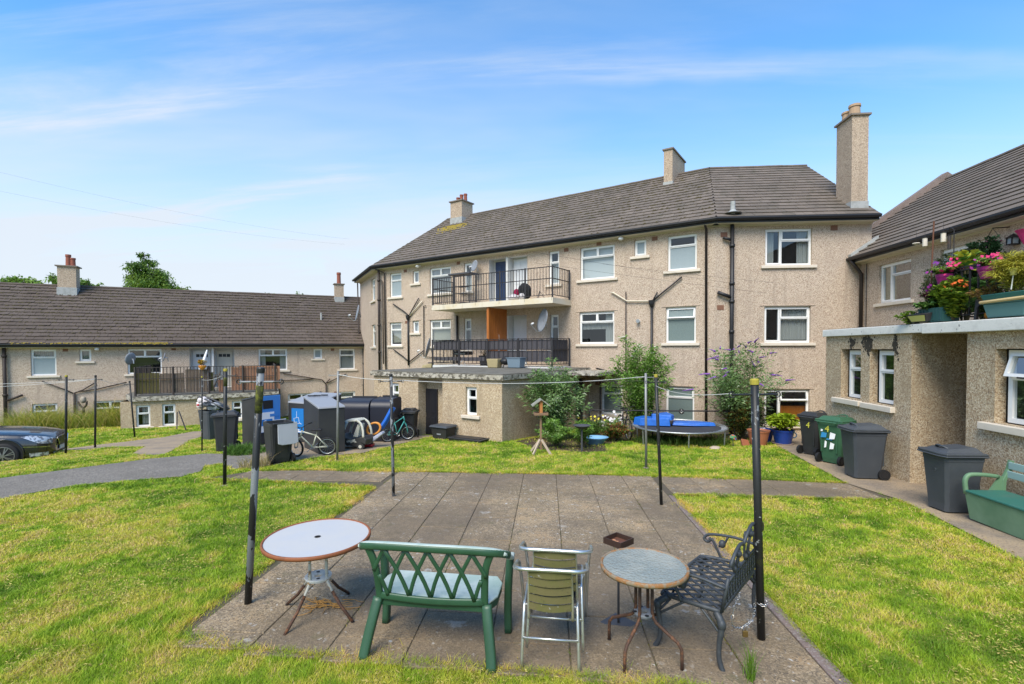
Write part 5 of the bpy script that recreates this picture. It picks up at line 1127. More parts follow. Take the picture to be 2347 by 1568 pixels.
for (pa, pb, z, lb) in (((0, 395), (800, 548), 11, 'upper'), ((-10, 436), (790, 560), 11, 'lower')):
    a = far_at(pa[0], pa[1], 33); b = far_at(pb[0], pb[1], 52); line(a, b, .5, 'wire2', f'{lb} overhead cable high in the sky above the left block', .0045, 'overhead_cable', 'cable', 0, 'overhead cables in the sky')
for i, (pa, pb) in enumerate((((2000, 945), (2740, 1062)), ((2000, 985), (2880, 1100)), ((2260, 990), (2900, 1060)))):
    a = far_at(pa[0]/1.63613, pa[1]/1.63613, 14.5); b = far_at(pb[0]/1.63613, pb[1]/1.63613, 16.2); line(a, b, .02, 'wire', ('topmost', 'lowest', 'middle')[i]+' thin overhead wire crossing in front of the block beside the drainpipe', .003, 'overhead_cable', 'cable', 0, 'thin wires in front of the main block')

# ================================================================== PATIO FURNITURE
M_['tabletop_w'] = mat('white_mottled_table_top', (.46, .45, .43), .35, layers=[('n', 3, (.42, .43, .45), .45, .65, .6), ('n', 26, (.40, .42, .44), .62, .70, .5)], spec=.5)
M_['rim_brown'] = mat('rusty_brown_rim', (.24, .080, .030), .6, layers=[('n', 14, (.15, .055, .025), .5, .7, .6)])
M_['leg_white'] = mat('rust_speckled_cream_leg', (.56, .54, .48), .5, layers=[('n', 30, (.34, .17, .03), .56, .62, .9), ('n', 9, (.15, .07, .04), .64, .70, .7)])
M_['leg_rust'] = mat('rusted_brown_leg', (.065, .034, .022), .7, layers=[('n', 30, (.20, .085, .035), .5, .66, .8), ('n', 8, (.05, .03, .022), .55, .7, .6)])
M_['tabletop_g'] = mat('hammered_glass_table_top', (.25, .28, .255), .16, layers=[('v', 90, (.17, .20, .185), .30, .60, .7), ('n', 2.6, (.34, .35, .30), .46, .62, .7), ('n', 5, (.24, .26, .25), .6, .66, .6)], bump=('v', 46, .8, .006), spec=.7)
M_['rim_rust'] = mat('rusty_tan_rim', (.24, .19, .13), .6, layers=[('n', 22, (.28, .12, .03), .47, .56, .85), ('n', 50, (.12, .06, .03), .6, .7, .6)])
def round_table(label, c, r, H, rz, legpts, m_top, m_rim, m_up, m_low, hole, tilt=0., plate_r=.11, plate_z=.36, plate_m='white_plastic', lowk=99):
    t = thing('garden_table', label, 'table', (c[0], c[1], c[2]), rot=(tilt, tilt*.4, rz), group='round garden tables on the patio'); n = 56
    mb = MB(); mb.lathe([(hole, H+.004), (r-.02, H+.004), (r-.02, H-.006), (hole, H-.006)], n, cap0=False, cap1=False); mb.v, mb.f = mb.v, mb.f+[]; mb.lathe([(hole, H-.006), (hole, H+.004)], n, cap0=False, cap1=False); mb.build('tabletop', M_[m_top], t)
    mb = MB(); mb.lathe([(r-.021, H-.02), (r-.004, H-.024), (r, H-.012), (r, H+.006), (r-.008, H+.012), (r-.021, H+.008), (r-.021, H-.02)], n, cap0=False, cap1=False); mb.build('rim', M_[m_rim], t, smooth=True)
    if hole > .005:
        mb = MB(); mb.lathe([(hole+.004, H+.007), (hole-.002, H+.007), (hole-.003, H-.05)], 20, cap0=False, cap1=True); mb.build('parasol_socket', M_['black'], t)
    for k in range(4):
        a = k*math.pi/2; P3 = [Vector((q[0]*math.cos(a), q[0]*math.sin(a), q[1])) for q in legpts]
        mb = MB(); mb.tube(P3[:lowk+1] if lowk < 50 else P3, .0125, 10); lg = mb.build('leg', M_[m_up], t, smooth=True)
        if lowk < 50: mb = MB(); mb.tube(P3[lowk:], .0135, 10); mb.build('lower_leg', M_[m_low], lg, smooth=True)
        e = P3[-1]; mb = MB(); mb.tube([e, e-Vector((0, 0, .012))], .016, 8); mb.build('foot_cap', M_['black'], lg)
    mb = MB(); mb.lathe([(.035, plate_z), (plate_r, plate_z), (plate_r, plate_z-.012), (plate_r-.01, plate_z-.03), (.035, plate_z-.02), (.035, plate_z)], 28, cap0=False, cap1=False); pl = mb.build('leg_plate', M_[plate_m], t)
    mb = MB()
    for k in range(4):
        a = k*math.pi/2+.78; mb.lathe([(.017, plate_z+.002), (.001, plate_z+.003)], 10, (.072*math.cos(a), .072*math.sin(a), 0), cap0=False)
    mb.build('plate_hole', M_['black'], pl)
    # under-top spider
    mb = MB()
    for k in range(2): a = k*math.pi/2; mb.tube([(-(r-.03)*math.cos(a), -(r-.03)*math.sin(a), H-.018), ((r-.03)*math.cos(a), (r-.03)*math.sin(a), H-.018)], .009, 8)
    mb.build('cross_rail', M_[m_up], t)
    return t
tc_ = (-2.055, 4.30, gz(-2, 4.3)+.012)
round_table('round white topped garden table with brown rim and splayed rusty legs', tc_, .462, .70, R_(-19), [(.098, .68), (.098, .36), (.11, .31), (.16, .24), (.25, .13), (.385, .012)], 'tabletop_w', 'rim_brown', 'leg_white', 'leg_rust', .024, R_(.5), .115, .355, 'white_plastic', 3)
round_table('small round garden table with dimpled glass top and dark rusty bent legs', (.745, 3.86, gz(.7, 3.9)+.012), .333, .70, R_(-37), [(.068, .68), (.068, .36), (.075, .325), (.10, .29), (.20, .235), (.27, .20), (.30, .16), (.303, .10), (.303, .012)], 'tabletop_g', 'rim_rust', 'leg_rust', 'leg_rust', .004, 0, .075, .345, 'dish', 99)
M_['steelgrey'] = M_['dish']
# tall ashtray stand
M_['stand'] = mat('dark_stand_metal', (.06, .062, .07), .6); M_['traydark'] = mat('dark_brown_tray', (.045, .025, .018), .5); M_['trayin'] = mat('rusty_tray_inside', (.12, .05, .03), .7); M_['peach'] = mat('pale_orange_scraps', (.60, .30, .16), .8)
st = thing('tray_stand', 'dark square tray on a slim floor standing pole behind the small glass table', 'stand', (.615, 4.31, gz(.6, 4.3)+.012), R_(45)); 
mb = MB(); mb.box((-.115, -.115, 0), (.115, .115, .010)); mb.build('base_plate', M_['stand'], st, bevel=.004); mb = MB(); mb.tube([(0, 0, .01), (0, 0, .70)], .010, 10); mb.build('pole', M_['stand'], st, smooth=True)
mb = MB(); q = .092; w_ = .008; mb.box((-q, -q, .70), (q, q, .708)); 
mb.box((-q, -q, .708), (q, -q+w_, .752)); mb.box((-q, q-w_, .708), (q, q, .752)); mb.box((-q, -q+w_, .708), (-q+w_, q-w_, .752)); mb.box((q-w_, -q+w_, .708), (q, q-w_, .752)); tr = mb.build('tray', M_['traydark'], st)
mb = MB(); mb.box((-q+w_, -q+w_, .7085), (q-w_, q-w_, .712)); mb.build('tray_lining', M_['trayin'], tr)
mb = MB()
for i in range(5): x, y = random.uniform(-.05, 0), random.uniform(-.0, .06); mb.box((x, y, .712), (x+random.uniform(.01, .022), y+.01, .718))
o = mb.build('tray_scraps', M_['peach'], tr); o['kind'] = 'stuff'
# green plastic lattice bench
M_['gplastic'] = mat('green_garden_plastic', (.024, .078, .040), .42, layers=[('n', 5, (.017, .058, .030), .45, .65, .6), ('n', 1.2, (.04, .11, .062), .5, .7, .5)], spec=.5)
M_['gplastic_l'] = mat('pale_green_plastic', (.47, .54, .49), .5, layers=[('n', 4, (.24, .36, .30), .45, .65, .6), ('n', 30, (.20, .30, .25), .64, .7, .5)])  # paler green for the seat, the strip along the rail top and the armrests
gb = thing('garden_bench', 'green plastic two seat garden bench seen from behind, with crossed lattice back', 'bench', (-.885, 3.885, gz(-.9, 3.8)+.012), R_(-4.6))
mb = MB()      # seat with rounded paler top
out = [(-.44, -.13), (.44, -.13), (.50, .0), (.50, .22), (.44, .33), (-.44, .33), (-.50, .22), (-.50, .0)]
mb.prism([(x, y, .415) for x, y in out], (0, 0, .022)); mb.build('seat', M_['gplastic_l'], gb, bevel=.008)
mb = MB(); mb.prism([(x*.99, y*.98, .36) for x, y in out], (0, 0, .054)); mb.build('seat_apron', M_['gplastic'], gb, bevel=.006)
def topx(u): return .50*u
rail = [(-.585, .08, .735), (-.59, -.06, .79), (-.55, -.15, .835), (-.48, -.205, .862), (-.3, -.23, .875), (0, -.24, .878), (.3, -.23, .875), (.48, -.205, .862), (.55, -.15, .835), (.59, -.06, .79), (.585, .08, .735)]
def ribbon(mb, pts, w, h):
    for a, b in zip(pts, pts[1:]):
        a = Vector(a); b = Vector(b); e = (b-a).normalized()*.006; mb.bar(a-e, b+e, w, h)
rl_ = [Vector(rail[2]).lerp(Vector(rail[3]), .0)]+[Vector(p) for p in rail[3:8]]+[Vector(rail[8])]
import itertools
def smooth_path(P, k=4):
    P = [Vector(p) for p in P]; o = []
    for i in range(len(P)-1):
        p0, p1, p2, p3 = P[max(i-1, 0)], P[i], P[i+1], P[min(i+2, len(P)-1)]
        for j in range(k):
            t = j/k; o.append(.5*((2*p1)+(p2-p0)*t+(2*p0-5*p1+4*p2-p3)*t*t+(3*p1-p0-3*p2+p3)*t**3))
    return o+[P[-1]]
def strap(path, w, h, nrm=None, n=10):
    """rounded rectangular section swept along a path; w across, h thick"""
    P = [Vector(p) for p in path]; mb = MB(); vs = []; m = len(P)
    for i in range(m):
        d = (P[min(i+1, m-1)]-P[max(i-1, 0)]).normalized(); up = Vector(nrm) if nrm else Vector((0, 0, 1)); x = d.cross(up)
        if x.length < .05: x = d.cross(Vector((1, 0, 0)))
        x.normalize(); y = x.cross(d).normalized()
        for (a, b) in ((-.5, -.28), (-.36, -.5), (.36, -.5), (.5, -.28), (.5, .28), (.36, .5), (-.36, .5), (-.5, .28)): vs.append(P[i]+x*a*w+y*b*h)
    k = 8; fs = [(i*k+q, i*k+(q+1) % k, (i+1)*k+(q+1) % k, (i+1)*k+q) for i in range(m-1) for q in range(k)]+[tuple(range(k))[::-1], tuple(range((m-1)*k, m*k))]
    mb.add(vs, fs); return mb
strap(smooth_path(rail[1:10], 3), .052, .054).build('back_rail', M_['gplastic'], gb, smooth=True)
mb = strap([v+Vector((0, 0, .0265)) for v in smooth_path(rail[1:10], 3)], .040, .006); mb.build('rail_top', M_['gplastic_l'], gb, smooth=True)
for sg in (-1, 1):
    arm = [(sg*.555, -.15, .835), (sg*.585, -.02, .765), (sg*.58, .12, .69), (sg*.565, .25, .665), (sg*.56, .31, .64)]
    strap(smooth_path(arm, 3), .062, .030).build('armrest', M_['gplastic_l'], gb, smooth=True)
    strap(smooth_path([(sg*.56, .29, .655), (sg*.545, .27, .45), (sg*.535, .28, .2), (sg*.54, .27, .0)], 3), .06, .075, (0, 1, 0)).build('leg', M_['gplastic'], gb, smooth=True)
    strap(smooth_path([(sg*.435, -.12, .42), (sg*.455, -.17, .3), (sg*.485, -.23, .12), (sg*.50, -.27, .0)], 3), .075, .05, (0, 1, 0)).build('leg', M_['gplastic'], gb, smooth=True)
    strap(smooth_path([(sg*.42, -.125, .40), (sg*.425, -.145, .55), (sg*.44, -.18, .72), (sg*.49, -.20, .86)], 4), .055, .03, (0, 1, 0)).build('back_stile', M_['gplastic'], gb, smooth=True)
strap(smooth_path([(-.42, -.135, .445), (-.2, -.145, .435), (0, -.148, .432), (.2, -.145, .435), (.42, -.135, .445)], 3), .022, .055).build('lower_rail', M_['gplastic'], gb, smooth=True)
for j in range(-1, 6):
    xt = -.345+.1725*j
    for sg in (-1, 1):
        xb = xt+sg*.1725; fr_ = 1.; f0_ = 0.
        if abs(xb) > .425 and abs(xt) > .425: continue
        if abs(xb) > .425: fr_ = (.425-abs(xt))/.1725
        if abs(xt) > .425: f0_ = (abs(xt)-.425)/.1725
        pts = [];
        for q in range(7):
            u = f0_+(fr_-f0_)*q/6; z = .855-(.855-.45)*(u**.92); y = -.225+(.085)*(u**.9)
            bow = sg*.022*math.sin(math.pi*u); pts.append((xt+(xb-xt)*u+bow, y-.004*(sg), z))
        strap(pts, .030, .016, (0, 1, 0)).build('lattice_strip', M_['gplastic'], gb, smooth=True)
# stacked aluminium chairs
M_['alu'] = mat('dull_aluminium_tube', (.60, .62, .61), .32, .85, layers=[('n', 9, (.45, .45, .38), .5, .7, .6), ('n', 30, (.30, .31, .25), .66, .7, .5)])
M_['alu_old'] = mat('grimy_aluminium_tube', (.46, .45, .36), .5, .6, layers=[('n', 9, (.28, .27, .15), .5, .7, .7)])
M_['slatwood'] = mat('algae_covered_wood_slat', (.13, .115, .045), .9, layers=[('n', 6, (.11, .115, .03), .45, .65, .7), ('n', 40, (.06, .055, .03), .6, .7, .6), ('n', 22, (.42, .42, .38), .66, .72, .7)], bump=('n', 40, .4, .004))
M_['slatdark'] = mat('dark_grimy_wood_slat', (.050, .046, .040), .9, layers=[('n', 30, (.22, .22, .2), .64, .7, .6)])
def bistro(label, loc, rz, mt, H=0.):
    t = thing('metal_chair', label, 'chair', loc, rz, group='stacked aluminium chairs'); r = .0125
    for sg in (-1, 1):
        mb = MB(); mb.tube(smooth_path([(sg*.232, .25, 0), (sg*.245, .19, .35), (sg*.262, .12, .60), (sg*.270, .07, .675), (sg*.275, -.03, .70)], 3), r, 9); mb.build('leg', M_[mt], t, smooth=True)
        mb = MB(); mb.tube(smooth_path([(sg*.212, -.25, 0), (sg*.205, -.20, .25), (sg*.20, -.13, .42), (sg*.20, -.05, .435), (sg*.205, .22, .445)], 3), r, 9); mb.build('leg', M_[mt], t, smooth=True)
        mb = MB(); mb.tube(smooth_path([(sg*.165, -.10, .36), (sg*.165, -.155, .34), (sg*.165, -.175, .42), (sg*.160, -.20, .60), (sg*.155, -.235, .755)], 3), .010, 8); mb.build('back_upright', M_['alu_old'], t, smooth=True)
    mb = MB(); mb.tube(smooth_path([(-.275, -.03, .70), (-.275, -.11, .715), (-.262, -.20, .74), (-.21, -.255, .755), (-.1, -.268, .76), (.1, -.268, .76), (.21, -.255, .755), (.262, -.20, .74), (.275, -.11, .715), (.275, -.03, .70)], 4), .0145, 10); mb.build('arm_rail', M_[mt], t, smooth=True)
    mb = MB(); mb.tube([(-.208, -.215, .22), (.208, -.215, .22)], .0095, 8); mb.build('stretcher', M_[mt], t, smooth=True)
    mb = MB(); mb.tube([(-.20, -.12, .425), (.20, -.12, .425)], .010, 8); mb.tube([(-.205, .22, .445), (.205, .22, .445)], .010, 8); mb.build('seat_rail', M_[mt], t, smooth=True)
    for i in range(5):
        z = .455+i*.068; y = -.185-.055*(z-.45)/.3; mb = MB(); n = 8; vs = []
        for q in range(n+1):
            u = q/n; x = -.158+.316*u; yy = y-.022*math.sin(math.pi*u); sag = -.010*math.sin(math.pi*u)
            for dy, dz in ((-.005, -.026), (-.005, .026), (.005, .026), (.005, -.026)): vs.append((x, yy+dy, z+sag+dz))
        mb.add(vs, [(q*4+k, q*4+(k+1) % 4, (q+1)*4+(k+1) % 4, (q+1)*4+k) for q in range(n) for k in range(4)]+[(3, 2, 1, 0), (n*4, n*4+1, n*4+2, n*4+3)]); mb.build('back_slat', M_['slatwood'], t)
    for i in range(6):
        y = -.09+i*.058; mb = MB(); mb.box((-.19, y-.023, .447), (.19, y+.023, .457)); mb.build('seat_slat', M_['slatdark'], t, bevel=.002)
    return t
bistro('lower aluminium chair of the stack, green algae covered wooden back slats', (.035, 3.86, gz(0, 3.8)+.012), R_(-3.5), 'alu')
bistro('upper aluminium chair stacked on top of the first, its arm rail highest', (.075, 3.965, gz(0, 3.8)+.115), R_(-4.5), 'alu')
# cast iron bench
M_['iron'] = mat('weathered_cast_iron', (.052, .060, .068), .55, .25, layers=[('n', 12, (.09, .10, .11), .5, .7, .6), ('n', 40, (.03, .033, .036), .6, .7, .5)])
ib = thing('cast_iron_bench', 'dark cast aluminium garden bench with lattice seat and scalloped back, chained to the clothes pole', 'bench', (1.385, 4.235, gz(1.4, 4.2)+.012), R_(54.8)); r = .008
mb = MB(); yb, yf, xe, zs = -.20, .24, .47, .43
def clipseg(p, d, x0, x1, y0, y1):
    t0, t1 = -9., 9.
    for pi, di, a, b in ((p[0], d[0], x0, x1), (p[1], d[1], y0, y1)):
        ta, tb = (a-pi)/di, (b-pi)/di
        if ta > tb: ta, tb = tb, ta
        t0, t1 = max(t0, ta), min(t1, tb)
    return (t0, t1) if t1-t0 > .02 else None
for sg in (-1, 1):
    for k in range(-14, 15):
        p = (k*.098, 0.); d = (.6, .8*sg); q = clipseg(p, d, -xe, xe, yb, yf)
        if q: a = (p[0]+d[0]*q[0], p[1]+d[1]*q[0], zs+.001*sg); b = (p[0]+d[0]*q[1], p[1]+d[1]*q[1], zs+.001*sg); mb.bar(a, b, .022, .010)
mb.build('seat_lattice', M_['iron'], ib)
mb = MB(); fr_pts = smooth_path([(-xe, yb, zs), (-xe-.01, 0, zs+.004), (-xe+.01, yf-.02, zs-.004), (-xe+.07, yf+.02, zs-.014), (0, yf+.035, zs-.016), (xe-.07, yf+.02, zs-.014), (xe-.01, yf-.02, zs-.004), (xe+.01, 0, zs+.004), (xe, yb, zs), (0, yb-.01, zs), (-xe, yb, zs)], 4); mb.tube(fr_pts, .015, 8, sy=1.2); mb.build('seat_frame', M_['iron'], ib, smooth=True)
def yback(z): return yb-.015-.16*(z-zs)
def hump(x):
    z = .70
    for (cx, rw, top) in ((-.30, .20, .90), (0, .22, .975), (.30, .20, .90)):
        if abs(x-cx) < rw: z = max(z, .70+(top-.70)*math.sqrt(1-((x-cx)/rw)**2))
    return z
mb = MB(); pts = [(x, yback(hump(x)), hump(x)) for x in np.linspace(-.48, .48, 61)]; mb.tube(pts, .013, 8)
mb.tube([(-.48, yback(zs), zs+.01), (-.49, yback(.58), .58), (-.48, yback(.70), .70)], .013, 8); mb.tube([(.48, yback(zs), zs+.01), (.49, yback(.58), .58), (.48, yback(.70), .70)], .013, 8); mb.tube([(-.48, yback(zs+.03), zs+.03), (.48, yback(zs+.03), zs+.03)], .012, 8); mb.tube([(-.48, yback(.665), .665), (0, yback(.68), .68), (.48, yback(.665), .665)], .009, 8); mb.build('back_frame', M_['iron'], ib, smooth=True)
mb = MB()
for sg in (-1, 1):
    for k in range(-9, 10):
        x0 = k*.070; pts = []
        for q in range(6):
            u = q/5; x = x0+sg*.13*u+sg*.02*math.sin(math.pi*u); z = zs+.03+(.67-zs-.03)*u
            if abs(x) < .48: pts.append((x, yback(z)+.002*sg, z))
        for a, b in zip(pts, pts[1:]): mb.bar(a, b, .013, .008, (0, 1, 0))
for k in range(7): z = zs+.05+k*.03; mb.bar((-.47, yback(z), z), (.47, yback(z), z), .006, .006, (0, 1, 0))
mb.build('back_lattice', M_['iron'], ib)
for cx, top in ((-.30, .885), (0, .955), (.30, .885)):
    mb = MB(); y0 = yback(.72); mb.tube([(cx, yback(.68), .68), (cx, yback(top), top-.015)], .010, 6)
    for sg in (-1, 1):
        mb.tube(smooth_path([(cx+sg*.015, yback(.69), .69), (cx+sg*.06, yback(.72), .73), (cx+sg*.075, yback(.75), .76*top/.8), (cx+sg*.04, yback(.76), top-.04)], 3), .009, 6); mb.ball((cx+sg*.04, yback(.73), .725), .022, 8, 5)
    mb.ball((cx, yback(top-.05), top-.055), .028, 8, 5); mb.build('back_motif', M_['iron'], ib, smooth=True)
for sg in (-1, 1):
    x = sg*.50
    mb = MB(); mb.tube(smooth_path([(x, yback(.62), .63), (x, -.05, .655), (x, .12, .645), (x, .20, .625), (x, .235, .585), (x, .205, .560), (x, .175, .585), (x, .19, .60)], 4), [.013]*29, 8, sy=1.0); mb.tube(smooth_path([(x, .165, .60), (x, .12, .52), (x, .08, zs)], 4), .012, 8); mb.tube(smooth_path([(x, .02, .645), (x, .05, .58), (x, .10, .54)], 3), .010, 7); mb.ball((x, .07, .57), .032, 8, 6, 1.2); mb.build('armrest', M_['iron'], ib, smooth=True)
    for (y0, yk, yf_) in ((.20, .27, .27), (-.17, -.22, -.215)):
        mb = MB(); mb.tube(smooth_path([(x*.94, y0, zs-.01), (x*1.0, yk+.0*sg, .35), (x*1.0, yk*.93, .22), (x*1.0, yk*.92, .10), (x*1.0, yf_*1.06, .012), (x*1.0, yf_*1.12, .008)], 4), [.026, .027, .028, .028, .026, .023, .021, .020, .019, .018, .018, .018, .018, .018, .019, .020, .022, .022, .022, .020, .018][:21], 8)
        mb.tube(smooth_path([(x*.7, y0, zs-.015), (x*.85, y0, zs-.05), (x*.97, yk*.97, .30)], 3), .010, 7); mb.tube(smooth_path([(x*.95, y0*.35, zs-.012), (x*.98, y0*.7, zs-.06), (x, yk*.95, .28)], 3), .010, 7); mb.ball((x, yk, .35), .033, 8, 6, 1.3); mb.build('leg', M_['iron'], ib, smooth=True)
# chain with padlock
M_['chain'] = mat('galvanised_chain', (.45, .44, .42), .35, .9); M_['brass'] = mat('brass_padlock', (.22, .15, .05), .4, .7)
ch = thing('chain', 'galvanised chain with padlock tying the cast iron bench to the nearest pole', 'chain', (1.6, 4.0, .25), world=True)
def chain(pts, step=.03):
    P = smooth_path(pts, 8); acc = 0; last = P[0]; k = 0; mb = MB()
    for p in P[1:]:
        if (p-last).length >= step*.8:
            d = (p-last).normalized(); s_ = Vector((0, 0, 1)) if k % 2 else d.cross(Vector((0, 0, 1))).normalized(); q = []
            for i in range(9): a = 2*math.pi*i/8; q.append(last+d*(step*.42+step*.62*math.cos(a))+s_*(.010*math.sin(a)))
            mb.tube(q, .0028, 4, caps=False); last = p; k += 1
    return mb
pb = ptop[0][0]
chain([(pb.x-.04, pb.y-.02, .30), (pb.x, pb.y-.045, .29), (pb.x+.04, pb.y-.01, .30), (pb.x+.02, pb.y+.04, .31), (pb.x-.04, pb.y+.02, .30), (1.62, 4.00, .24), (1.53, 3.94, .20), (1.46, 3.88, .22), (1.38, 3.78, .30), (1.42, 3.85, .40), (1.52, 4.0, .42)], .026).build('links', M_['chain'], ch)
mb = MB(); mb.box((1.52, 3.935, .115), (1.56, 3.955, .165)); mb.build('padlock', M_['brass'], ch, bevel=.004); mb = MB(); mb.tube(smooth_path([(1.527, 3.945, .165), (1.527, 3.945, .195), (1.54, 3.945, .21), (1.553, 3.945, .195), (1.553, 3.945, .165)], 3), .004, 6); mb.build('shackle', M_['steel'], ch)

# ================================================================== WHEELIE BINS
def binmat(n, c, l): return mat(n, c, .5, coord='obj', layers=[('n', 2.2, l, .42, .68, .7), ('n', 60, tuple(x*.8 for x in c), .6, .7, .4)], bump=('n', 90, .15, .003))
M_['bin_grey'] = binmat('slate_grey_bin_plastic', (.050, .058, .068), (.070, .078, .088)); M_['bin_black'] = binmat('black_bin_plastic', (.028, .029, .030), (.040, .041, .042)); M_['bin_green'] = binmat('green_bin_plastic', (.035, .105, .055), (.045, .13, .07)); M_['rubber'] = mat('black_rubber', (.012, .012, .013), .7)
M_['lidgrey'] = mat('pale_grey_lid_inside', (.36, .38, .40), .5, layers=[('n', 4, (.30, .32, .34), .5, .7, .5)])
def wheelie(label, loc, rz, m='bin_grey', w=.50, d=.56, H=.93, lid=True, group='wheelie bins', openlid=False, lidm=None, lidang=0.):
    """front faces local +Y, wheels and handle at -Y"""
    t = thing('wheelie_bin', label, 'wheelie bin', loc, rz, group=group); a, b = w/2, d/2
    def ringp(sx, sy, z, y0=0., c=.04): 
        x, y = a*sx, b*sy; return [(-x+c, -y+y0, z), (x-c, -y+y0, z), (x, -y+c+y0, z), (x, y-c+y0, z), (x-c, y+y0, z), (-x+c, y+y0, z), (-x, y-c+y0, z), (-x, -y+c+y0, z)]
    R0 = [ringp(.76, .74, .02, .02), ringp(.80, .78, .12, .01), ringp(.98, .98, H-.10), ringp(1.0, 1.0, H-.095), ringp(1.0, 1.0, H-.02)]
    mb = MB(); 
    for q in R0: mb.v += q
    k = 8; mb.f = [(i*k+j, i*k+(j+1) % k, (i+1)*k+(j+1) % k, (i+1)*k+j) for i in range(len(R0)-1) for j in range(k)]+[tuple(range(k))[::-1]]; mb.mi = [0]*len(mb.f)
    inner = ringp(.94, .94, H-.02); n0 = len(mb.v); mb.v += inner; mb.f += [((len(R0)-1)*k+j, (len(R0)-1)*k+(j+1) % k, n0+(j+1) % k, n0+j) for j in range(k)]; bot = ringp(.70, .70, .10); n1 = len(mb.v); mb.v += bot; mb.f += [(n0+j, n0+(j+1) % k, n1+(j+1) % k, n1+j) for j in range(k)]+[tuple(range(n1, n1+k))]; mb.mi = [0]*len(mb.f)
    mb.build('body', M_[m], t)
    mb = MB()
    for sg in (-1, 1): mb.box((sg*a*.62-.012, -b*.86-.015, .25), (sg*a*.62+.012, -b*.80, H-.12))
    mb.box((-a*.5, b*.83, .32), (a*.5, b*.845, .34)); mb.build('rib', M_[m], t)
    for sg in (-1, 1):
        mb = MB(); mb.tube([(sg*(a*.80), -b*.80, .10), (sg*(a*.80+.055), -b*.80, .10)], .10, 18); wh = mb.build('wheel', M_['rubber'], t); mb = MB(); mb.tube([(sg*(a*.80+.052), -b*.80, .10), (sg*(a*.80+.060), -b*.80, .10)], .055, 14); mb.build('hub', M_['black'], wh)
    mb = MB(); mb.tube([(-a*.8, -b-.055, H-.02), (a*.8, -b-.055, H-.02)], .016, 8); mb.box((-a*.8, -b-.05, H-.05), (-a*.8+.03, -b+.01, H-.01)); mb.box((a*.8-.03, -b-.05, H-.05), (a*.8, -b+.01, H-.01)); mb.build('handle', M_[m], t)
    LM_ = Matrix.Translation((0, -b-.03, H)) @ Matrix.Rotation(lidang, 4, 'X') @ Matrix.Translation((0, b+.03, -H))
    if openlid: LM_ = LM_ @ Matrix.Translation((.09, -b-.03, 0)) @ Matrix.Diagonal((.70, .74, 1, 1)) @ Matrix.Translation((0, b+.03, 0))
    mb = MB(LM_)
    o = [(-a-.03, -b-.0), (a+.03, -b-.0), (a+.04, b+.02), (a*.7, b+.06), (-a*.7, b+.06), (-a-.04, b+.02)]
    mb.prism([(x, y, H-.005) for x, y in o], (0, 0, .035)); mb.prism([(x*1.03, y*1.03, H-.028) for x, y in o], (0, 0, .022)); o2 = [(-a+.02, -b+.02), (a-.02, -b+.02), (a-.03, b-.03), (a*.6, b+.0), (-a*.6, b+.0), (-a+.03, b-.03)]
    n = len(mb.v); base = [(x, y, H+.03) for x, y in o2]; top = [(x*.74, y*.74, H+.088-.014*(y/b)) for x, y in o2]; mb.add(base+top, [(i, (i+1) % 6, 6+(i+1) % 6, 6+i) for i in range(6)]+[(6, 7, 8, 9, 10, 11)])
    lidmesh = mb.build('lid', M_[lidm or m], t, bevel=.010)
    mb = MB(LM_); mb.tube(smooth_path([(-a*.45, b*.52, H+.07), (-a*.25, b*.66, H+.10), (0, b*.70, H+.108), (a*.25, b*.66, H+.10), (a*.45, b*.52, H+.07)], 3), .022, 8, sy=.7); mb.build('lid_grip', M_[lidm or m], lidmesh, smooth=True)
    if openlid and lidang:      # recessed panels seen on the inside of a thrown back lid
        mb = MB(LM_); mb.box((-a+.03, -b+.25, H-.012), (a-.03, b-.04, H-.006)); mb.box((-a+.05, -b+.06, H-.016), (a-.05, -b+.22, H-.006)); mb.box((a-.15, b-.22, H-.022), (a-.05, b-.08, H-.012)); mb.build('lid_panel', M_['lidgrey'], lidmesh, bevel=.004)
    return t
def gl(x, y, dz=.012): return (x, y, gz(x, y)+dz+.008)
M_['st_yellow'] = mat('yellow_sticker', (.55, .53, .06), .6); M_['st_white'] = mat('white_sticker', (.75, .76, .76), .6); M_['st_blue'] = mat('blue_sticker', (.03, .22, .45), .5); M_['st_green'] = mat('green_sticker', (.07, .42, .12), .5)
def text(s, size, Mx, m, parent, name='lettering', ext=.001):
    cu = bpy.data.curves.new(name, 'FONT'); cu.body = s; cu.size = size; cu.align_x = 'CENTER'; cu.align_y = 'CENTER'; cu.extrude = ext; o = bpy.data.objects.new(name, cu); C.objects.link(o); cu.materials.append(M_[m]); bpy.context.view_layer.update(); me = bpy.data.meshes.new_from_object(o); bpy.data.objects.remove(o); me.name = name; o = bpy.data.objects.new(name, me); C.objects.link(o); o.parent = parent; o.matrix_basis = Mx; return o
BG = 'wheelie bins beside the right outbuilding'
b4 = wheelie('nearest slate grey wheelie bin, standing against the wall beside the green storage bench', gl(6.10, 7.90), R_(90), 'bin_grey', .50, .56, .87, group=BG)
M_['faint'] = mat('faint_moulded_crest', (.085, .092, .10), .5)
mb = MB(); mb.lathe([(.040, 0), (.034, .003)], 16, cap0=False, cap1=False); o = mb.build('crest', M_['faint'], b4); o.rotation_euler = (R_(-90)+.09, 0, 0); o.location = (0, .266, .62)
b3 = wheelie('slate grey wheelie bin in front of the narrow windows, right of the green bin', gl(6.10, 10.02), R_(86), 'bin_grey', .54, .60, .93, group=BG)
b2 = wheelie('dark green wheelie bin covered in peeling yellow, white and blue stickers', gl(6.36, 11.35), R_(-62), 'bin_green', .54, .62, .93, group=BG)
b1 = wheelie('dark grey wheelie bin marked with a yellow 4, behind the green bin', gl(6.46, 12.42), R_(-66), 'bin_black', .50, .56, .93, group=BG)
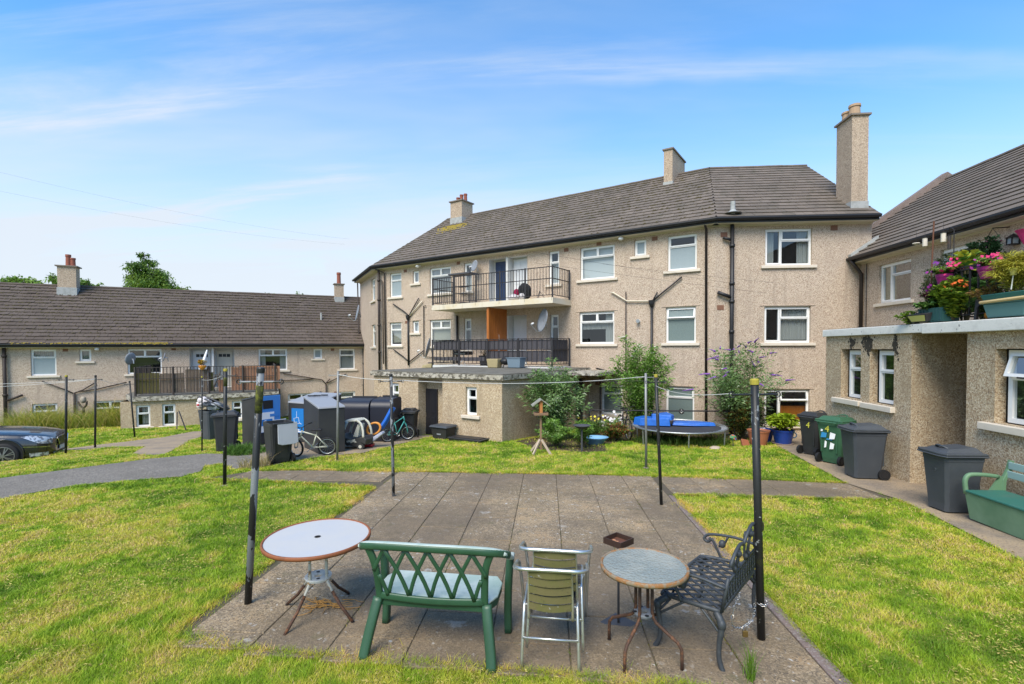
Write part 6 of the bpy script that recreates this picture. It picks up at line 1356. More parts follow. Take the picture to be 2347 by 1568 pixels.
def onback(z, x, H=.93, b=.31): 
    y = -b*(.78+.20*(z-.12)/(H-.22))-.004; return Matrix.Translation((x, y-.012, z)) @ Matrix.Rotation(R_(90)-math.atan(b*.2/(H-.22)), 4, 'X')
text('4', .20, onback(.72, .02, b=.28), 'st_yellow', b1, 'number', .002); text('4', .20, onback(.76, -.02), 'st_yellow', b2, 'number', .002)
for (x, z, w_, h_, m) in ((-.10, .62, .13, .12, 'st_blue'), (.09, .62, .13, .15, 'st_white'), (-.14, .72, .05, .05, 'st_white'), (-.07, .42, .05, .16, 'st_white'), (.07, .40, .10, .15, 'st_white'), (.02, .54, .14, .03, 'st_blue')):
    mb = MB(); k = random.uniform(.7, 1); mb.add([(-w_/2, -h_/2, 0), (w_/2*k, -h_/2*.8, 0), (w_/2, h_/2*k, 0), (-w_/2*.8, h_/2, 0)], [(0, 1, 2, 3)]); o = mb.build('sticker', M_[m], b2); o.matrix_basis = onback(z, x)
# bins at the left
L3 = lambda x, y: Z(x, y, 640, 1300)
bA = wheelie('slate grey wheelie bin heaped with white rubbish bags at the end of the footpath', gl(-11.05, 15.75), R_(152), 'bin_grey', .62, .70, .98, group='wheelie bins on the left', lid=True, lidang=R_(14))
bB = wheelie('black wheelie bin with a green sticker beside the road end', gl(-8.50, 12.62), R_(118), 'bin_black', .50, .56, .95, group='wheelie bins on the left')
mb = MB(); mb.add([(-.09, -.14, 0), (.09, -.14, 0), (.09, .14, 0), (-.09, .14, 0)], [(0, 1, 2, 3)]); o = mb.build('sticker', M_['st_green'], bB); o.matrix_basis = Matrix.Translation((.03, .268, .66)) @ Matrix.Rotation(R_(180), 4, 'Z') @ Matrix.Rotation(R_(96), 4, 'X')
bC = wheelie('dark grey wheelie bin with its pale lid hanging open before the blue recycling bank', gl(-6.08, 10.86), R_(46), 'bin_black', .52, .58, .93, group='wheelie bins on the left', openlid=True, lidm='lidgrey', lidang=R_(264))
bD = wheelie('low black wheelie bin behind the small blue slide, beside the outbuilding wall', gl(-4.35, 15.4), R_(180), 'bin_black', .5, .55, .8, group='wheelie bins on the left')
# rubbish on bin A
M_['bag'] = mat('white_carrier_bag', (.66, .62, .62), .5, layers=[('n', 7, (.5, .42, .43), .5, .7, .6)]); M_['bagred'] = mat('red_print', (.55, .10, .10), .6)
rb = thing('rubbish_bags', 'white and clear rubbish bags piled on top of the grey bin at the left', 'rubbish', (-11.05, 15.6, .5), world=True)
mb = MB(); z0 = gz(-11, 15.7)
[mb.ball((-11.32+random.uniform(-.14, .2), 15.5+random.uniform(-.12, .12), z0+1.18+random.uniform(-.05, .16)), random.uniform(.14, .22), 9, 6, random.uniform(.5, .8), .22) for _ in range(5)]; mb.build('bag', M_['bag'], rb, smooth=False); mb = MB(); [mb.ball((-10.9+random.uniform(-.2, .15), 15.6, z0+1.08+random.uniform(-.04, .08)), random.uniform(.13, .2), 9, 6, .55, .22) for _ in range(4)]; mb.build('bag', M_['lidgrey'], rb, smooth=False); mb = MB(); mb.ball((-11.24, 15.29, z0+1.18), .045, 8, 5, 1); mb.build('print', M_['bagred'], rb)
mb = MB(); mb.tube([(-11.3, 15.4, z0+1.45), (-10.5, 15.5, z0+1.05)], .02, 6); mb.tube([(-11.15, 15.5, z0+1.44), (-10.4, 15.6, z0+1.10)], .02, 6); mb.build('broken_frame', M_['stand'], rb)
# small black caddy and its lid by the outbuilding door
sb = thing('recycling_caddy', 'low wide black recycling box with a lid beside the black outbuilding door', 'recycling box', gl(-3.17, 15.05), R_(-28)); 
def taper(mb, w0, d0, w1, d1, z0, z1): mb.hexa([(-w0/2, -d0/2, z0), (w0/2, -d0/2, z0), (w0/2, d0/2, z0), (-w0/2, d0/2, z0), (-w1/2, -d1/2, z1), (w1/2, -d1/2, z1), (w1/2, d1/2, z1), (-w1/2, d1/2, z1)])
mb = MB(); taper(mb, .50, .40, .62, .50, 0, .36); mb.build('body', M_['bin_black'], sb, bevel=.02); mb = MB(); taper(mb, .70, .58, .62, .50, .361, .42); mb.build('lid', M_['bin_grey'], sb, bevel=.012); mb = MB(); mb.box((-.08, -.225, .14), (.08, -.222, .22)); mb.build('label_plate', M_['dish'], sb)
sb2 = thing('tray', 'flat black plastic tray lying on the ground against the outbuilding', 'tray', gl(-2.30, 14.42), R_(-27)); mb = MB(); taper(mb, 1.10, .42, 1.22, .5, 0, .10); mb.build('body', M_['bin_black'], sb2, bevel=.02); mb = MB(); mb.box((-.5, -.18, .1005), (.5, .18, .115)); mb.build('rim', M_['black'], sb2)

# storage bench at the right edge
M_['st_green1'] = mat('sage_green_bench_plastic', (.115, .22, .125), .55, layers=[('n', 1.6, (.22, .34, .22), .45, .68, .6), ('n', 7, (.13, .24, .15), .6, .75, .4)]); M_['st_teal'] = mat('teal_green_seat', (.03, .14, .11), .5, layers=[('n', 3, (.08, .15, .12), .5, .7, .6)]); M_['st_pale'] = mat('pale_blue_green_slat', (.26, .38, .36), .5)
sbn = thing('storage_bench', 'green plastic garden storage bench at the right edge with dark seat lid and slatted back', 'bench', gl(6.20, 6.78), R_(90)); zb_ = 0
# local: length along x (world Y), front = +Y local (world -X)
Lb, Db = 1.36, .56
mb = MB(); mb.hexa([(-Lb/2+.03, -Db/2, 0), (Lb/2-.03, -Db/2, 0), (Lb/2-.03, Db/2-.05, 0), (-Lb/2+.03, Db/2-.05, 0), (-Lb/2, -Db/2, .38), (Lb/2, -Db/2, .38), (Lb/2, Db/2, .38), (-Lb/2, Db/2, .38)]); mb.build('box', M_['st_green1'], sbn, bevel=.012)
mb = MB(); mb.box((-Lb/2+.04, -Db/2+.06, .381), (Lb/2-.04, Db/2+.02, .415)); mb.build('seat_lid', M_['st_teal'], sbn, bevel=.01)
for sg in (-1, 1):
    x = sg*(Lb/2-.01); strap(smooth_path([(x, Db/2-.02, .35), (x, Db/2-.0, .52), (x, Db/2-.03, .60), (x, Db/2-.10, .625), (x, .0, .62), (x, -Db/2+.12, .60)], 3), .05, .055, (1, 0, 0)).build('armrest', M_['st_green1'], sbn, smooth=True)
    strap([(x, -Db/2+.06, .36), (x, -Db/2+.05, .55), (x, -Db/2-.02, .70), (x, -Db/2-.05, .83)], .055, .06, (1, 0, 0)).build('back_post', M_['st_green1'], sbn)
    mb = MB(); mb.prism([(x-.02, -Db/2+.04, .38), (x-.02, -Db/2+.24, .38), (x-.02, -Db/2+.10, .60), (x-.02, -Db/2+.02, .60)], (.04, 0, 0)); mb.build('arm_gusset', M_['st_green1'], sbn)
for z in (.64, .765):
    y = -Db/2+.02-.12*(z-.55); mb = MB(); mb.box((-Lb/2+.03, y-.012, z-.05), (Lb/2-.03, y+.012, z+.05)); mb.build('back_slat', M_['st_pale'], sbn, bevel=.006)

# ================================================================== RECYCLING BANKS
M_['bank'] = mat('dark_grey_recycling_bank', (.030, .031, .034), .5, layers=[('n', 3, (.042, .043, .044), .45, .65, .7)]); M_['bank_navy'] = mat('navy_black_bank', (.020, .022, .032), .42); M_['banklid'] = mat('grey_bank_lid', (.26, .27, .29), .4); M_['bankblue'] = mat('blue_bank_panel', (.055, .22, .56), .45); M_['sign_blue'] = mat('blue_recycling_sign', (.015, .17, .48), .5); M_['sign_white'] = mat('white_sign', (.72, .74, .76), .5)
RG = 'recycling banks on the bin pad'
def bank_box(label, base, top, m, name='recycling_bank', mtop=None):
    """base: 4 ground points (x,y) ccw from near left, top: 4 heights"""
    cx = sum(p[0] for p in base)/4; cy = sum(p[1] for p in base)/4; t = thing(name, label, 'recycling bank', (cx, cy, gz(cx, cy)), world=True, group=RG); P0 = [Vector((p[0], p[1], gz(*p)+.02)) for p in base]; P1 = [Vector((p[0], p[1], h)) for p, h in zip(base, top)]
    mb = MB(); mb.hexa(P0+[p-Vector((0, 0, .03)) for p in P1]); mb.build('body', M_[m], t, bevel=.02)
    c = sum(P1, Vector())/4; mb = MB(); mb.hexa([c+(p-c)*1.03-Vector((0, 0, .029)) for p in P1]+[c+(p-c)*1.0+Vector((0, 0, .02)) for p in P1]); mb.build('lid', M_[mtop or m], t, bevel=.012)
    return t, P0, P1
def panelfr(P, Q):      # frame on a vertical face from P to Q (left to right seen from outside)
    d = Vector((Q[0]-P[0], Q[1]-P[1], 0)).normalized(); n = Vector((d.y, -d.x, 0)); return Matrix(((d.x, n.x, 0, P[0]), (d.y, n.y, 0, P[1]), (0, 0, 1, 0), (0, 0, 0, 1)))
def textplane(Mp, s, o, z): return Mp @ Matrix.Translation((s, o, z)) @ Matrix.Rotation(R_(90), 4, 'X')
# A: blue fronted bank
a0, a1 = (-8.84, 13.82), (-8.22, 13.50); f1 = (-7.86, 14.16); f0 = (a0[0]+f1[0]-a1[0], a0[1]+f1[1]-a1[1])
bkA, P0_, P1_ = bank_box('tall dark recycling bank with a blue front panel, letter slot and white notice', [a0, a1, f1, f0], (.90, 1.04, 1.04, .92), 'bank')
Mp = panelfr(a1, f1); W_ = math.dist(a1, f1); zb0 = gz(*a1)
mb = MB(Mp); mb.box((.02, .002, -.02), (W_-.02, .03, 1.03)); bp = mb.build('blue_panel', M_['bankblue'], bkA, bevel=.006)
mb = MB(Mp); mb.box((.20, .031, .66), (W_-.25, .036, .90)); mb.build('slot', M_['black'], bp)
mb = MB(Mp); mb.box((.12, .031, .0), (W_-.22, .038, .56)); mb.build('notice', M_['sign_white'], bp)
mb = MB(Mp); mb.box((.12, .039, .18), (W_-.28, .041, .36)); mb.build('notice_band', M_['sign_blue'], bp); mb = MB(Mp); mb.box((.40, .039, .42), (.65, .041, .50)); mb.build('notice_band', M_['bankblue'], bp)
for q in range(2): mb = MB(Mp); mb.box((.48, .0415, .29-q*.06), (.90-q*.06, .0425, .315-q*.05)); mb.build('print_line', M_['sign_white'], bp)
mb = MB(Mp); mb.torus((.26, .042, .27), .05, .008, 'y', 14, 4); mb.build('print_symbol', M_['sign_white'], bp); mb = MB(Mp); mb.box((.3, .039, .06), (.75, .040, .09)); mb.build('print_line', M_['dish'], bp)
# B: bank with blue poster
q0, q1, q2_, q3_ = (-7.62, 14.05), (-6.95, 14.30), (-7.25, 15.2), (-7.95, 14.95)
q0 = (-7.72, 14.34); q1 = (-6.72, 14.02); q2_ = (-6.4, 15.1); q3_ = (-7.4, 15.4)
bkB, _, _ = bank_box('dark recycling bank with a blue poster, half hidden behind the slant topped bank', [q0, q1, q2_, q3_], (.80, .78, .98, .98), 'bank', mtop='banklid')
Mp = panelfr(q0, q1)
mb = MB(Mp); mb.box((.16, .02, -.10), (.62, .028, .62)); ps = mb.build('poster', M_['sign_blue'], bkB)
mb = MB(Mp); 
for aa in range(4):
    c_ = [(.28, .14), (.46, .18), (.43, .36), (.25, .32)]; p = c_[aa]; q = c_[(aa+1) % 4]; mb.tube([(p[0], .032, p[1]), (q[0], .032, q[1])], .006, 5)
mb.tube([(.36, .032, .34), (.36, .032, .54)], .006, 5); mb.tube([(.46, .032, .20), (.54, .032, .16)], .006, 5); mb.build('poster_drawing', M_['sign_white'], ps)
for q in range(2): mb = MB(Mp); mb.box((.26+q*.0, .029, -.03-q*.05), (.46+q*.08, .031, .0-q*.045)); mb.build('poster_line', M_['sign_white'], ps)
# C: slant topped bank
c0, c1 = (-5.52, 11.66), (-5.02, 12.04); u_ = Vector((-.62, .78)).normalized()*1.62; c2_, c3 = (c1[0]+u_.x, c1[1]+u_.y), (c0[0]+u_.x, c0[1]+u_.y)
bkC, _, _ = bank_box('large dark recycling bank with a pale slanted lid behind the cream bicycle', [c0, c1, c2_, c3], (.95, .95, 1.09, 1.09), 'bank', mtop='banklid')
mb = MB()
for k in (.25, .5, .8):
    p = Vector((c3[0], c3[1], 1.09)).lerp(Vector((c2_[0], c2_[1], 1.09)), k)+Vector((.1, -.12, .02)); mb.box((p.x-.09, p.y-.02, p.z), (p.x+.09, p.y+.02, p.z+.03))
mb.build('hinge_block', M_['bank'], bkC)
# D, E: round shouldered banks
def round_bank(label, fl, frr, depth, zt):
    cx, cy = (fl[0]+frr[0])/2, (fl[1]+frr[1])/2; d = Vector((frr[0]-fl[0], frr[1]-fl[1], 0)).normalized(); n = Vector((d.y, -d.x, 0)); t = thing('recycling_bank', label, 'recycling bank', (cx, cy, gz(cx, cy)), world=True, group=RG); L = math.dist(fl, frr)
    Mx = Matrix(((d.x, n.x, 0, fl[0]), (d.y, n.y, 0, fl[1]), (0, 0, 1, 0), (0, 0, 0, 1))); zb_ = gz(cx, cy)+.02; r = .24
    prof = [(0, zb_), (0, zt-r)]+[(-r+r*math.cos(a), zt-r+r*math.sin(a)) for a in np.linspace(.2, math.pi/2, 6)]+[(-depth+.1, zt+.02), (-depth, zt-.05), (-depth, zb_)]
    mb = MB(Mx); m = len(prof); mb.add([(0, o, z) for o, z in prof]+[(L, o, z) for o, z in prof], [(i, (i+1) % m, m+(i+1) % m, m+i) for i in range(m)]+[tuple(range(m)), tuple(range(m, 2*m))[::-1]]); mb.build('body', M_['bank_navy'], t, bevel=.015)
    mb = MB(Mx); mb.box((.08, -depth+.06, zt+.0), (L-.08, -depth+.14, zt+.06)); mb.build('hinge_rail', M_['black'], t); return t
round_bank('left one of two round shouldered navy recycling banks behind the toy car', (-6.10, 14.12), (-5.16, 14.08), .95, .86)
round_bank('right one of two round shouldered navy recycling banks beside the blue slide', (-5.12, 14.08), (-4.50, 14.06), .95, .89)
# ================================================================== BICYCLES, TOYS, CAR
M_['cream_paint'] = mat('cream_white_bike_paint', (.62, .62, .50), .35); M_['teal_paint'] = mat('teal_bike_paint', (.06, .30, .27), .4); M_['darkpaint'] = mat('black_bike_paint', (.02, .02, .022), .35)
def bicycle(label, loc, rz, wr, wb, m, lean=0., steer=0., seat_h=.55, bar_h=.62, basket=False, rot=None):
    """+X is the front, origin under the middle"""
    t = thing('bicycle', label, 'bicycle', loc, rot=(lean, 0, rz), group='bicycles in the yard'); fx, rx = wb/2, -wb/2; bb = (-.03*wb, wr*.95); st = (-.16*wb, seat_h); hd = (.30*wb, bar_h-.13); hl = (.335*wb, bar_h-.24)
    def wheel(x, ang):
        Mw = Matrix.Translation((x, 0, wr)) @ Matrix.Rotation(ang, 4, 'Z'); mb = MB(Mw); mb.torus((0, 0, 0), wr-.022, .022, 'y', 30, 8); w_ = mb.build('wheel', M_['rubber'], t, smooth=True)
        mb = MB(Mw); mb.torus((0, 0, 0), wr-.048, .010, 'y', 28, 6); mb.build('rim', M_['alu'], w_, smooth=True); mb = MB(Mw)
        for k in range(14): a = 2*math.pi*k/14; mb.tube([(0, .012*(-1)**k, 0), ((wr-.05)*math.cos(a+.2), 0, (wr-.05)*math.sin(a+.2))], .0016, 3)
        mb.tube([(0, -.035, 0), (0, .035, 0)], .018, 8); mb.build('spokes', M_['steel'], w_)
    wheel(rx, 0); wheel(fx, steer)
    mb = MB()
    for a, b, r in (((hd), (st[0], st[1]-.12), .016), (hl, bb, .018), ((st[0], st[1]-.10), bb, .015)): mb.tube([(a[0], 0, a[1]), (b[0], 0, b[1])], r, 8)
    for sg in (-1, 1): mb.tube([(bb[0], 0, bb[1]), (rx, sg*.045, wr)], .009, 6); mb.tube([(st[0], 0, st[1]-.12), (rx, sg*.045, wr)], .008, 6)
    mb.tube([(hd[0]-.01, 0, hd[1]+.03), (hl[0]+.01, 0, hl[1]-.03)], .020, 8); mb.build('frame', M_[m], t, smooth=True)
    mb = MB(Matrix.Translation((fx, 0, wr)) @ Matrix.Rotation(steer, 4, 'Z'))
    tx = hl[0]-fx
    for sg in (-1, 1): mb.tube(smooth_path([(0, sg*.045, 0), (tx*.35+.01, sg*.05, (hl[1]-wr)*.55), (tx*.8, sg*.045, (hl[1]-wr)*.85), (tx, 0, hl[1]-wr-.02)], 2), .011, 7)
    mb.build('fork', M_[m], t, smooth=True)
    mb = MB(Matrix.Translation((hd[0], 0, 0)) @ Matrix.Rotation(steer, 4, 'Z')); mb.tube([(0, 0, hd[1]), (-.01, 0, bar_h-.03)], .013, 8); mb.tube(smooth_path([(-.06, -.27, bar_h+.03), (-.03, -.16, bar_h+.02), (.0, -.06, bar_h-.03), (.0, .06, bar_h-.03), (-.03, .16, bar_h+.02), (-.06, .27, bar_h+.03)], 3), .011, 7); hb = mb.build('handlebar', M_['darkpaint'], t, smooth=True)
    mb = MB(Matrix.Translation((hd[0], 0, 0)) @ Matrix.Rotation(steer, 4, 'Z'))
    for sg in (-1, 1): mb.tube([(-.06, sg*.27, bar_h+.03), (-.04, sg*.18, bar_h+.022)], .016, 8)
    mb.build('grip', M_['rubber'], hb)
    mb = MB(); mb.tube([(st[0], 0, st[1]-.12), (st[0]-.02, 0, st[1])], .011, 7); mb.build('seat_post', M_['steel'], t); mb = MB(); mb.hexa([(st[0]-.13, -.065, st[1]), (st[0]+.13, -.018, st[1]), (st[0]+.13, .018, st[1]), (st[0]-.13, .065, st[1]), (st[0]-.13, -.06, st[1]+.04), (st[0]+.13, -.014, st[1]+.03), (st[0]+.13, .014, st[1]+.03), (st[0]-.13, .06, st[1]+.04)]); mb.build('saddle', M_['rubber'], t, bevel=.012)
    mb = MB(); mb.tube([(bb[0], .02, bb[1]), (bb[0]+.02, .06, bb[1]), (bb[0]+.10, .06, bb[1]-.07), (bb[0]+.10, .12, bb[1]-.07)], .008, 6); mb.tube([(bb[0], -.02, bb[1]), (bb[0]-.02, -.06, bb[1]), (bb[0]-.10, -.06, bb[1]+.07), (bb[0]-.10, -.12, bb[1]+.07)], .008, 6); mb.torus((bb[0], -.05, bb[1]), .05, .005, 'y', 16, 4); mb.build('pedals', M_['steel'], t)
    return t
bicycle('cream white childs bicycle with black tyres parked in front of the slant topped recycling bank', gl(-5.60, 11.47), R_(-165), .225, .70, 'cream_paint', lean=R_(-6), steer=R_(-32), seat_h=.62, bar_h=.74)
bicycle('small teal bicycle behind the blue slide at the outbuilding corner', gl(-4.34, 14.2), R_(40), .22, .62, 'teal_paint', steer=R_(-30), seat_h=.66, bar_h=.82)
bicycle('black adult bicycle seen from the front, left of the trampoline', gl(2.42, 15.75), R_(-84), .33, 1.0, 'darkpaint', steer=R_(4), seat_h=.86, bar_h=.98)
# toy car
M_['toyblack'] = mat('faded_black_toy_plastic', (.045, .045, .043), .5); M_['toywhite'] = mat('sun_faded_cream_toy_plastic', (.58, .57, .48), .5, layers=[('n', 5, (.46, .44, .34), .5, .7, .6)]); M_['toygrey'] = mat('pale_grey_toy_plastic', (.42, .48, .50), .5)
tcar = thing('toy_car', 'childs black and cream ride in toy car standing in front of the navy banks', 'toy car', gl(-5.06, 12.72), R_(172)); tcar.scale = (1.12, 1.1, 1.08)
# local: +X front, body .8 long
mb = MB(); prof = [(-.40, .10), (-.42, .22), (-.36, .30), (-.22, .27), (-.05, .22), (.12, .26), (.26, .32), (.38, .27), (.43, .18), (.40, .08), (.28, .10), (.22, .16), (.12, .10), (-.12, .04), (-.22, .08), (-.30, .15)]
mb.prism([(x, -.22, z+.02) for x, z in prof], (0, .44, 0)); mb.build('body', M_['toyblack'], tcar, bevel=.02)
for sg in (-1, 1):
    strap(smooth_path([(-.34, sg*.20, .30), (-.33, sg*.19, .45), (-.27, sg*.17, .62), (-.15, sg*.16, .70)], 3), .05, .04, (0, 1, 0)).build('roof_post', M_['toywhite'], tcar, smooth=True); strap(smooth_path([(.22, sg*.20, .31), (.16, sg*.18, .48), (.08, sg*.16, .66)], 3), .06, .04, (0, 1, 0)).build('roof_post', M_['toygrey'], tcar, smooth=True)
mb = MB(); mb.hexa([(-.22, -.18, .675), (.20, -.18, .64), (.20, .18, .64), (-.22, .18, .675), (-.16, -.14, .73), (.12, -.14, .70), (.12, .14, .70), (-.16, .14, .73)]); mb.build('roof', M_['toywhite'], tcar, bevel=.02)
mb = MB(); mb.hexa([(-.16, -.12, .28), (-.02, -.12, .28), (-.02, .12, .28), (-.16, .12, .28), (-.22, -.12, .60), (-.15, -.12, .60), (-.15, .12, .60), (-.22, .12, .60)]); mb.build('seat_back', M_['toywhite'], tcar, bevel=.02)
for x, y in ((.27, -.21), (.27, .21), (-.28, -.21), (-.28, .21)):
    mb = MB(); mb.tube([(x, y-.03, .085), (x, y+.03, .085)], .085, 16); wh = mb.build('wheel', M_['toyblack'], tcar); mb = MB(); mb.tube([(x, y-.034, .085), (x, y+.034, .085)], .04, 12); mb.build('hub', M_['toywhite'], wh)
mb = MB()
for (cx, cz, r) in ((.0, .19, .045), (-.05, .18, .05), (-.11, .20, .045), (-.15, .17, .03), (.05, .17, .03)): mb.add([(cx+r*math.cos(a)*(1.5 if k % 2 else .7), .222, cz+.02+r*.8*math.sin(a)*(1.2 if k % 2 else .6)) for k, a in enumerate(np.linspace(0, 2*math.pi, 10)[:-1])], [tuple(range(9))])
mb.build('flame_print', M_['toywhite'], tcar)
for sg in (-1, 1): mb = MB(); mb.ball((.38, sg*.14, .26), .045, 10, 6); mb.build('headlight', M_['toywhite'], tcar, smooth=True)
mb = MB(); mb.ball((.24, .24, .40), .05, 10, 6, 1); mb.build('mirror', M_['toywhite'], tcar, smooth=True)
# toy slide with orange ring
M_['slideblue'] = mat('blue_slide_plastic', (.02, .13, .52), .35); M_['ringorange'] = mat('orange_ring_plastic', (.62, .25, .04), .45); M_['toyred'] = mat('red_toy_plastic', (.42, .02, .03), .4); M_['toypale'] = mat('pale_lilac_toy_plastic', (.40, .42, .50), .5)
sld = thing('toy_rocker', 'toppled toy seesaw with blue board and orange ring lying by the navy banks', 'toy', gl(-4.62, 12.9), 0)
mb = strap([(.13, .3, .46), (.26, .32, .66), (.40, .35, .93), (.46, .36, 1.02)], .14, .06, (1, -1, 0)); mb.build('board', M_['slideblue'], sld)
mb = strap([(.13, .24, .46), (.26, .26, .66), (.40, .29, .93)], .05, .05, (1, -1, 0)); mb.build('board_rib', M_['slideblue'], sld)
Mr = Matrix.Translation((-.02, .12, .47)) @ Matrix.Rotation(R_(-30), 4, 'Y'); mb = MB(Mr); mb.torus((0, 0, 0), .17, .03, 'y', 26, 8, 1.15, .85); mb.build('ring', M_['ringorange'], sld, smooth=True)
mb = MB(); mb.hexa([(-.22, -.1, .12), (-.10, -.1, .06), (-.10, .15, .06), (-.22, .15, .12), (.25, -.1, .42), (.30, -.1, .36), (.30, .15, .36), (.25, .15, .42)]); mb.build('seat', M_['toypale'], sld, bevel=.02); mb = MB(); mb.box((-.24, -.12, .02), (.02, .1, .09)); mb.build('foot', M_['toyred'], sld, bevel=.02)
mb = MB(); mb.tube([(-.32, .1, .42), (-.22, .0, .16), (-.14, .05, .08)], .016, 6); mb.build('strut', M_['toywhite'], sld)
# parked car
M_['carpaint'] = mat('black_car_paint', (.010, .010, .011), .25, .0, spec=.6, coat=1.); M_['carglass'] = mat('dark_car_glass', (.01, .012, .014), .05, spec=.8); M_['chrome'] = mat('chrome_trim', (.70, .71, .72), .15, 1.); M_['headlamp'] = mat('clear_headlamp', (.55, .57, .60), .12, .3, layers=[('n', 14, (.10, .10, .11), .48, .54, .85)], spec=.8, coat=1.); M_['alloy'] = mat('grey_alloy_wheel', (.30, .30, .31), .3, .8); M_['grille'] = mat('black_grille', (.01, .01, .011), .5); M_['plate'] = mat('number_plate_white', (.62, .64, .66), .4); M_['taillamp'] = mat('red_tail_lamp', (.25, .01, .01), .2)
HW_ = .0
Wc = onpl(8.4, 1041, (0, 12.0, 0), (0, 1, 0)); PHI = R_(31); hd_ = Vector((math.cos(PHI), math.sin(PHI), 0)); lf = Vector((-math.sin(PHI), math.cos(PHI), 0))
czg = Wc.z-.335-.05; corg = Vector((Wc.x, Wc.y, 0))+lf*.90+hd_*(-1.75)       # origin: centre of the car on the ground
car = thing('parked_car', 'black saloon car parked nose right at the left edge beside the lawn', 'car', (corg.x, corg.y, czg), PHI)
# sections: x from nose 2.68 back to -2.12 ; front axle at x = 1.75
ST = [(2.68, .50, .30, .66), (2.66, .62, .24, .72), (2.58, .76, .20, .765), (2.42, .85, .19, .815), (2.15, .90, .19, .87), (1.75, .915, .20, .925), (1.2, .92, .20, .97), (.85, .92, .20, 1.0), (.2, .92, .20, .99), (-.8, .92, .20, 1.0), (-1.5, .91, .20, 1.02), (-1.95, .86, .22, 1.02), (-2.2, .72, .28, .98)]
def cwid(x):
    xs = [s[0] for s in ST][::-1]; return [float(np.interp(x, xs, [s[k] for s in ST][::-1])) for k in (1, 2, 3)]
SEC = [(0, 0), (.90, 0), (.99, .10), (1.0, .35), (.995, .60), (.965, .80), (.90, .93), (.72, .985), (.4, 1.02), (0, 1.035)]
def cpos(x, t, off=0., side=1):
    w_, z0, z1 = cwid(x); k = t*(len(SEC)-1); i = min(int(k), len(SEC)-2); f = k-i; y = SEC[i][0]*(1-f)+SEC[i+1][0]*f; z = SEC[i][1]*(1-f)+SEC[i+1][1]*f; n = Vector((0, SEC[i+1][1]-SEC[i][1]+1e-6, -(SEC[i+1][0]-SEC[i][0]))).normalized()
    return Vector((x, side*(w_*y+off*n.y), z0+(z1-z0)*z+off*n.z))
xsn = list(np.linspace(2.68, 2.15, 9))+list(np.linspace(2.0, -1.9, 22))+[-2.05, -2.2]; tn = list(np.linspace(0, 1, 28)); mb = MB()
for side in (1, -1):
    n0 = len(mb.v); g = [[cpos(x, t, 0, side) for t in tn] for x in xsn]; m = len(tn); mb.add([p for r_ in g for p in r_], [(i*m+j, i*m+j+1, (i+1)*m+j+1, (i+1)*m+j) for i in range(len(xsn)-1) for j in range(m-1)])
    mb.add([g[0][j] for j in range(m)], [tuple(range(m))]); mb.add([g[-1][j] for j in range(m)], [tuple(range(m))])
mb.build('body', M_['carpaint'], car, smooth=True)
def cpatch(x0, x1, t0, t1, off, m, name, par=car, side=-1, shape=None, nx=8, ntt=6):
    mb = MB(); g = []
    for i in range(nx+1):
        for j in range(ntt+1):
            u = i/nx; v = j/ntt; x = x0+(x1-x0)*u; a, b = (t0, t1) if shape is None else shape(u); g.append(cpos(x, a+(b-a)*v, off, side))
    mb.add(g, [(i*(ntt+1)+j, i*(ntt+1)+j+1, (i+1)*(ntt+1)+j+1, (i+1)*(ntt+1)+j) for i in range(nx) for j in range(ntt)]); return mb.build(name, M_[m], par, smooth=True)
for side in (-1, 1):
    cpatch(2.08, 2.655, 0, 0, .008, 'headlamp', 'headlight', side=side, shape=lambda u: (.60-.13*min(1, u*1.6), .62+.06*min(1, u*3)))
    cpatch(2.25, 2.60, .20, .29, .008, 'headlamp', 'fog_light', side=side)
    cpatch(2.0, 2.62, .395, .405, .010, 'chrome', 'bumper_trim', side=side)
    cpatch(1.2, -1.3, .30, .33, .010, 'black', 'side_trim', side=side, nx=14)
    for x in (.75, -.45, -1.35): cpatch(x, x-.012, .12, .72, .004, 'black', 'door_gap', side=side, nx=1, ntt=12)
    for x in (.05, -1.05): cpatch(x, x-.2, .655, .685, .018, 'carpaint', 'door_handle', side=side, nx=3, ntt=2)
mb = MB(); mb.add([(2.69, -.40, .66), (2.69, .40, .66), (2.70, .30, .46), (2.70, -.30, .46)], [(0, 1, 2, 3)]); gr = mb.build('grille', M_['grille'], car); 
for k in range(9): mb = MB(); y = -.32+k*.08; mb.box((2.695, y-.004, .475), (2.705, y+.004, .65)); mb.build('grille_bar', M_['chrome'], gr)
mb = MB(); mb.tube([(2.705, -.42, .665), (2.715, -.31, .45), (2.72, 0, .44), (2.715, .31, .45), (2.705, .42, .665)], .012, 6); mb.tube([(2.69, -.42, .67), (2.70, 0, .70), (2.69, .42, .67)], .012, 6); mb.build('grille_surround', M_['chrome'], gr)
mb = MB(); mb.box((2.70, -.26, .33), (2.715, .26, .43)); mb.build('number_plate', M_['plate'], car); mb = MB(); mb.box((2.66, -.52, .235), (2.70, .52, .255)); mb.build('lower_lip', M_['chrome'], car)
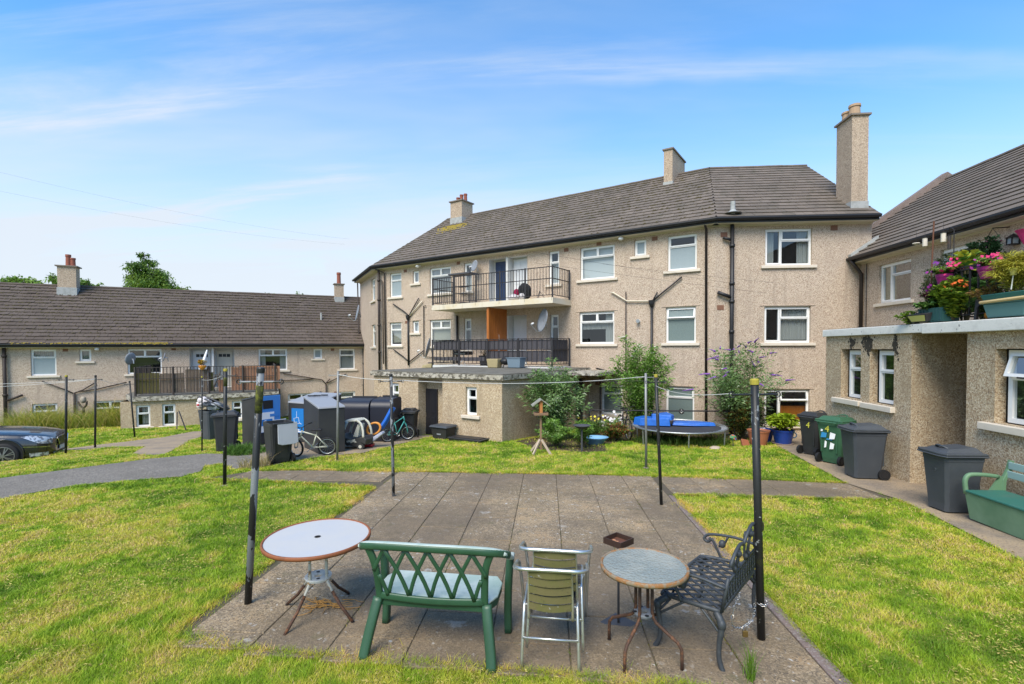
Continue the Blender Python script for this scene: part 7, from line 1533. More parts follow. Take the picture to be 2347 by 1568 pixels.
# glasshouse
GH = [(1.05, .78, .97, .97), (.55, .76, .97, 1.22), (.15, .72, .98, 1.40), (-.5, .70, .98, 1.455), (-1.1, .69, .99, 1.42), (-1.6, .68, 1.0, 1.24), (-1.95, .66, 1.0, 1.02)]
mb = MB(); k = 8; 
for (x, w_, z0, z1) in GH: mb.v += [(x, -w_*1.05, z0-.02), (x, -w_, z0+(z1-z0)*.6), (x, -w_*.86, z0+(z1-z0)*.93), (x, -w_*.6, z1), (x, w_*.6, z1), (x, w_*.86, z0+(z1-z0)*.93), (x, w_, z0+(z1-z0)*.6), (x, w_*1.05, z0-.02)]
mb.f = [(i*k+j, i*k+j+1, (i+1)*k+j+1, (i+1)*k+j) for i in range(len(GH)-1) for j in range(k-1)]; mb.mi = [0]*len(mb.f); mb.build('windows', M_['carglass'], car, smooth=True)
mb = MB(); G2 = GH[2:5]
for (x, w_, z0, z1) in G2: mb.v += [(x, -w_*.88, z0+(z1-z0)*.93), (x, -w_*.6, z1+.012), (x, w_*.6, z1+.012), (x, w_*.88, z0+(z1-z0)*.93)]
mb.f = [(i*4+j, i*4+j+1, (i+1)*4+j+1, (i+1)*4+j) for i in range(2) for j in range(3)]; mb.mi = [0]*6; mb.build('roof', M_['carpaint'], car)
for x in (.95, -.42, -1.75):
    for sg in (-1, 1):
        w0, z0 = .80, .97; mb = MB(); xx = {.95: (.15, .70, 1.38), -.42: (-.42, .69, 1.42), -1.75: (-1.15, .67, 1.40)}[x]; mb.tube([(x, sg*.79, .98), (xx[0]*.5+x*.5, sg*.765, 1.22), (xx[0], sg*.66, xx[2]+.01)], .026, 6); mb.build('pillar', M_['carpaint'], car)
for x in (1.75, -1.05):
    for sg in (-1, 1):
        ma = MB(); ma.tube([(x, sg*.70, .36), (x, sg*.925, .36)], .395, 28); ma.build('wheel_arch', M_['grille'], car)
        ma = MB(); ma.torus((x, sg*.925, .36), .400, .018, 'y', 36, 6); ma.build('arch_lip', M_['carpaint'], car, smooth=True)
        mb = MB(); mb.lathe([(.235, -.10), (.30, -.11), (.33, -.08), (.335, 0), (.33, .08), (.30, .11), (.235, .10)], 30); mb.v = [(x+v[0], sg*.87+v[2], .335+v[1]) for v in mb.v]; wh = mb.build('wheel', M_['rubber'], car, smooth=True)
        mb = MB(); mb.torus((x, sg*.975, .335), .235, .013, 'y', 30, 6); mb.tube([(x, sg*.90, .335), (x, sg*.985, .335)], .045, 12)
        for q in range(7):
            a = 2*math.pi*q/7+.3
            for da in (-.13, .13): mb.bar((x+.04*math.cos(a), sg*.975, .335+.04*math.sin(a)), (x+.23*math.cos(a+da), sg*.965, .335+.23*math.sin(a+da)), .02, .03, (0, 1, 0))
        mb.build('alloy_rim', M_['alloy'], wh); mb = MB(); mb.tube([(x, sg*.90, .335), (x, sg*.93, .335)], .232, 24); mb.build('brake_disc', M_['grille'], wh)
for sg in (-1, 1):
    mb = MB(); mb.ball((.78, sg*.99, 1.06), .10, 10, 6, .65); mb.build('wing_mirror', M_['carpaint'], car, smooth=True); cpatch(-1.75, -2.1, .55, .75, .008, 'taillamp', 'tail_light', side=sg)
mb = MB(); mb.bar((.98, -.4, 1.0), (1.0, .35, 1.0), .02, .015); mb.build('wiper', M_['black'], car)

# ================================================================== GARDEN IN FRONT OF THE MAIN BLOCK
M_['birdwood'] = mat('weathered_bird_table_wood', (.24, .15, .09), .85, layers=[('n', 8, (.17, .11, .07), .5, .7, .6, (1, 1, .2))]); M_['birdorange'] = mat('orange_stained_wood', (.42, .17, .05), .7); M_['mossroof'] = mat('mossy_little_roof', (.24, .24, .20), .95, layers=[('n', 30, (.42, .40, .35), .55, .65, .7), ('n', 12, (.13, .14, .06), .5, .7, .6)]); M_['palewood'] = mat('pale_wood_foot', (.45, .36, .27), .85)
bt = thing('bird_table', 'wooden bird table with a mossy pitched roof on a post before the left bush', 'bird table', gl(-.15, 12.11, .0), R_(8)); g0 = 0
mb = MB(); mb.box((-.022, -.022, .1), (.022, .022, .95)); mb.build('post', M_['birdwood'], bt)
for k in range(4):
    a = k*math.pi/2+.78; mb = MB(); mb.bar((.30*math.cos(a), .30*math.sin(a), .02), (.03*math.cos(a), .03*math.sin(a), .34), .035, .045); mb.build('foot', M_['palewood'], bt)
mb = MB(); mb.box((-.17, -.14, .95), (.17, .14, .975)); mb.box((-.17, -.14, .976), (.17, -.125, 1.01)); mb.box((-.17, .125, .976), (.17, .14, 1.01)); mb.box((-.17, -.124, .976), (-.155, .124, 1.01)); mb.box((.155, -.124, .976), (.17, .124, 1.01)); mb.build('tray', M_['birdwood'], bt, bevel=.004)
for y in (-.09, .09): mb = MB(); mb.box((-.035, y-.012, .976), (.035, y+.012, 1.29)); mb.build('roof_post', M_['birdorange'], bt)
for sg in (-1, 1): mb = MB(); mb.hexa([(0, -.16, 1.325), (sg*.215, -.16, 1.16), (sg*.215, .16, 1.16), (0, .16, 1.325), (0, -.16, 1.35), (sg*.225, -.16, 1.185), (sg*.225, .16, 1.185), (0, .16, 1.35)]); mb.build('roof_board', M_['mossroof'], bt)
bb_ = thing('bird_bath', 'dark metal bird bath bowl on a slim post at the edge of the flower bed', 'bird bath', gl(.88, 12.57, 0)); mb = MB(); mb.tube([(0, 0, 0), (0, 0, .60)], .026, 10); mb.build('post', M_['stand'], bb_); mb = MB(); mb.lathe([(.02, .56), (.10, .58), (.22, .655), (.225, .665), (.20, .655), (.09, .60), (.0, .595)], 26, cap1=False); mb.build('bowl', M_['stand'], bb_, smooth=True)
M_['basin'] = mat('pale_blue_plastic_basin', (.16, .34, .52), .45); ba = thing('basin', 'pale blue plastic basin lying behind the bird bath', 'basin', gl(1.35, 14.0, 0)); mb = MB(); mb.lathe([(.16, .01), (.20, .03), (.29, .20), (.32, .215), (.325, .205), (.28, .17), (.18, .04), (0, .035)], 24, cap1=False, sx=1.15, sy=.9); mb.build('bowl', M_['basin'], ba, smooth=True)
tramp = thing('trampoline', 'round garden trampoline with grey rim and black mat, blue pads dumped on top', 'trampoline', gl(3.80, 14.62, 0)); th = .11-gz(3.8, 14.6)
mb = MB(); mb.torus((0, 0, th), 1.30, .022, 'z', 64, 8); mb.build('frame_ring', M_['steel'], tramp, smooth=True)
M_['mat_black'] = mat('black_trampoline_mat', (.035, .036, .040), .85, layers=[('n', 3, (.055, .055, .06), .5, .7, .6)])
mb = MB(); mb.lathe([(.0, th-.035), (.6, th-.025), (1.14, th-.005), (1.15, th-.015), (.6, th-.035), (0, th-.045)], 56, cap0=False, cap1=False); mb.build('mat', M_['mat_black'], tramp)
mb = MB()
for k in range(60): a = 2*math.pi*k/60; mb.tube([(1.14*math.cos(a), 1.14*math.sin(a), th-.008), (1.285*math.cos(a), 1.285*math.sin(a), th)], .007, 4)
o = mb.build('springs', M_['steel'], tramp); o['kind'] = 'stuff'
for k in range(6):
    a = 2*math.pi*k/6-.0-math.pi/2-.05; c_, s_ = math.cos(a), math.sin(a); mb = MB(); gl_ = gz(3.8+1.27*c_, 14.62+1.27*s_)-gz(3.8, 14.62); mb.tube([(1.27*c_, 1.27*s_, th-.02), (1.25*c_, 1.25*s_, gl_+.01)], .018, 8); mb.build('leg', M_['steel'], tramp)
M_['padblue'] = mat('blue_safety_pad', (.018, .13, .50), .4, layers=[('n', 4, (.012, .08, .34), .5, .7, .6)], bump=('n', 6, .6, .03)); pd = thing('safety_pads', 'folded bright blue trampoline pads heaped on the trampoline mat', 'trampoline pads', (3.7, 15.0, .12), world=True)
def lump(pts, z0, z1, jag=.02):
    mb = MB(); n = len(pts); b = [(x, y, z0) for x, y in pts]; cx = sum(p[0] for p in pts)/n; cy = sum(p[1] for p in pts)/n; t1 = [(x+(cx-x)*.06, y+(cy-y)*.10, z1+random.uniform(-jag, jag)) for x, y in pts]; mb.add(b+t1+[(cx, cy, z1+.02)], [(i, (i+1) % n, n+(i+1) % n, n+i) for i in range(n)]+[(n+i, n+(i+1) % n, 2*n) for i in range(n)]); return mb
lump([(2.55, 14.9), (2.7, 14.65), (3.1, 14.62), (3.55, 14.55), (3.62, 14.9), (3.5, 15.25), (2.9, 15.25)], .12, .30, .05).build('pad', M_['padblue'], pd, bevel=.02); lump([(3.05, 14.7), (3.6, 14.6), (3.75, 14.9), (3.6, 15.2), (3.1, 15.1)], .28, .42, .04).build('pad', M_['padblue'], pd, bevel=.02); lump([(3.65, 14.75), (4.2, 14.60), (4.85, 14.62), (4.85, 14.95), (4.3, 15.1), (3.7, 15.1)], .12, .20, .015).build('pad', M_['padblue'], pd, bevel=.015)
# long handrail and step rails
hr = thing('handrail', 'long black tubular handrail running behind the trampoline in front of the ground floor window', 'handrail', gl(1.35, 15.3, 0), world=True); z_ = .47
mb = MB(); mb.tube(smooth_path([(1.30, 15.30, gz(1.3, 15.3)), (1.30, 15.32, .25), (1.31, 15.33, .42), (1.40, 15.33, z_), (1.6, 15.33, z_), (3.4, 15.30, z_), (5.65, 15.25, z_)], 4), .022, 8); mb.build('rail', M_['rail'], hr, smooth=True)
for x in (3.2, 5.62): mb = MB(); mb.tube([(x, 15.3, gz(x, 15.3)), (x, 15.3, z_)], .02, 8); mb.build('post', M_['rail'], hr)
hr2 = thing('handrail', 'short black sloping handrail by the outbuilding door behind the teal bicycle', 'handrail', gl(-4.1, 14.9, 0), world=True); A0 = hz = None
a = onpl(*L3(2060, 600), (0, 14.7, 0), (0, 1, 0)); b = onpl(*L3(2240, 740), (0, 15.0, 0), (0, 1, 0)); c_ = onpl(*L3(2268, 830), (0, 15.0, 0), (0, 1, 0)); mb = MB(); mb.tube(smooth_path([a, a.lerp(b, .5), b, b.lerp(c_, .3)+Vector((.03, 0, 0)), c_], 3), .022, 8); mb.tube([a, (a.x, a.y, gz(a.x, a.y))], .022, 8); mb.build('rail', M_['rail'], hr2, smooth=True)
hr3 = thing('handrail', 'two short black step rails at the wall of the left outbuilding', 'handrail', gl(-14.6, 18.9, 0), world=True)
for (p, q) in (((1625, 600), (1622, 755)), ((1640, 590), (1705, 765))):
    a = onpl(*Z(*p, 0, 1300), (0, 19.0, 0), (0, 1, 0)); b = onpl(*Z(*q, 0, 1300), (0, 18.7, 0), (0, 1, 0)); mb = MB(); mb.tube([a, b], .022, 7); mb.build('rail', M_['rail'], hr3)
# shrubs
bpal = [(.10, .17, .06), (.14, .24, .07), (.20, .32, .11), (.28, .40, .17), (.42, .50, .33)]
gpal = [(.08, .16, .025), (.12, .25, .035), (.18, .33, .05), (.26, .42, .09), (.36, .48, .19)]
s1 = shrub('buddleia_bush', 'leafy grey green buddleia bush against the outbuilding side wall behind the bird table', gl(.20, 14.9, 0), 2.45, 1.05, 36, 2700, .19, .05, bpal, (5, 'dullpurple', .22, .020), group='buddleia bushes in the bed', upright=.62, droop=.35)
s2 = shrub('buddleia_bush', 'bright green buddleia bush with a few cream flower spikes behind the grey pole', gl(2.95, 16.2, 0), 3.25, 1.2, 38, 4600, .16, .042, gpal, (9, 'whitefl', .26, .022), group='buddleia bushes in the bed', upright=.66, droop=.35)
s3 = shrub('buddleia_bush', 'wide spreading buddleia bush carrying purple flower spikes in front of the soil pipe', gl(5.95, 15.6, 0), 3.15, 1.45, 40, 3000, .17, .044, bpal, (34, 'purple', .32, .034), group='buddleia bushes in the bed', upright=.50, droop=.3)
shrub('shrub', 'low green and rust leaved shrub at the foot of the purple buddleia', gl(5.7, 15.4, 0), 1.55, .55, 18, 1100, .09, .05, [(.06, .10, .02), (.10, .15, .03), (.22, .14, .03), (.28, .22, .05), (.14, .06, .02)], group='low plants in the bed', upright=.7)
shrub('shrub', 'rounded mid green plant clump at the foot of the left buddleia', gl(.25, 13.35, 0), .75, .50, 18, 1300, .09, .035, gpal, group='low plants in the bed', upright=.8)
shrub('shrub', 'loose green plant clump behind the bird bath', gl(.95, 13.25, 0), .72, .38, 14, 700, .09, .035, gpal, group='low plants in the bed', upright=.8)
M_['yellowfl'] = mat('yellow_flower', (.60, .52, .05), .8); M_['orangefl'] = mat('orange_flower', (.62, .12, .02), .8); M_['pinkfl'] = mat('pink_petunia', (.55, .03, .14), .8); M_['magfl'] = mat('magenta_petunia', (.32, .03, .26), .8); M_['violetfl'] = mat('violet_flower', (.16, .03, .22), .8); M_['white_fl'] = mat('white_flower', (.70, .66, .66), .8)
def blossoms(pts, r, m, parent, name='flowers'):
    mb = MB()
    for p in pts:
        k = 5; rr = r*random.uniform(.7, 1.2); n = Vector((random.gauss(0, .5)-.3, random.gauss(0, .5)-.5, .7)).normalized(); x = n.cross(Vector((0, .3, 1))).normalized(); y = n.cross(x); c = Vector(p)
        for q in range(k):
            a = 2*math.pi*q/k; d = x*math.cos(a)+y*math.sin(a); e = x*math.cos(a+1.57)+y*math.sin(a+1.57); mb.add([c, c+d*rr*.6+e*rr*.45, c+d*rr+n*rr*.2, c+d*rr*.6-e*rr*.45], [(0, 1, 2, 3)])
    o = mb.build(name, M_[m], parent); o['kind'] = 'stuff'; return o
def cloudpts(c, r, n, top=False): return [(c[0]+random.gauss(0, r[0]*.5), c[1]+random.gauss(0, r[1]*.5), c[2]+(abs(random.gauss(0, r[2]*.5)) if top else random.gauss(0, r[2]*.5))) for _ in range(n)]
yp = shrub('lily_plant', 'yellow flowered plant with strappy leaves between the bird bath and the handrail', gl(1.35, 14.75, 0), .75, .4, 14, 500, .22, .02, [(.08, .16, .03), (.12, .22, .04)], upright=.9, group='low plants in the bed'); blossoms(cloudpts((1.3, 14.6, .30), (.4, .2, .15), 16), .035, 'yellowfl', yp)
sp = shrub('shrub', 'red tinted low flowering shrub between the basin and the black bicycle', gl(1.95, 14.75, 0), .62, .5, 16, 900, .08, .04, [(.07, .14, .02), (.10, .2, .03), (.25, .10, .03), (.16, .24, .04)], group='low plants in the bed', upright=.8); blossoms(cloudpts((2.1, 14.7, .05), (.3, .2, .12), 10), .03, 'pinkfl', sp)
# pots
M_['terracotta'] = mat('terracotta_plastic_pot', (.36, .13, .065), .6, layers=[('n', 6, (.28, .10, .05), .5, .7, .6)]); M_['blueglaze'] = mat('cobalt_blue_plant_pot', (.010, .045, .26), .25, layers=[('n', 9, (.006, .03, .17), .5, .7, .6)], spec=.6); M_['darkpot'] = mat('dark_plant_pot', (.03, .03, .035), .5); M_['compost'] = mat('potting_compost', (.035, .024, .016), .98)
def pot(name, label, loc, r0, r1, h, m, rim=.02, cat='plant pot', group=None, sx=1.):
    t = thing(name, label, cat, loc, group=group); mb = MB(); mb.lathe([(r0, 0), (r0*1.02, .01), (r1*.96, h-.05), (r1, h-.048), (r1+rim*.4, h), (r1-.012, h), (r1*.88, h-.05)], 26, cap1=False, sx=sx); mb.build('pot', M_[m], t, smooth=False); mb = MB(); mb.lathe([(r1*.90, h-.045), (.0, h-.03)], 20, cap0=False, cap1=False, sx=sx); mb.build('compost', M_['compost'], t); return t
pot('plant_pot', 'wide terracotta coloured pot at the end of the bed beside the blue pot', gl(5.88, 14.25, 0), .20, .29, .42, 'terracotta', group='plant pots by the walkway')
tt_ = thing('terracotta_dish', 'tipped square terracotta dish leaning on the wide terracotta pot', 'plant saucer', gl(5.45, 14.15, 0), rot=(R_(62), R_(12), R_(30)), group='plant pots by the walkway'); mb = MB(); taper(mb, .22, .22, .30, .30, 0, .08); mb.build('dish', M_['terracotta'], tt_, bevel=.01)
pb1 = pot('plant_pot', 'cobalt blue handled pot with a lime green leafed shrub beside the bins', gl(6.62, 14.42, .02), .20, .29, .40, 'blueglaze', group='plant pots by the walkway')
mb = MB(); mb.torus((.30, -.0, .24), .07, .016, 'y', 16, 6); mb.build('handle', M_['basin'], pb1, smooth=True); mb = MB(); mb.lathe([(.26, -.01), (.28, .02), (.26, .025)], 20); mb.build('saucer', M_['edging'], pb1)
shrub('lime_shrub', 'lime green leafed shrub growing in the cobalt blue pot', (6.60, 14.40, gz(6.6, 14.4)+.36), .52, .40, 18, 760, .16, .075, [(.28, .38, .02), (.36, .46, .03), (.22, .32, .02), (.42, .50, .06)], low=.25, upright=.75, droop=.25)
pot('plant_pot', 'darker cobalt blue pot half hidden behind the lime shrub pot', gl(6.30, 14.95, 0), .20, .30, .38, 'blueglaze', group='plant pots by the walkway')
pot('plant_pot', 'dark pot under white flowers beside the black bicycle', gl(2.02, 15.25, 0), .14, .2, .34, 'darkpot', group='plant pots by the walkway')
wf = shrub('white_flowers', 'white and pale pink flowers trailing from the dark pot beside the bicycle', (2.0, 15.25, gz(2, 15.2)+.28), .38, .30, 10, 260, .08, .03, gpal, low=.2); blossoms(cloudpts((1.98, 15.2, .12), (.34, .2, .22), 46), .045, 'white_fl', wf); blossoms(cloudpts((2.0, 15.2, -.05), (.3, .15, .15), 14), .04, 'pinkfl', wf)
shrub('dark_shrub', 'dark narrow leaved shrub standing behind the blue pots under the ground floor window', gl(6.35, 15.5, 0), 1.25, .45, 16, 800, .13, .022, [(.025, .05, .018), (.04, .075, .025), (.06, .10, .03)], upright=.85, group='low plants in the bed')
M_['toymix'] = mat('painted_garden_spinner', (.10, .25, .12), .4, layers=[('c', 24, (.5, .12, .03), .5, .6, 1.), ('c', 20, (.05, .12, .4), .7, .75, 1.)])
gs_ = thing('garden_ornament', 'small colourful garden ornament on a stick at the right foot of the trampoline', 'ornament', gl(5.05, 13.85, 0)); mb = MB(); mb.tube([(0, 0, 0), (0, 0, .16)], .01, 6); mb.build('stick', M_['stand'], gs_); mb = MB(); mb.ball((0, 0, .24), .09, 9, 6, .9, .15); mb.build('figure', M_['toymix'], gs_)
rk = tag(MB().build('stone', M_['edging']) if False else MB().add([], []).build('stone', M_['edging']), 'pale flat stone in the grass in front of the trampoline', 'stone') if False else None
mb = MB(); mb.ball((4.42, 13.35, gz(4.4, 13.3)+.0), .16, 9, 5, .45, .12); M_['stone'] = mat('pale_stone', (.42, .34, .26), .9); tag(mb.build('stone', M_['stone']), 'pale flat stone in the grass in front of the trampoline', 'stone')
# sticker in the ground floor window
wsx = fM.px(1562, 943, -.105); mb = MB(fM.M); mb.lathe([(.0, 0), (.085, 0)], 20); mb = MB(fM.M); 
c_ = (wsx[0], wsx[1]); mb.add([(c_[0]+.095*math.cos(a), -.104, c_[1]+.095*math.sin(a)) for a in np.linspace(0, 2*math.pi, 21)[:-1]], [tuple(range(20))]); ws = tag(mb.build('window_sticker', M_['black']), 'round black sticker with four pale petals on the ground floor window', 'sticker')
mb = MB(fM.M)
for q in range(4): a = q*math.pi/2; mb.add([(c_[0]+.042*math.cos(a)+.024*math.cos(b), -.1025, c_[1]+.042*math.sin(a)+.024*math.sin(b)) for b in np.linspace(0, 2*math.pi, 11)[:-1]], [tuple(range(10))])
mb.build('petals', M_['white_plastic'], ws)

# ================================================================== DISHES AND BALCONY CLUTTER
dish('round grey satellite dish on the top floor wall above the balcony', fM.P(9.95, .38, 6.02), (-.72, -.62, .25), .26)
dish('satellite dish seen edge on, left end of the first floor terrace', onpl(980, 797, fM.P(0, 1.0, 0), fM.n), (-.90, -.10, .2), .46)
dish('large dark satellite dish with red mark standing on the first floor terrace rail', fM.P(6.05, 1.15, 3.45), (-.90, -.42, .22), .46)
dish('grey satellite dish at the far left corner of the main block', onpl(818, 717, fM.P(0, .9, 0), fM.n), (-.86, -.45, .2), .42)
dd_ = dish('black satellite dish on the terrace fence of the left block', fG.P(-3.95, 3.2, 1.98), (-.86, .10, .2), .28); dd_.children[0].data.materials[0] = M_['stand']
dish('far small satellite dish beside the window on the left block terrace', fG.P(-4.9, 1.2, 2.0), (-.7, -.6, .2), .22)
MP = lambda x, y, o: onpl(*Z(x, y, 1300, 900), fM.P(0, o, 0), fM.n)
def msz(x, y, o): return fM.px(*Z(x, y, 1300, 900), o)
sh = thing('shelf_rack', 'dark metal shelf rack with a wide flat top standing on the second floor balcony', 'shelf', fM.P(10.2, .9, 4.27), world=True)
for z in (4.35, 4.75, 5.05): mb = MB(fM.M); mb.box((9.95, .7, z), (10.45, 1.1, z+.02)); mb.build('shelf', M_['stand'], sh)
for s_ in (9.95, 10.45):
    for o_ in (.7, 1.1): mb = MB(fM.M); mb.box((s_-.012, o_-.012, 4.27), (s_+.012, o_+.012, 5.55)); mb.build('upright', M_['stand'], sh)
mb = MB(fM.M); mb.box((9.55, .6, 5.56), (10.75, 1.2, 5.62)); mb.build('top_board', M_['stand'], sh)
M_['cloth_black'] = mat('black_coat_fabric', (.02, .02, .022), .95); M_['cloth_pink'] = mat('crimson_fabric', (.30, .01, .06), .9)
bg_ = thing('laundry_heap', 'black coat, crimson cloth and white bag piled behind the second floor balcony bars', 'laundry', fM.P(7.3, .9, 4.27), world=True)
for (s_, o_, z, r, m, sz) in ((7.0, .9, 4.62, .26, 'cloth_black', 1.3), (7.30, 1.0, 4.58, .16, 'cloth_pink', 1.1), (7.38, 1.1, 4.40, .24, 'bag', .6), (7.02, 1.05, 4.45, .15, 'bag', 1.0)):
    mb = MB(); P = fM.P(s_, o_, z); mb.ball(tuple(P), r, 10, 7, sz, .12); mb.build('cloth', M_[m], bg_, smooth=True)
frz = thing('folding_airer', 'small folded black airer leaning at the right end of the second floor balcony', 'airer', fM.P(6.3, .9, 4.27), world=True); mb = MB(fM.M)
for s_ in (6.1, 6.5): mb.tube([(s_, .8, 4.28), (6.3, .9, 4.62), (s_+.2*(1 if s_ < 6.3 else -1), 1.0, 4.28)], .012, 5)
mb.build('frame', M_['stand'], frz)
bq = thing('barbecue', 'black barbecue grill on a pale stand on the first floor terrace', 'barbecue', fM.P(10.1, 1.0, 1.66), world=True)
mb = MB(fM.M); mb.box((9.75, .75, 2.10), (10.45, 1.2, 2.26)); mb.build('grill_box', M_['black'], bq, bevel=.02); mb = MB(fM.M); mb.box((9.80, 1.205, 2.14), (10.4, 1.22, 2.16)); mb.build('grill_handle', M_['steel'], bq); mb = MB(fM.M)
for s_ in (9.9, 10.3): mb.tube([(10.1, .97, 2.1), (10.1, .97, 1.9), (s_, 1.1, 1.67)], .018, 6)
mb.build('stand', M_['white_plastic'], bq)
pb2 = pot('plant_pot', 'brown pot with dry twigs on the first floor terrace behind the railing', tuple(fM.P(8.95, .95, 1.66)), .2, .27, .42, 'leg_rust' if False else 'darkpot', group='pots on the first floor terrace')
shrub('dry_plant', 'dry brown twiggy plant in the pot on the first floor terrace', tuple(fM.P(8.95, .95, 2.02)), .42, .3, 12, 160, .06, .02, [(.14, .09, .05), (.10, .08, .04)], group='pots on the first floor terrace')
M_['stonepot'] = mat('buff_stone_trough', (.36, .30, .16), .9, layers=[('n', 12, (.24, .20, .10), .5, .7, .6)]); M_['tubblue'] = mat('blue_grey_tub', (.16, .22, .27), .5)
tr_ = thing('stone_trough', 'buff stone planter on the outbuilding roof in front of the grey boards', 'planter', tuple(fM.P(7.73, 1.95, 1.63)), -TH); mb = MB(); taper(mb, .46, .3, .54, .36, 0, .34); mb.build('trough', M_['stonepot'], tr_, bevel=.02)
ck = thing('fire_pot', 'small black cast kettle pot on the outbuilding roof between planter and grey tub', 'pot', tuple(fM.P(7.25, 1.9, 1.64))); mb = MB(); mb.lathe([(.05, .10), (.17, .16), (.21, .25), (.17, .32), (.14, .33), (.10, .40), (.03, .43)], 16); mb.build('bowl', M_['black'], ck, smooth=True); mb = MB()
for k in range(3): a = k*2.1; mb.tube([(.10*math.cos(a), .10*math.sin(a), .16), (.20*math.cos(a), .20*math.sin(a), 0)], .016, 5)
mb.build('feet', M_['black'], ck)
tu = thing('tub', 'blue grey rectangular tub on the outbuilding roof in front of the grey boards', 'tub', tuple(fM.P(6.75, 1.9, 1.64)), -TH); mb = MB(); taper(mb, .52, .34, .62, .42, 0, .36); mb.build('tub', M_['tubblue'], tu, bevel=.02); mb = MB(); taper(mb, .66, .46, .66, .46, .361, .385); mb.build('rim', M_['tubblue'], tu)
Pbx = MP(740, 1205, 3.4); bxx = thing('litter_box', 'small crumpled tan and black litter lying on the outbuilding roof', 'litter', (Pbx.x, Pbx.y, 1.64)); mb = MB(); mb.hexa([(-.2, -.12, 0), (.18, -.12, 0), (.18, .12, 0), (-.2, .12, 0), (-.16, -.1, .10), (.2, -.12, .16), (.2, .1, .14), (-.16, .1, .09)]); mb.build('box', M_['stonepot'], bxx); mb = MB(); mb.box((.05, -.1, .16), (.26, .08, .20)); mb.build('flap', M_['black'], bxx)
# left block terrace clutter
hg = thing('hanging_basket', 'orange hanging pot with yellow green plant on the left block terrace fence', 'hanging basket', fG.P(-6.95, 3.75, 1.6), world=True); Pq = onpl(*Z(1855, 1155, 0, 900), fG.P(0, 3.95, 0), fG.n); mb = MB(); mb.lathe([(.06, -.18), (.13, -.10), (.17, .0), (.15, .02)], 14, tuple(Pq)); mb.build('basket', M_['ringorange'], hg)
shrub('basket_plant', 'yellow green plant in the orange hanging pot on the left terrace', tuple(Pq), .30, .17, 10, 200, .09, .04, [(.35, .35, .03), (.5, .25, .03), (.25, .32, .04)])
lad = thing('broken_chair', 'jumble of dark slats and orange stacking pots behind the left terrace railing', 'junk', fG.P(-7.6, 3.3, .32), world=True); mb = MB(fG.M)
for (s0_, z0_, s1_, z1_) in ((-7.25, .35, -6.95, 1.5), (-7.45, .4, -7.75, 1.45), (-7.15, .4, -7.5, 1.35), (-7.6, .5, -7.35, 1.2)): mb.bar((s0_, 3.4, z0_), (s1_, 3.5, z1_), .05, .03)
mb.build('slat', M_['fence_brown'], lad); mb = MB(fG.M); mb.lathe([(.14, .35), (.17, .9), (.19, .92)], 12, (-7.55, 3.55, 0)); mb.build('pot', M_['fence_orange'], lad)
par = thing('parasol', 'folded white parasol leaning in the left block doorway', 'parasol', fG.P(-6.75, 2.5, .32), world=True); mb = MB(fG.M); mb.tube([(-6.55, 2.8, 1.2), (-6.75, 2.5, 1.9), (-6.85, 2.3, 2.35)], [.10, .07, .03], 8); mb.build('canopy', M_['white_plastic'], par, smooth=True); mb = MB(fG.M); mb.tube([(-6.5, 2.9, .35), (-6.55, 2.8, 1.2)], .02, 6); mb.build('pole', M_['steel'], par)
M_['dirtyglobe'] = mat('dirty_cream_globe', (.34, .30, .24), .8, layers=[('n', 12, (.18, .15, .11), .5, .65, .7)]); Po = onpl(*Z(765, 560, 0, 1300), fG.P(0, .5, 0), fG.n); og = thing('garden_ornament', 'dull cream round ornament on a dark bracket on the left block wall above weeds', 'ornament', tuple(Po), world=True); mb = MB(); mb.ball((Po.x, Po.y, Po.z+.38), .13, 10, 7, 1.3, .06); mb.build('globe', M_['dirtyglobe'], og, smooth=True); mb = MB(); mb.tube(smooth_path([(Po.x-.28, Po.y, Po.z+.28), (Po.x-.15, Po.y, Po.z+.1), (Po.x, Po.y, Po.z), (Po.x+.15, Po.y, Po.z+.12), (Po.x+.18, Po.y, Po.z+.32)], 3), .045, 7); mb.tube([(Po.x, Po.y, Po.z+.05), (Po.x, Po.y, Po.z-.4)], .05, 7); mb.build('bracket', M_['browniron'], og, smooth=True)  # ornament with a globe head on a dark stand, no lamp

# ================================================================== FLOWER TERRACE AT THE RIGHT
TZ = 2.80; T3 = lambda x, y: Z(x, y, 3400, 850, 1725/440)
def tp(x, y, X=6.9): return onpl(*T3(x, y), (X, 0, 0), (1, 0, 0))
rt = railing('black iron terrace railing behind the flower pots on the right outbuilding', fF, [((2.2, -.25), (9.3, -.25)), ((9.3, -.25), (9.3, -3.5))], TZ, 3.69, post_every=1.75, bar_every=.16, postw=.055, midz=.95)
GT = 'plants on the flower terrace'
def tpot(label, P, r, h, m, cat='plant pot', rim=.01, name='plant_pot', group='pots on the flower terrace', bottom=None): return pot(name, label, tuple(P), r*.7, r, h, m, rim, cat, group)
M_['magpot'] = mat('magenta_plastic_pot', (.26, .010, .14), .45); M_['crate_teal'] = mat('dark_teal_crate', (.025, .085, .085), .5); M_['tubteal'] = mat('teal_grey_storage_tub', (.10, .22, .21), .5, layers=[('n', 4, (.14, .27, .26), .5, .7, .6)]); M_['tubtealdark'] = mat('dark_teal_tub_lid', (.025, .12, .10), .5); M_['tanbar'] = mat('tan_bamboo_bar', (.56, .42, .20), .7); M_['charcoal'] = mat('charcoal_plastic', (.045, .042, .045), .6); M_['squash'] = mat('orange_squash', (.62, .22, .02), .5); M_['yellowpot'] = mat('pale_yellow_pot', (.55, .52, .16), .6); M_['rustrod'] = mat('rusty_rod', (.14, .06, .035), .8)
nast = [(.16, .27, .03), (.24, .36, .04), (.12, .20, .03), (.34, .42, .05)]
p = tp(680, 1330, 6.75)
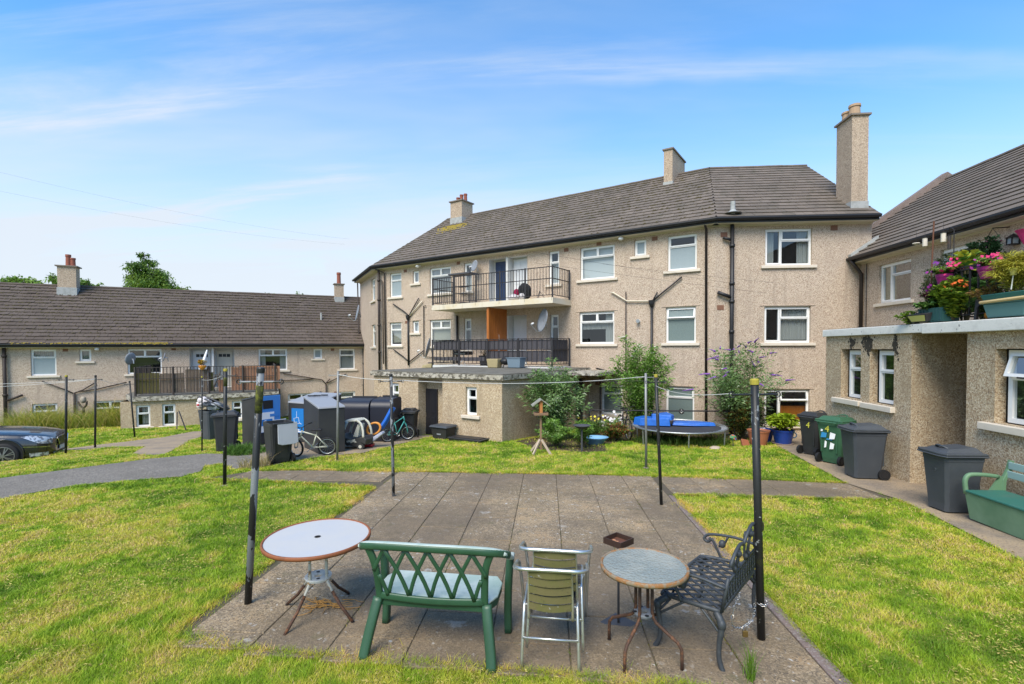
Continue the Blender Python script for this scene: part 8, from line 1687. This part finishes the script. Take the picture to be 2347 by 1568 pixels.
n1_ = shrub('nasturtium', 'large yellow green nasturtium with orange flowers in the middle of the flower terrace', (6.85, 8.95, TZ+.03), .70, .30, 22, 1150, .075, .085, nast, group=GT, droop=.15, upright=.7, low=.05); P_ = tp(670, 870, 6.8); blossoms(cloudpts((P_.x, P_.y, P_.z), (.16, .22, .10), 34), .035, 'orangefl', n1_)
rsm = shrub('rosemary', 'spiky grey green rosemary bush at the left end of the flower terrace', (6.95, 9.48, TZ+.05), .95, .20, 22, 1500, .05, .012, [(.05, .09, .03), (.09, .14, .05), (.16, .19, .08), (.22, .22, .10)], group=GT, upright=.9, low=.05, droop=.0)
def petunia(label, P, r, pal, fl, n, mpot, potr=.13, poth=.16):
    s_ = shrub('petunias', label, (P.x, P.y, P.z), r*.9, r, 16, 420, .055, .03, pal, group=GT, low=.1, upright=.7, droop=.5)
    for m, k, off in fl: blossoms(cloudpts((P.x+off[0], P.y+off[1], P.z+off[2]+r*.55), (r*.7, r*.9, r*.6), k), .032, m, s_)
    if mpot: tpot(f'magenta pot holding the {label}'.replace('trailing ', ''), (P.x, P.y, P.z-poth+.02), potr, poth, mpot)
pal_ = [(.14, .24, .04), (.22, .32, .05), (.10, .17, .03)]
petunia('pink and violet petunias hanging left on the rail', tp(555, 720, 6.82), .20, pal_, [('pinkfl', 26, (0, -.08, .02)), ('violetfl', 22, (0, .12, .03)), ('magfl', 10, (0, .2, -.02))], 60, 'magpot', .12, .17)
petunia('pink petunias hanging right on the rail', tp(1225, 610, 6.82), .20, pal_, [('pinkfl', 40, (0, -.03, .02)), ('magfl', 12, (0, .10, .04))], 60, 'magpot', .15, .18)
petunia('purple petunias low at the terrace end', tp(420, 1080, 6.8), .18, [(.12, .17, .04), (.18, .08, .09), (.09, .12, .03)], [('magfl', 34, (0, .04, .06))], 50, None)
t_ = tp(1090, 330, 7.5); shrub('topiary_shrub', 'dark green dense tall shrub at the back of the flower terrace', (t_.x, t_.y, TZ), 1.50, .42, 26, 2600, .06, .035, [(.012, .035, .014), (.022, .055, .022), (.04, .085, .035), (.08, .12, .06)], group=GT, upright=.95, low=.30, droop=.1)
shrub('climbing_plant', 'grey green twining plant with small white flowers at the back left of the terrace', (*tuple(tp(640, 500, 7.3))[:2], TZ), 1.25, .35, 20, 1300, .05, .028, [(.06, .09, .035), (.10, .13, .05), (.16, .16, .08)], group=GT, upright=.95, low=.3)
shrub('broad_leaf_plant', 'broad leaved green plants filling the terrace behind the railing bars', (*tuple(tp(860, 800, 7.2))[:2], TZ), .85, .40, 20, 420, .14, .13, [(.06, .14, .035), (.10, .20, .06), (.15, .26, .09)], group=GT, upright=.8, low=.2, droop=.2)
sfl = shrub('yellow_leaf_plant', 'yellow edged leaves at rail height in the middle of the terrace', (*tuple(tp(870, 480, 7.05))[:2], 3.60), .40, .16, 8, 60, .15, .13, [(.20, .33, .05), (.45, .45, .05), (.10, .25, .04)], group=GT)
P_ = tp(1590, 950, 6.85); shrub('golden_grass', 'bright golden feathery grass plant in the teal tubs', (6.86, 7.80, 3.14), .58, .26, 40, 2400, .13, .012, [(.42, .40, .05), (.52, .48, .08), (.30, .32, .04)], group=GT, upright=.95, low=.05, droop=.3)
shrub('strawberry_plant', 'low leafy plant spilling over the slab at the left end of the terrace', (6.66, 9.55, TZ-.05), .30, .24, 14, 260, .07, .06, nast, group=GT, low=.1, droop=.4); shrub('salad_plants', 'green salad leaves growing in the dark teal crate', (6.82, 9.28, TZ+.20), .20, .26, 14, 240, .09, .07, [(.09, .19, .04), (.14, .26, .06)], group=GT, low=.1)
shrub('herb_plant', 'small green herbs behind the charcoal stool', (7.0, 8.5, TZ), .42, .22, 14, 420, .05, .04, [(.08, .16, .04), (.13, .22, .06)], group=GT, low=.1)
fox = shrub('rust_grass', 'rusty ochre trailing leaves left of the golden grass', (6.85, 8.25, TZ+.22), .34, .22, 14, 420, .07, .03, [(.34, .26, .06), (.28, .16, .06), (.16, .18, .04)], group=GT, low=.1)
cr = thing('crate', 'dark teal slatted plastic crate of seedlings on the slab edge', 'crate', (6.80, 9.17, TZ+.005), R_(2))
mb = MB(); mb.box((-.14, -.26, 0), (.14, .26, .02)); 
for y in (-.26, .25): mb.box((-.14, y, .02), (.14, y+.012, .24))
for x in (-.14, .128): mb.box((x, -.248, .02), (x+.012, .25, .24))
mb.build('tray', M_['crate_teal'], cr)
for k in range(7): mb = MB(); y = -.24+k*.075; mb.box((-.150, y, .03), (-.141, y+.02, .22)); mb.build('slat', M_['crate_teal'], cr)
ybx = thing('planter_box', 'small tipped yellow fronted planter box at the left end of the terrace slab', 'planter', (6.66, 9.32, TZ+.03), rot=(0, R_(-14), R_(4))); mb = MB(); taper(mb, .16, .34, .20, .42, 0, .14); mb.build('box', M_['charcoal'], ybx); mb = MB(); mb.add([(-.085, -.15, .015), (-.085, .15, .015), (-.104, .185, .125), (-.104, -.185, .125)], [(0, 1, 2, 3)]); mb.build('front', M_['yellowpot'], ybx)
stl = thing('step_stool', 'charcoal plastic step stool with an open arch on the terrace edge', 'stool', (6.80, 8.30, TZ+.003), R_(0)); mb = MB()
mb.prism([(-.0, -.15, 0), (-.0, -.105, 0), (-.0, -.085, .19), (-.0, -.05, .225), (-.0, .05, .225), (-.0, .085, .19), (-.0, .105, 0), (-.0, .15, 0), (-.0, .12, .29), (-.0, -.12, .29)], (.03, 0, 0)); mb.prism([(.22, -.15, 0), (.22, -.105, 0), (.22, -.085, .19), (.22, -.05, .225), (.22, .05, .225), (.22, .085, .19), (.22, .105, 0), (.22, .15, 0), (.22, .12, .29), (.22, -.12, .29)], (.03, 0, 0)); mb.build('side', M_['charcoal'], stl); mb = MB(); mb.box((.0, -.125, .291), (.25, .125, .31)); mb.build('step', M_['charcoal'], stl)
sq = thing('squash', 'two orange squashes sitting under the charcoal step stool', 'squash', (6.92, 8.30, TZ+.01))
for (y, z) in ((-.03, .07), (.03, .06)): mb = MB(); mb.ball((0, y, z), .05, 9, 7, 1.5); mb.build('squash', M_['squash'], sq, smooth=True)
tb = thing('storage_tub', 'teal grey plastic tub with a dark teal lid at the right end of the terrace', 'tub', (6.86, 7.78, TZ+.003)); mb = MB(); taper(mb, .34, .58, .40, .68, 0, .21); mb.build('tub', M_['tubteal'], tb, bevel=.015); mb = MB(); mb.box((-.215, -.36, .212), (.215, .36, .232)); mb.build('rim', M_['tubteal'], tb, bevel=.006)
tb2 = thing('storage_tub', 'shallow dark teal tub stacked on top of the teal grey tub', 'tub', (6.86, 7.78, TZ+.26)); mb = MB(); taper(mb, .40, .66, .44, .74, .0, .10); mb.build('tub', M_['tubtealdark'], tb2, bevel=.012); brr = tag(MB().tube([(6.63, 8.12, TZ+.245), (6.63, 7.3, TZ+.262)], .024, 8).build('bamboo_bar', M_['tanbar']), 'thick tan bamboo bar lying between the two stacked teal tubs', 'bar')
sl2 = thing('solar_light', 'pale yellow topped little garden light on a stick in the golden grass', 'garden light', (6.72, 7.72, 3.2)); mb = MB(); mb.tube([(0, 0, 0), (.0, -.03, .22)], .008, 6); mb.build('stick', M_['white_plastic'], sl2); mb = MB(); mb.lathe([(.035, .20), (.045, .27), (.055, .275), (.055, .29)], 12, (0, -.03, 0)); mb.build('lamp_head', M_['yellowpot'], sl2)
a = tp(400, 5, 6.9); b = tp(365, 680, 6.9); rr_ = tag(MB().tube([a+Vector((0, 0, .1)), b, (b.x, b.y, TZ)], .013, 6).build('garden_cane', M_['rustrod']), 'tall rusty garden stake at the left end of the flower terrace', 'stake')
hk = thing('shepherd_hook', 'tall thin black feeder pole with a cross arm on the flower terrace', 'feeder pole', (6.95, 9.0, TZ), world=True); a = tp(697, 100, 6.95); mb = MB(); mb.tube([(a.x, a.y, TZ), (a.x, a.y, a.z+.06)], .008, 6); mb.tube([(a.x, a.y-.12, a.z), (a.x, a.y+.12, a.z)], .007, 6); mb.tube(smooth_path([(a.x, a.y+.0, a.z+.06), (a.x, a.y+.08, a.z+.12), (a.x, a.y+.15, a.z+.05)], 3), .006, 5); mb.build('pole', M_['rail'], hk); mb = MB(); mb.tube([(a.x, a.y+.1, a.z-.02), (a.x, a.y+.1, a.z-.25)], .025, 8); mb.build('wire_feeder', M_['rail_rust'], hk)
gcan = []
for i, (x, y, yb_, lb) in enumerate(((268, 170, 290, 'left one of two pale canisters hanging above the terrace rail'), (540, 95, 225, 'right one of two pale canisters hanging above the terrace rail'))):
    a = tp(x, y, 6.95); b = tp(x, yb_, 6.95); t = thing('bird_feeder', lb, 'bird feeder', b, world=True, group='hanging bird feeders'); mb = MB(); mb.tube([b, a], .038, 12); mb.build('canister', M_['sill'], t); mb = MB(); mb.tube([a, a+Vector((0, 0, .014))], .046, 12); mb.build('lid', M_['rail'], t); mb = MB(); mb.tube([a, a+Vector((0, 0, .20))], .003, 4); mb.build('hanger', M_['rail'], t)
    mb = MB(); q = a+Vector((0, 0, .20)); mb.tube([q, (q.x+.0, q.y, q.z), (q.x+.35, q.y+.05, q.z+.04)], .004, 4); mb.build('bracket', M_['rail'], t)
a = tp(140, 250, 6.95); t = thing('bird_feeder', 'small flat pale seed tray hanging left of the two canisters', 'bird feeder', a, world=True, group='hanging bird feeders'); mb = MB(); mb.lathe([(.02, -.02), (.06, .0), (.055, .012)], 12, tuple(a)); mb.build('tray', M_['sill'], t); mb = MB(); mb.tube([a, a+Vector((0, 0, .25)), a+Vector((.4, .03, .28))], .003, 4); mb.build('hanger', M_['rail'], t)
# wall lamp and hanging pot on the upper wall
P_ = onpl(*T3(1570, 195), (10.2, 0, 0), (1, 0, 0)); wl = thing('wall_lantern', 'black lantern lamp on the upper wall of the right block', 'wall lamp', P_, world=True); wl.scale = (1, .72, .72); mb = MB(); mb.box((P_.x-.08, P_.y-.08, P_.z-.12), (P_.x+.06, P_.y+.08, P_.z+.06)); mb.build('lamp_glass', M_['frost'], wl); mb = MB(); mb.add([(P_.x-.12, P_.y-.12, P_.z+.06), (P_.x+.1, P_.y-.12, P_.z+.06), (P_.x+.1, P_.y+.12, P_.z+.06), (P_.x-.12, P_.y+.12, P_.z+.06), (P_.x, P_.y, P_.z+.20)], [(0, 1, 4), (1, 2, 4), (2, 3, 4), (3, 0, 4), (3, 2, 1, 0)])
for (x, y) in ((-.085, -.085), (.065, -.085), (.065, .085), (-.085, .085)): mb.box((P_.x+x-.012, P_.y+y-.012, P_.z-.13), (P_.x+x+.012, P_.y+y+.012, P_.z+.06))
mb.box((P_.x-.10, P_.y-.10, P_.z-.15), (P_.x+.08, P_.y+.10, P_.z-.12)); mb.box((P_.x+.06, P_.y-.02, P_.z-.05), (10.3, P_.y+.02, P_.z)); mb.build('lamp_frame', M_['black'], wl)
P_ = onpl(*T3(1262, 235), (9.95, 0, 0), (1, 0, 0)); hp_ = thing('hanging_basket', 'magenta hanging pot with plants on the wall beside the black lantern', 'hanging basket', P_, world=True); mb = MB(); mb.lathe([(.07, -.20), (.13, -.02), (.155, .03), (.13, .03)], 18, tuple(P_)); mb.build('basket', M_['magpot'], hp_); mb = MB(); mb.tube([(P_.x, P_.y-.2, P_.z+.05), (P_.x, P_.y, P_.z+.32), (P_.x, P_.y+.2, P_.z+.05)], .008, 5); mb.tube([(P_.x, P_.y, P_.z+.32), (10.3, P_.y, P_.z+.34)], .012, 5); mb.build('bracket', M_['rail'], hp_)
P_ = onpl(*T3(1715, 100), (9.95, 0, 0), (1, 0, 0)); hp_ = thing('hanging_basket', 'pink hanging pot at the right picture edge under the gutter', 'hanging basket', P_, world=True); mb = MB(); mb.lathe([(.10, -.24), (.19, -.02), (.235, .05), (.20, .05)], 18, (P_.x, P_.y-.15, P_.z)); mb.build('basket', M_['pinkfl'], hp_)

# ================================================================== TREES BEYOND THE LEFT BLOCK
tpal = [(.09, .16, .03), (.14, .24, .04), (.20, .32, .05), (.28, .38, .09)]
def tree_px(label, px, Y, pyt, pyb, halfw, n, ls, blobs, pal=tpal):
    b = far_at(px, 800, Y); base = Vector((b.x, b.y, -1.0)); top = far_at(px, pyt, Y).z; bot = far_at(px, pyb, Y).z; Rw = abs(far_at(px+halfw, pyt, Y).x-b.x); H = top-base.z; cz = bot-base.z; hh = top-bot
    cr = [(dx*Rw, random.uniform(-.3, .3)*Rw, cz+hh*fz, rx*Rw, rz*hh) for dx, fz, rx, rz in blobs]; tree(label, tuple(base), H, cr, pal, n, ls)
tree_px('tall birch tree with a pointed airy crown rising behind the mossy roof', 345, 46, 578, 668, 66, 8500, .25, [(.0, .88, .16, .10), (-.05, .72, .26, .13), (-.1, .56, .36, .14), (.12, .40, .50, .18), (.15, .14, .62, .20), (-.75, .12, .20, .08), (.85, .08, .25, .08), (-.35, .32, .30, .14)], [(.07, .12, .04), (.10, .18, .04), (.16, .26, .045), (.21, .31, .06)])
tree_px('bushy green tree top left of the chimney behind the mossy roof', 50, 44, 628, 662, 38, 1300, .34, [(0, .5, .8, .35), (-.5, .2, .5, .3), (.6, .2, .5, .3)])
tree_px('small green tree top right behind the left chimney', 165, 44, 624, 662, 52, 1100, .34, [(-.5, .55, .4, .35), (-.1, .3, .6, .3), (.55, .35, .4, .3), (.8, .1, .3, .2)], [(.10, .18, .03), (.15, .25, .05), (.2, .31, .06)])
tree_px('distant low tree top just above the roof ridge near the right chimney', 615, 60, 664, 690, 26, 380, .40, [(0, .4, .7, .4), (.7, .1, .5, .3)])
tree_px('second distant low tree top above the roof ridge beside the right chimney', 690, 60, 668, 692, 26, 340, .40, [(-.3, .4, .5, .4), (.7, .1, .5, .3)])
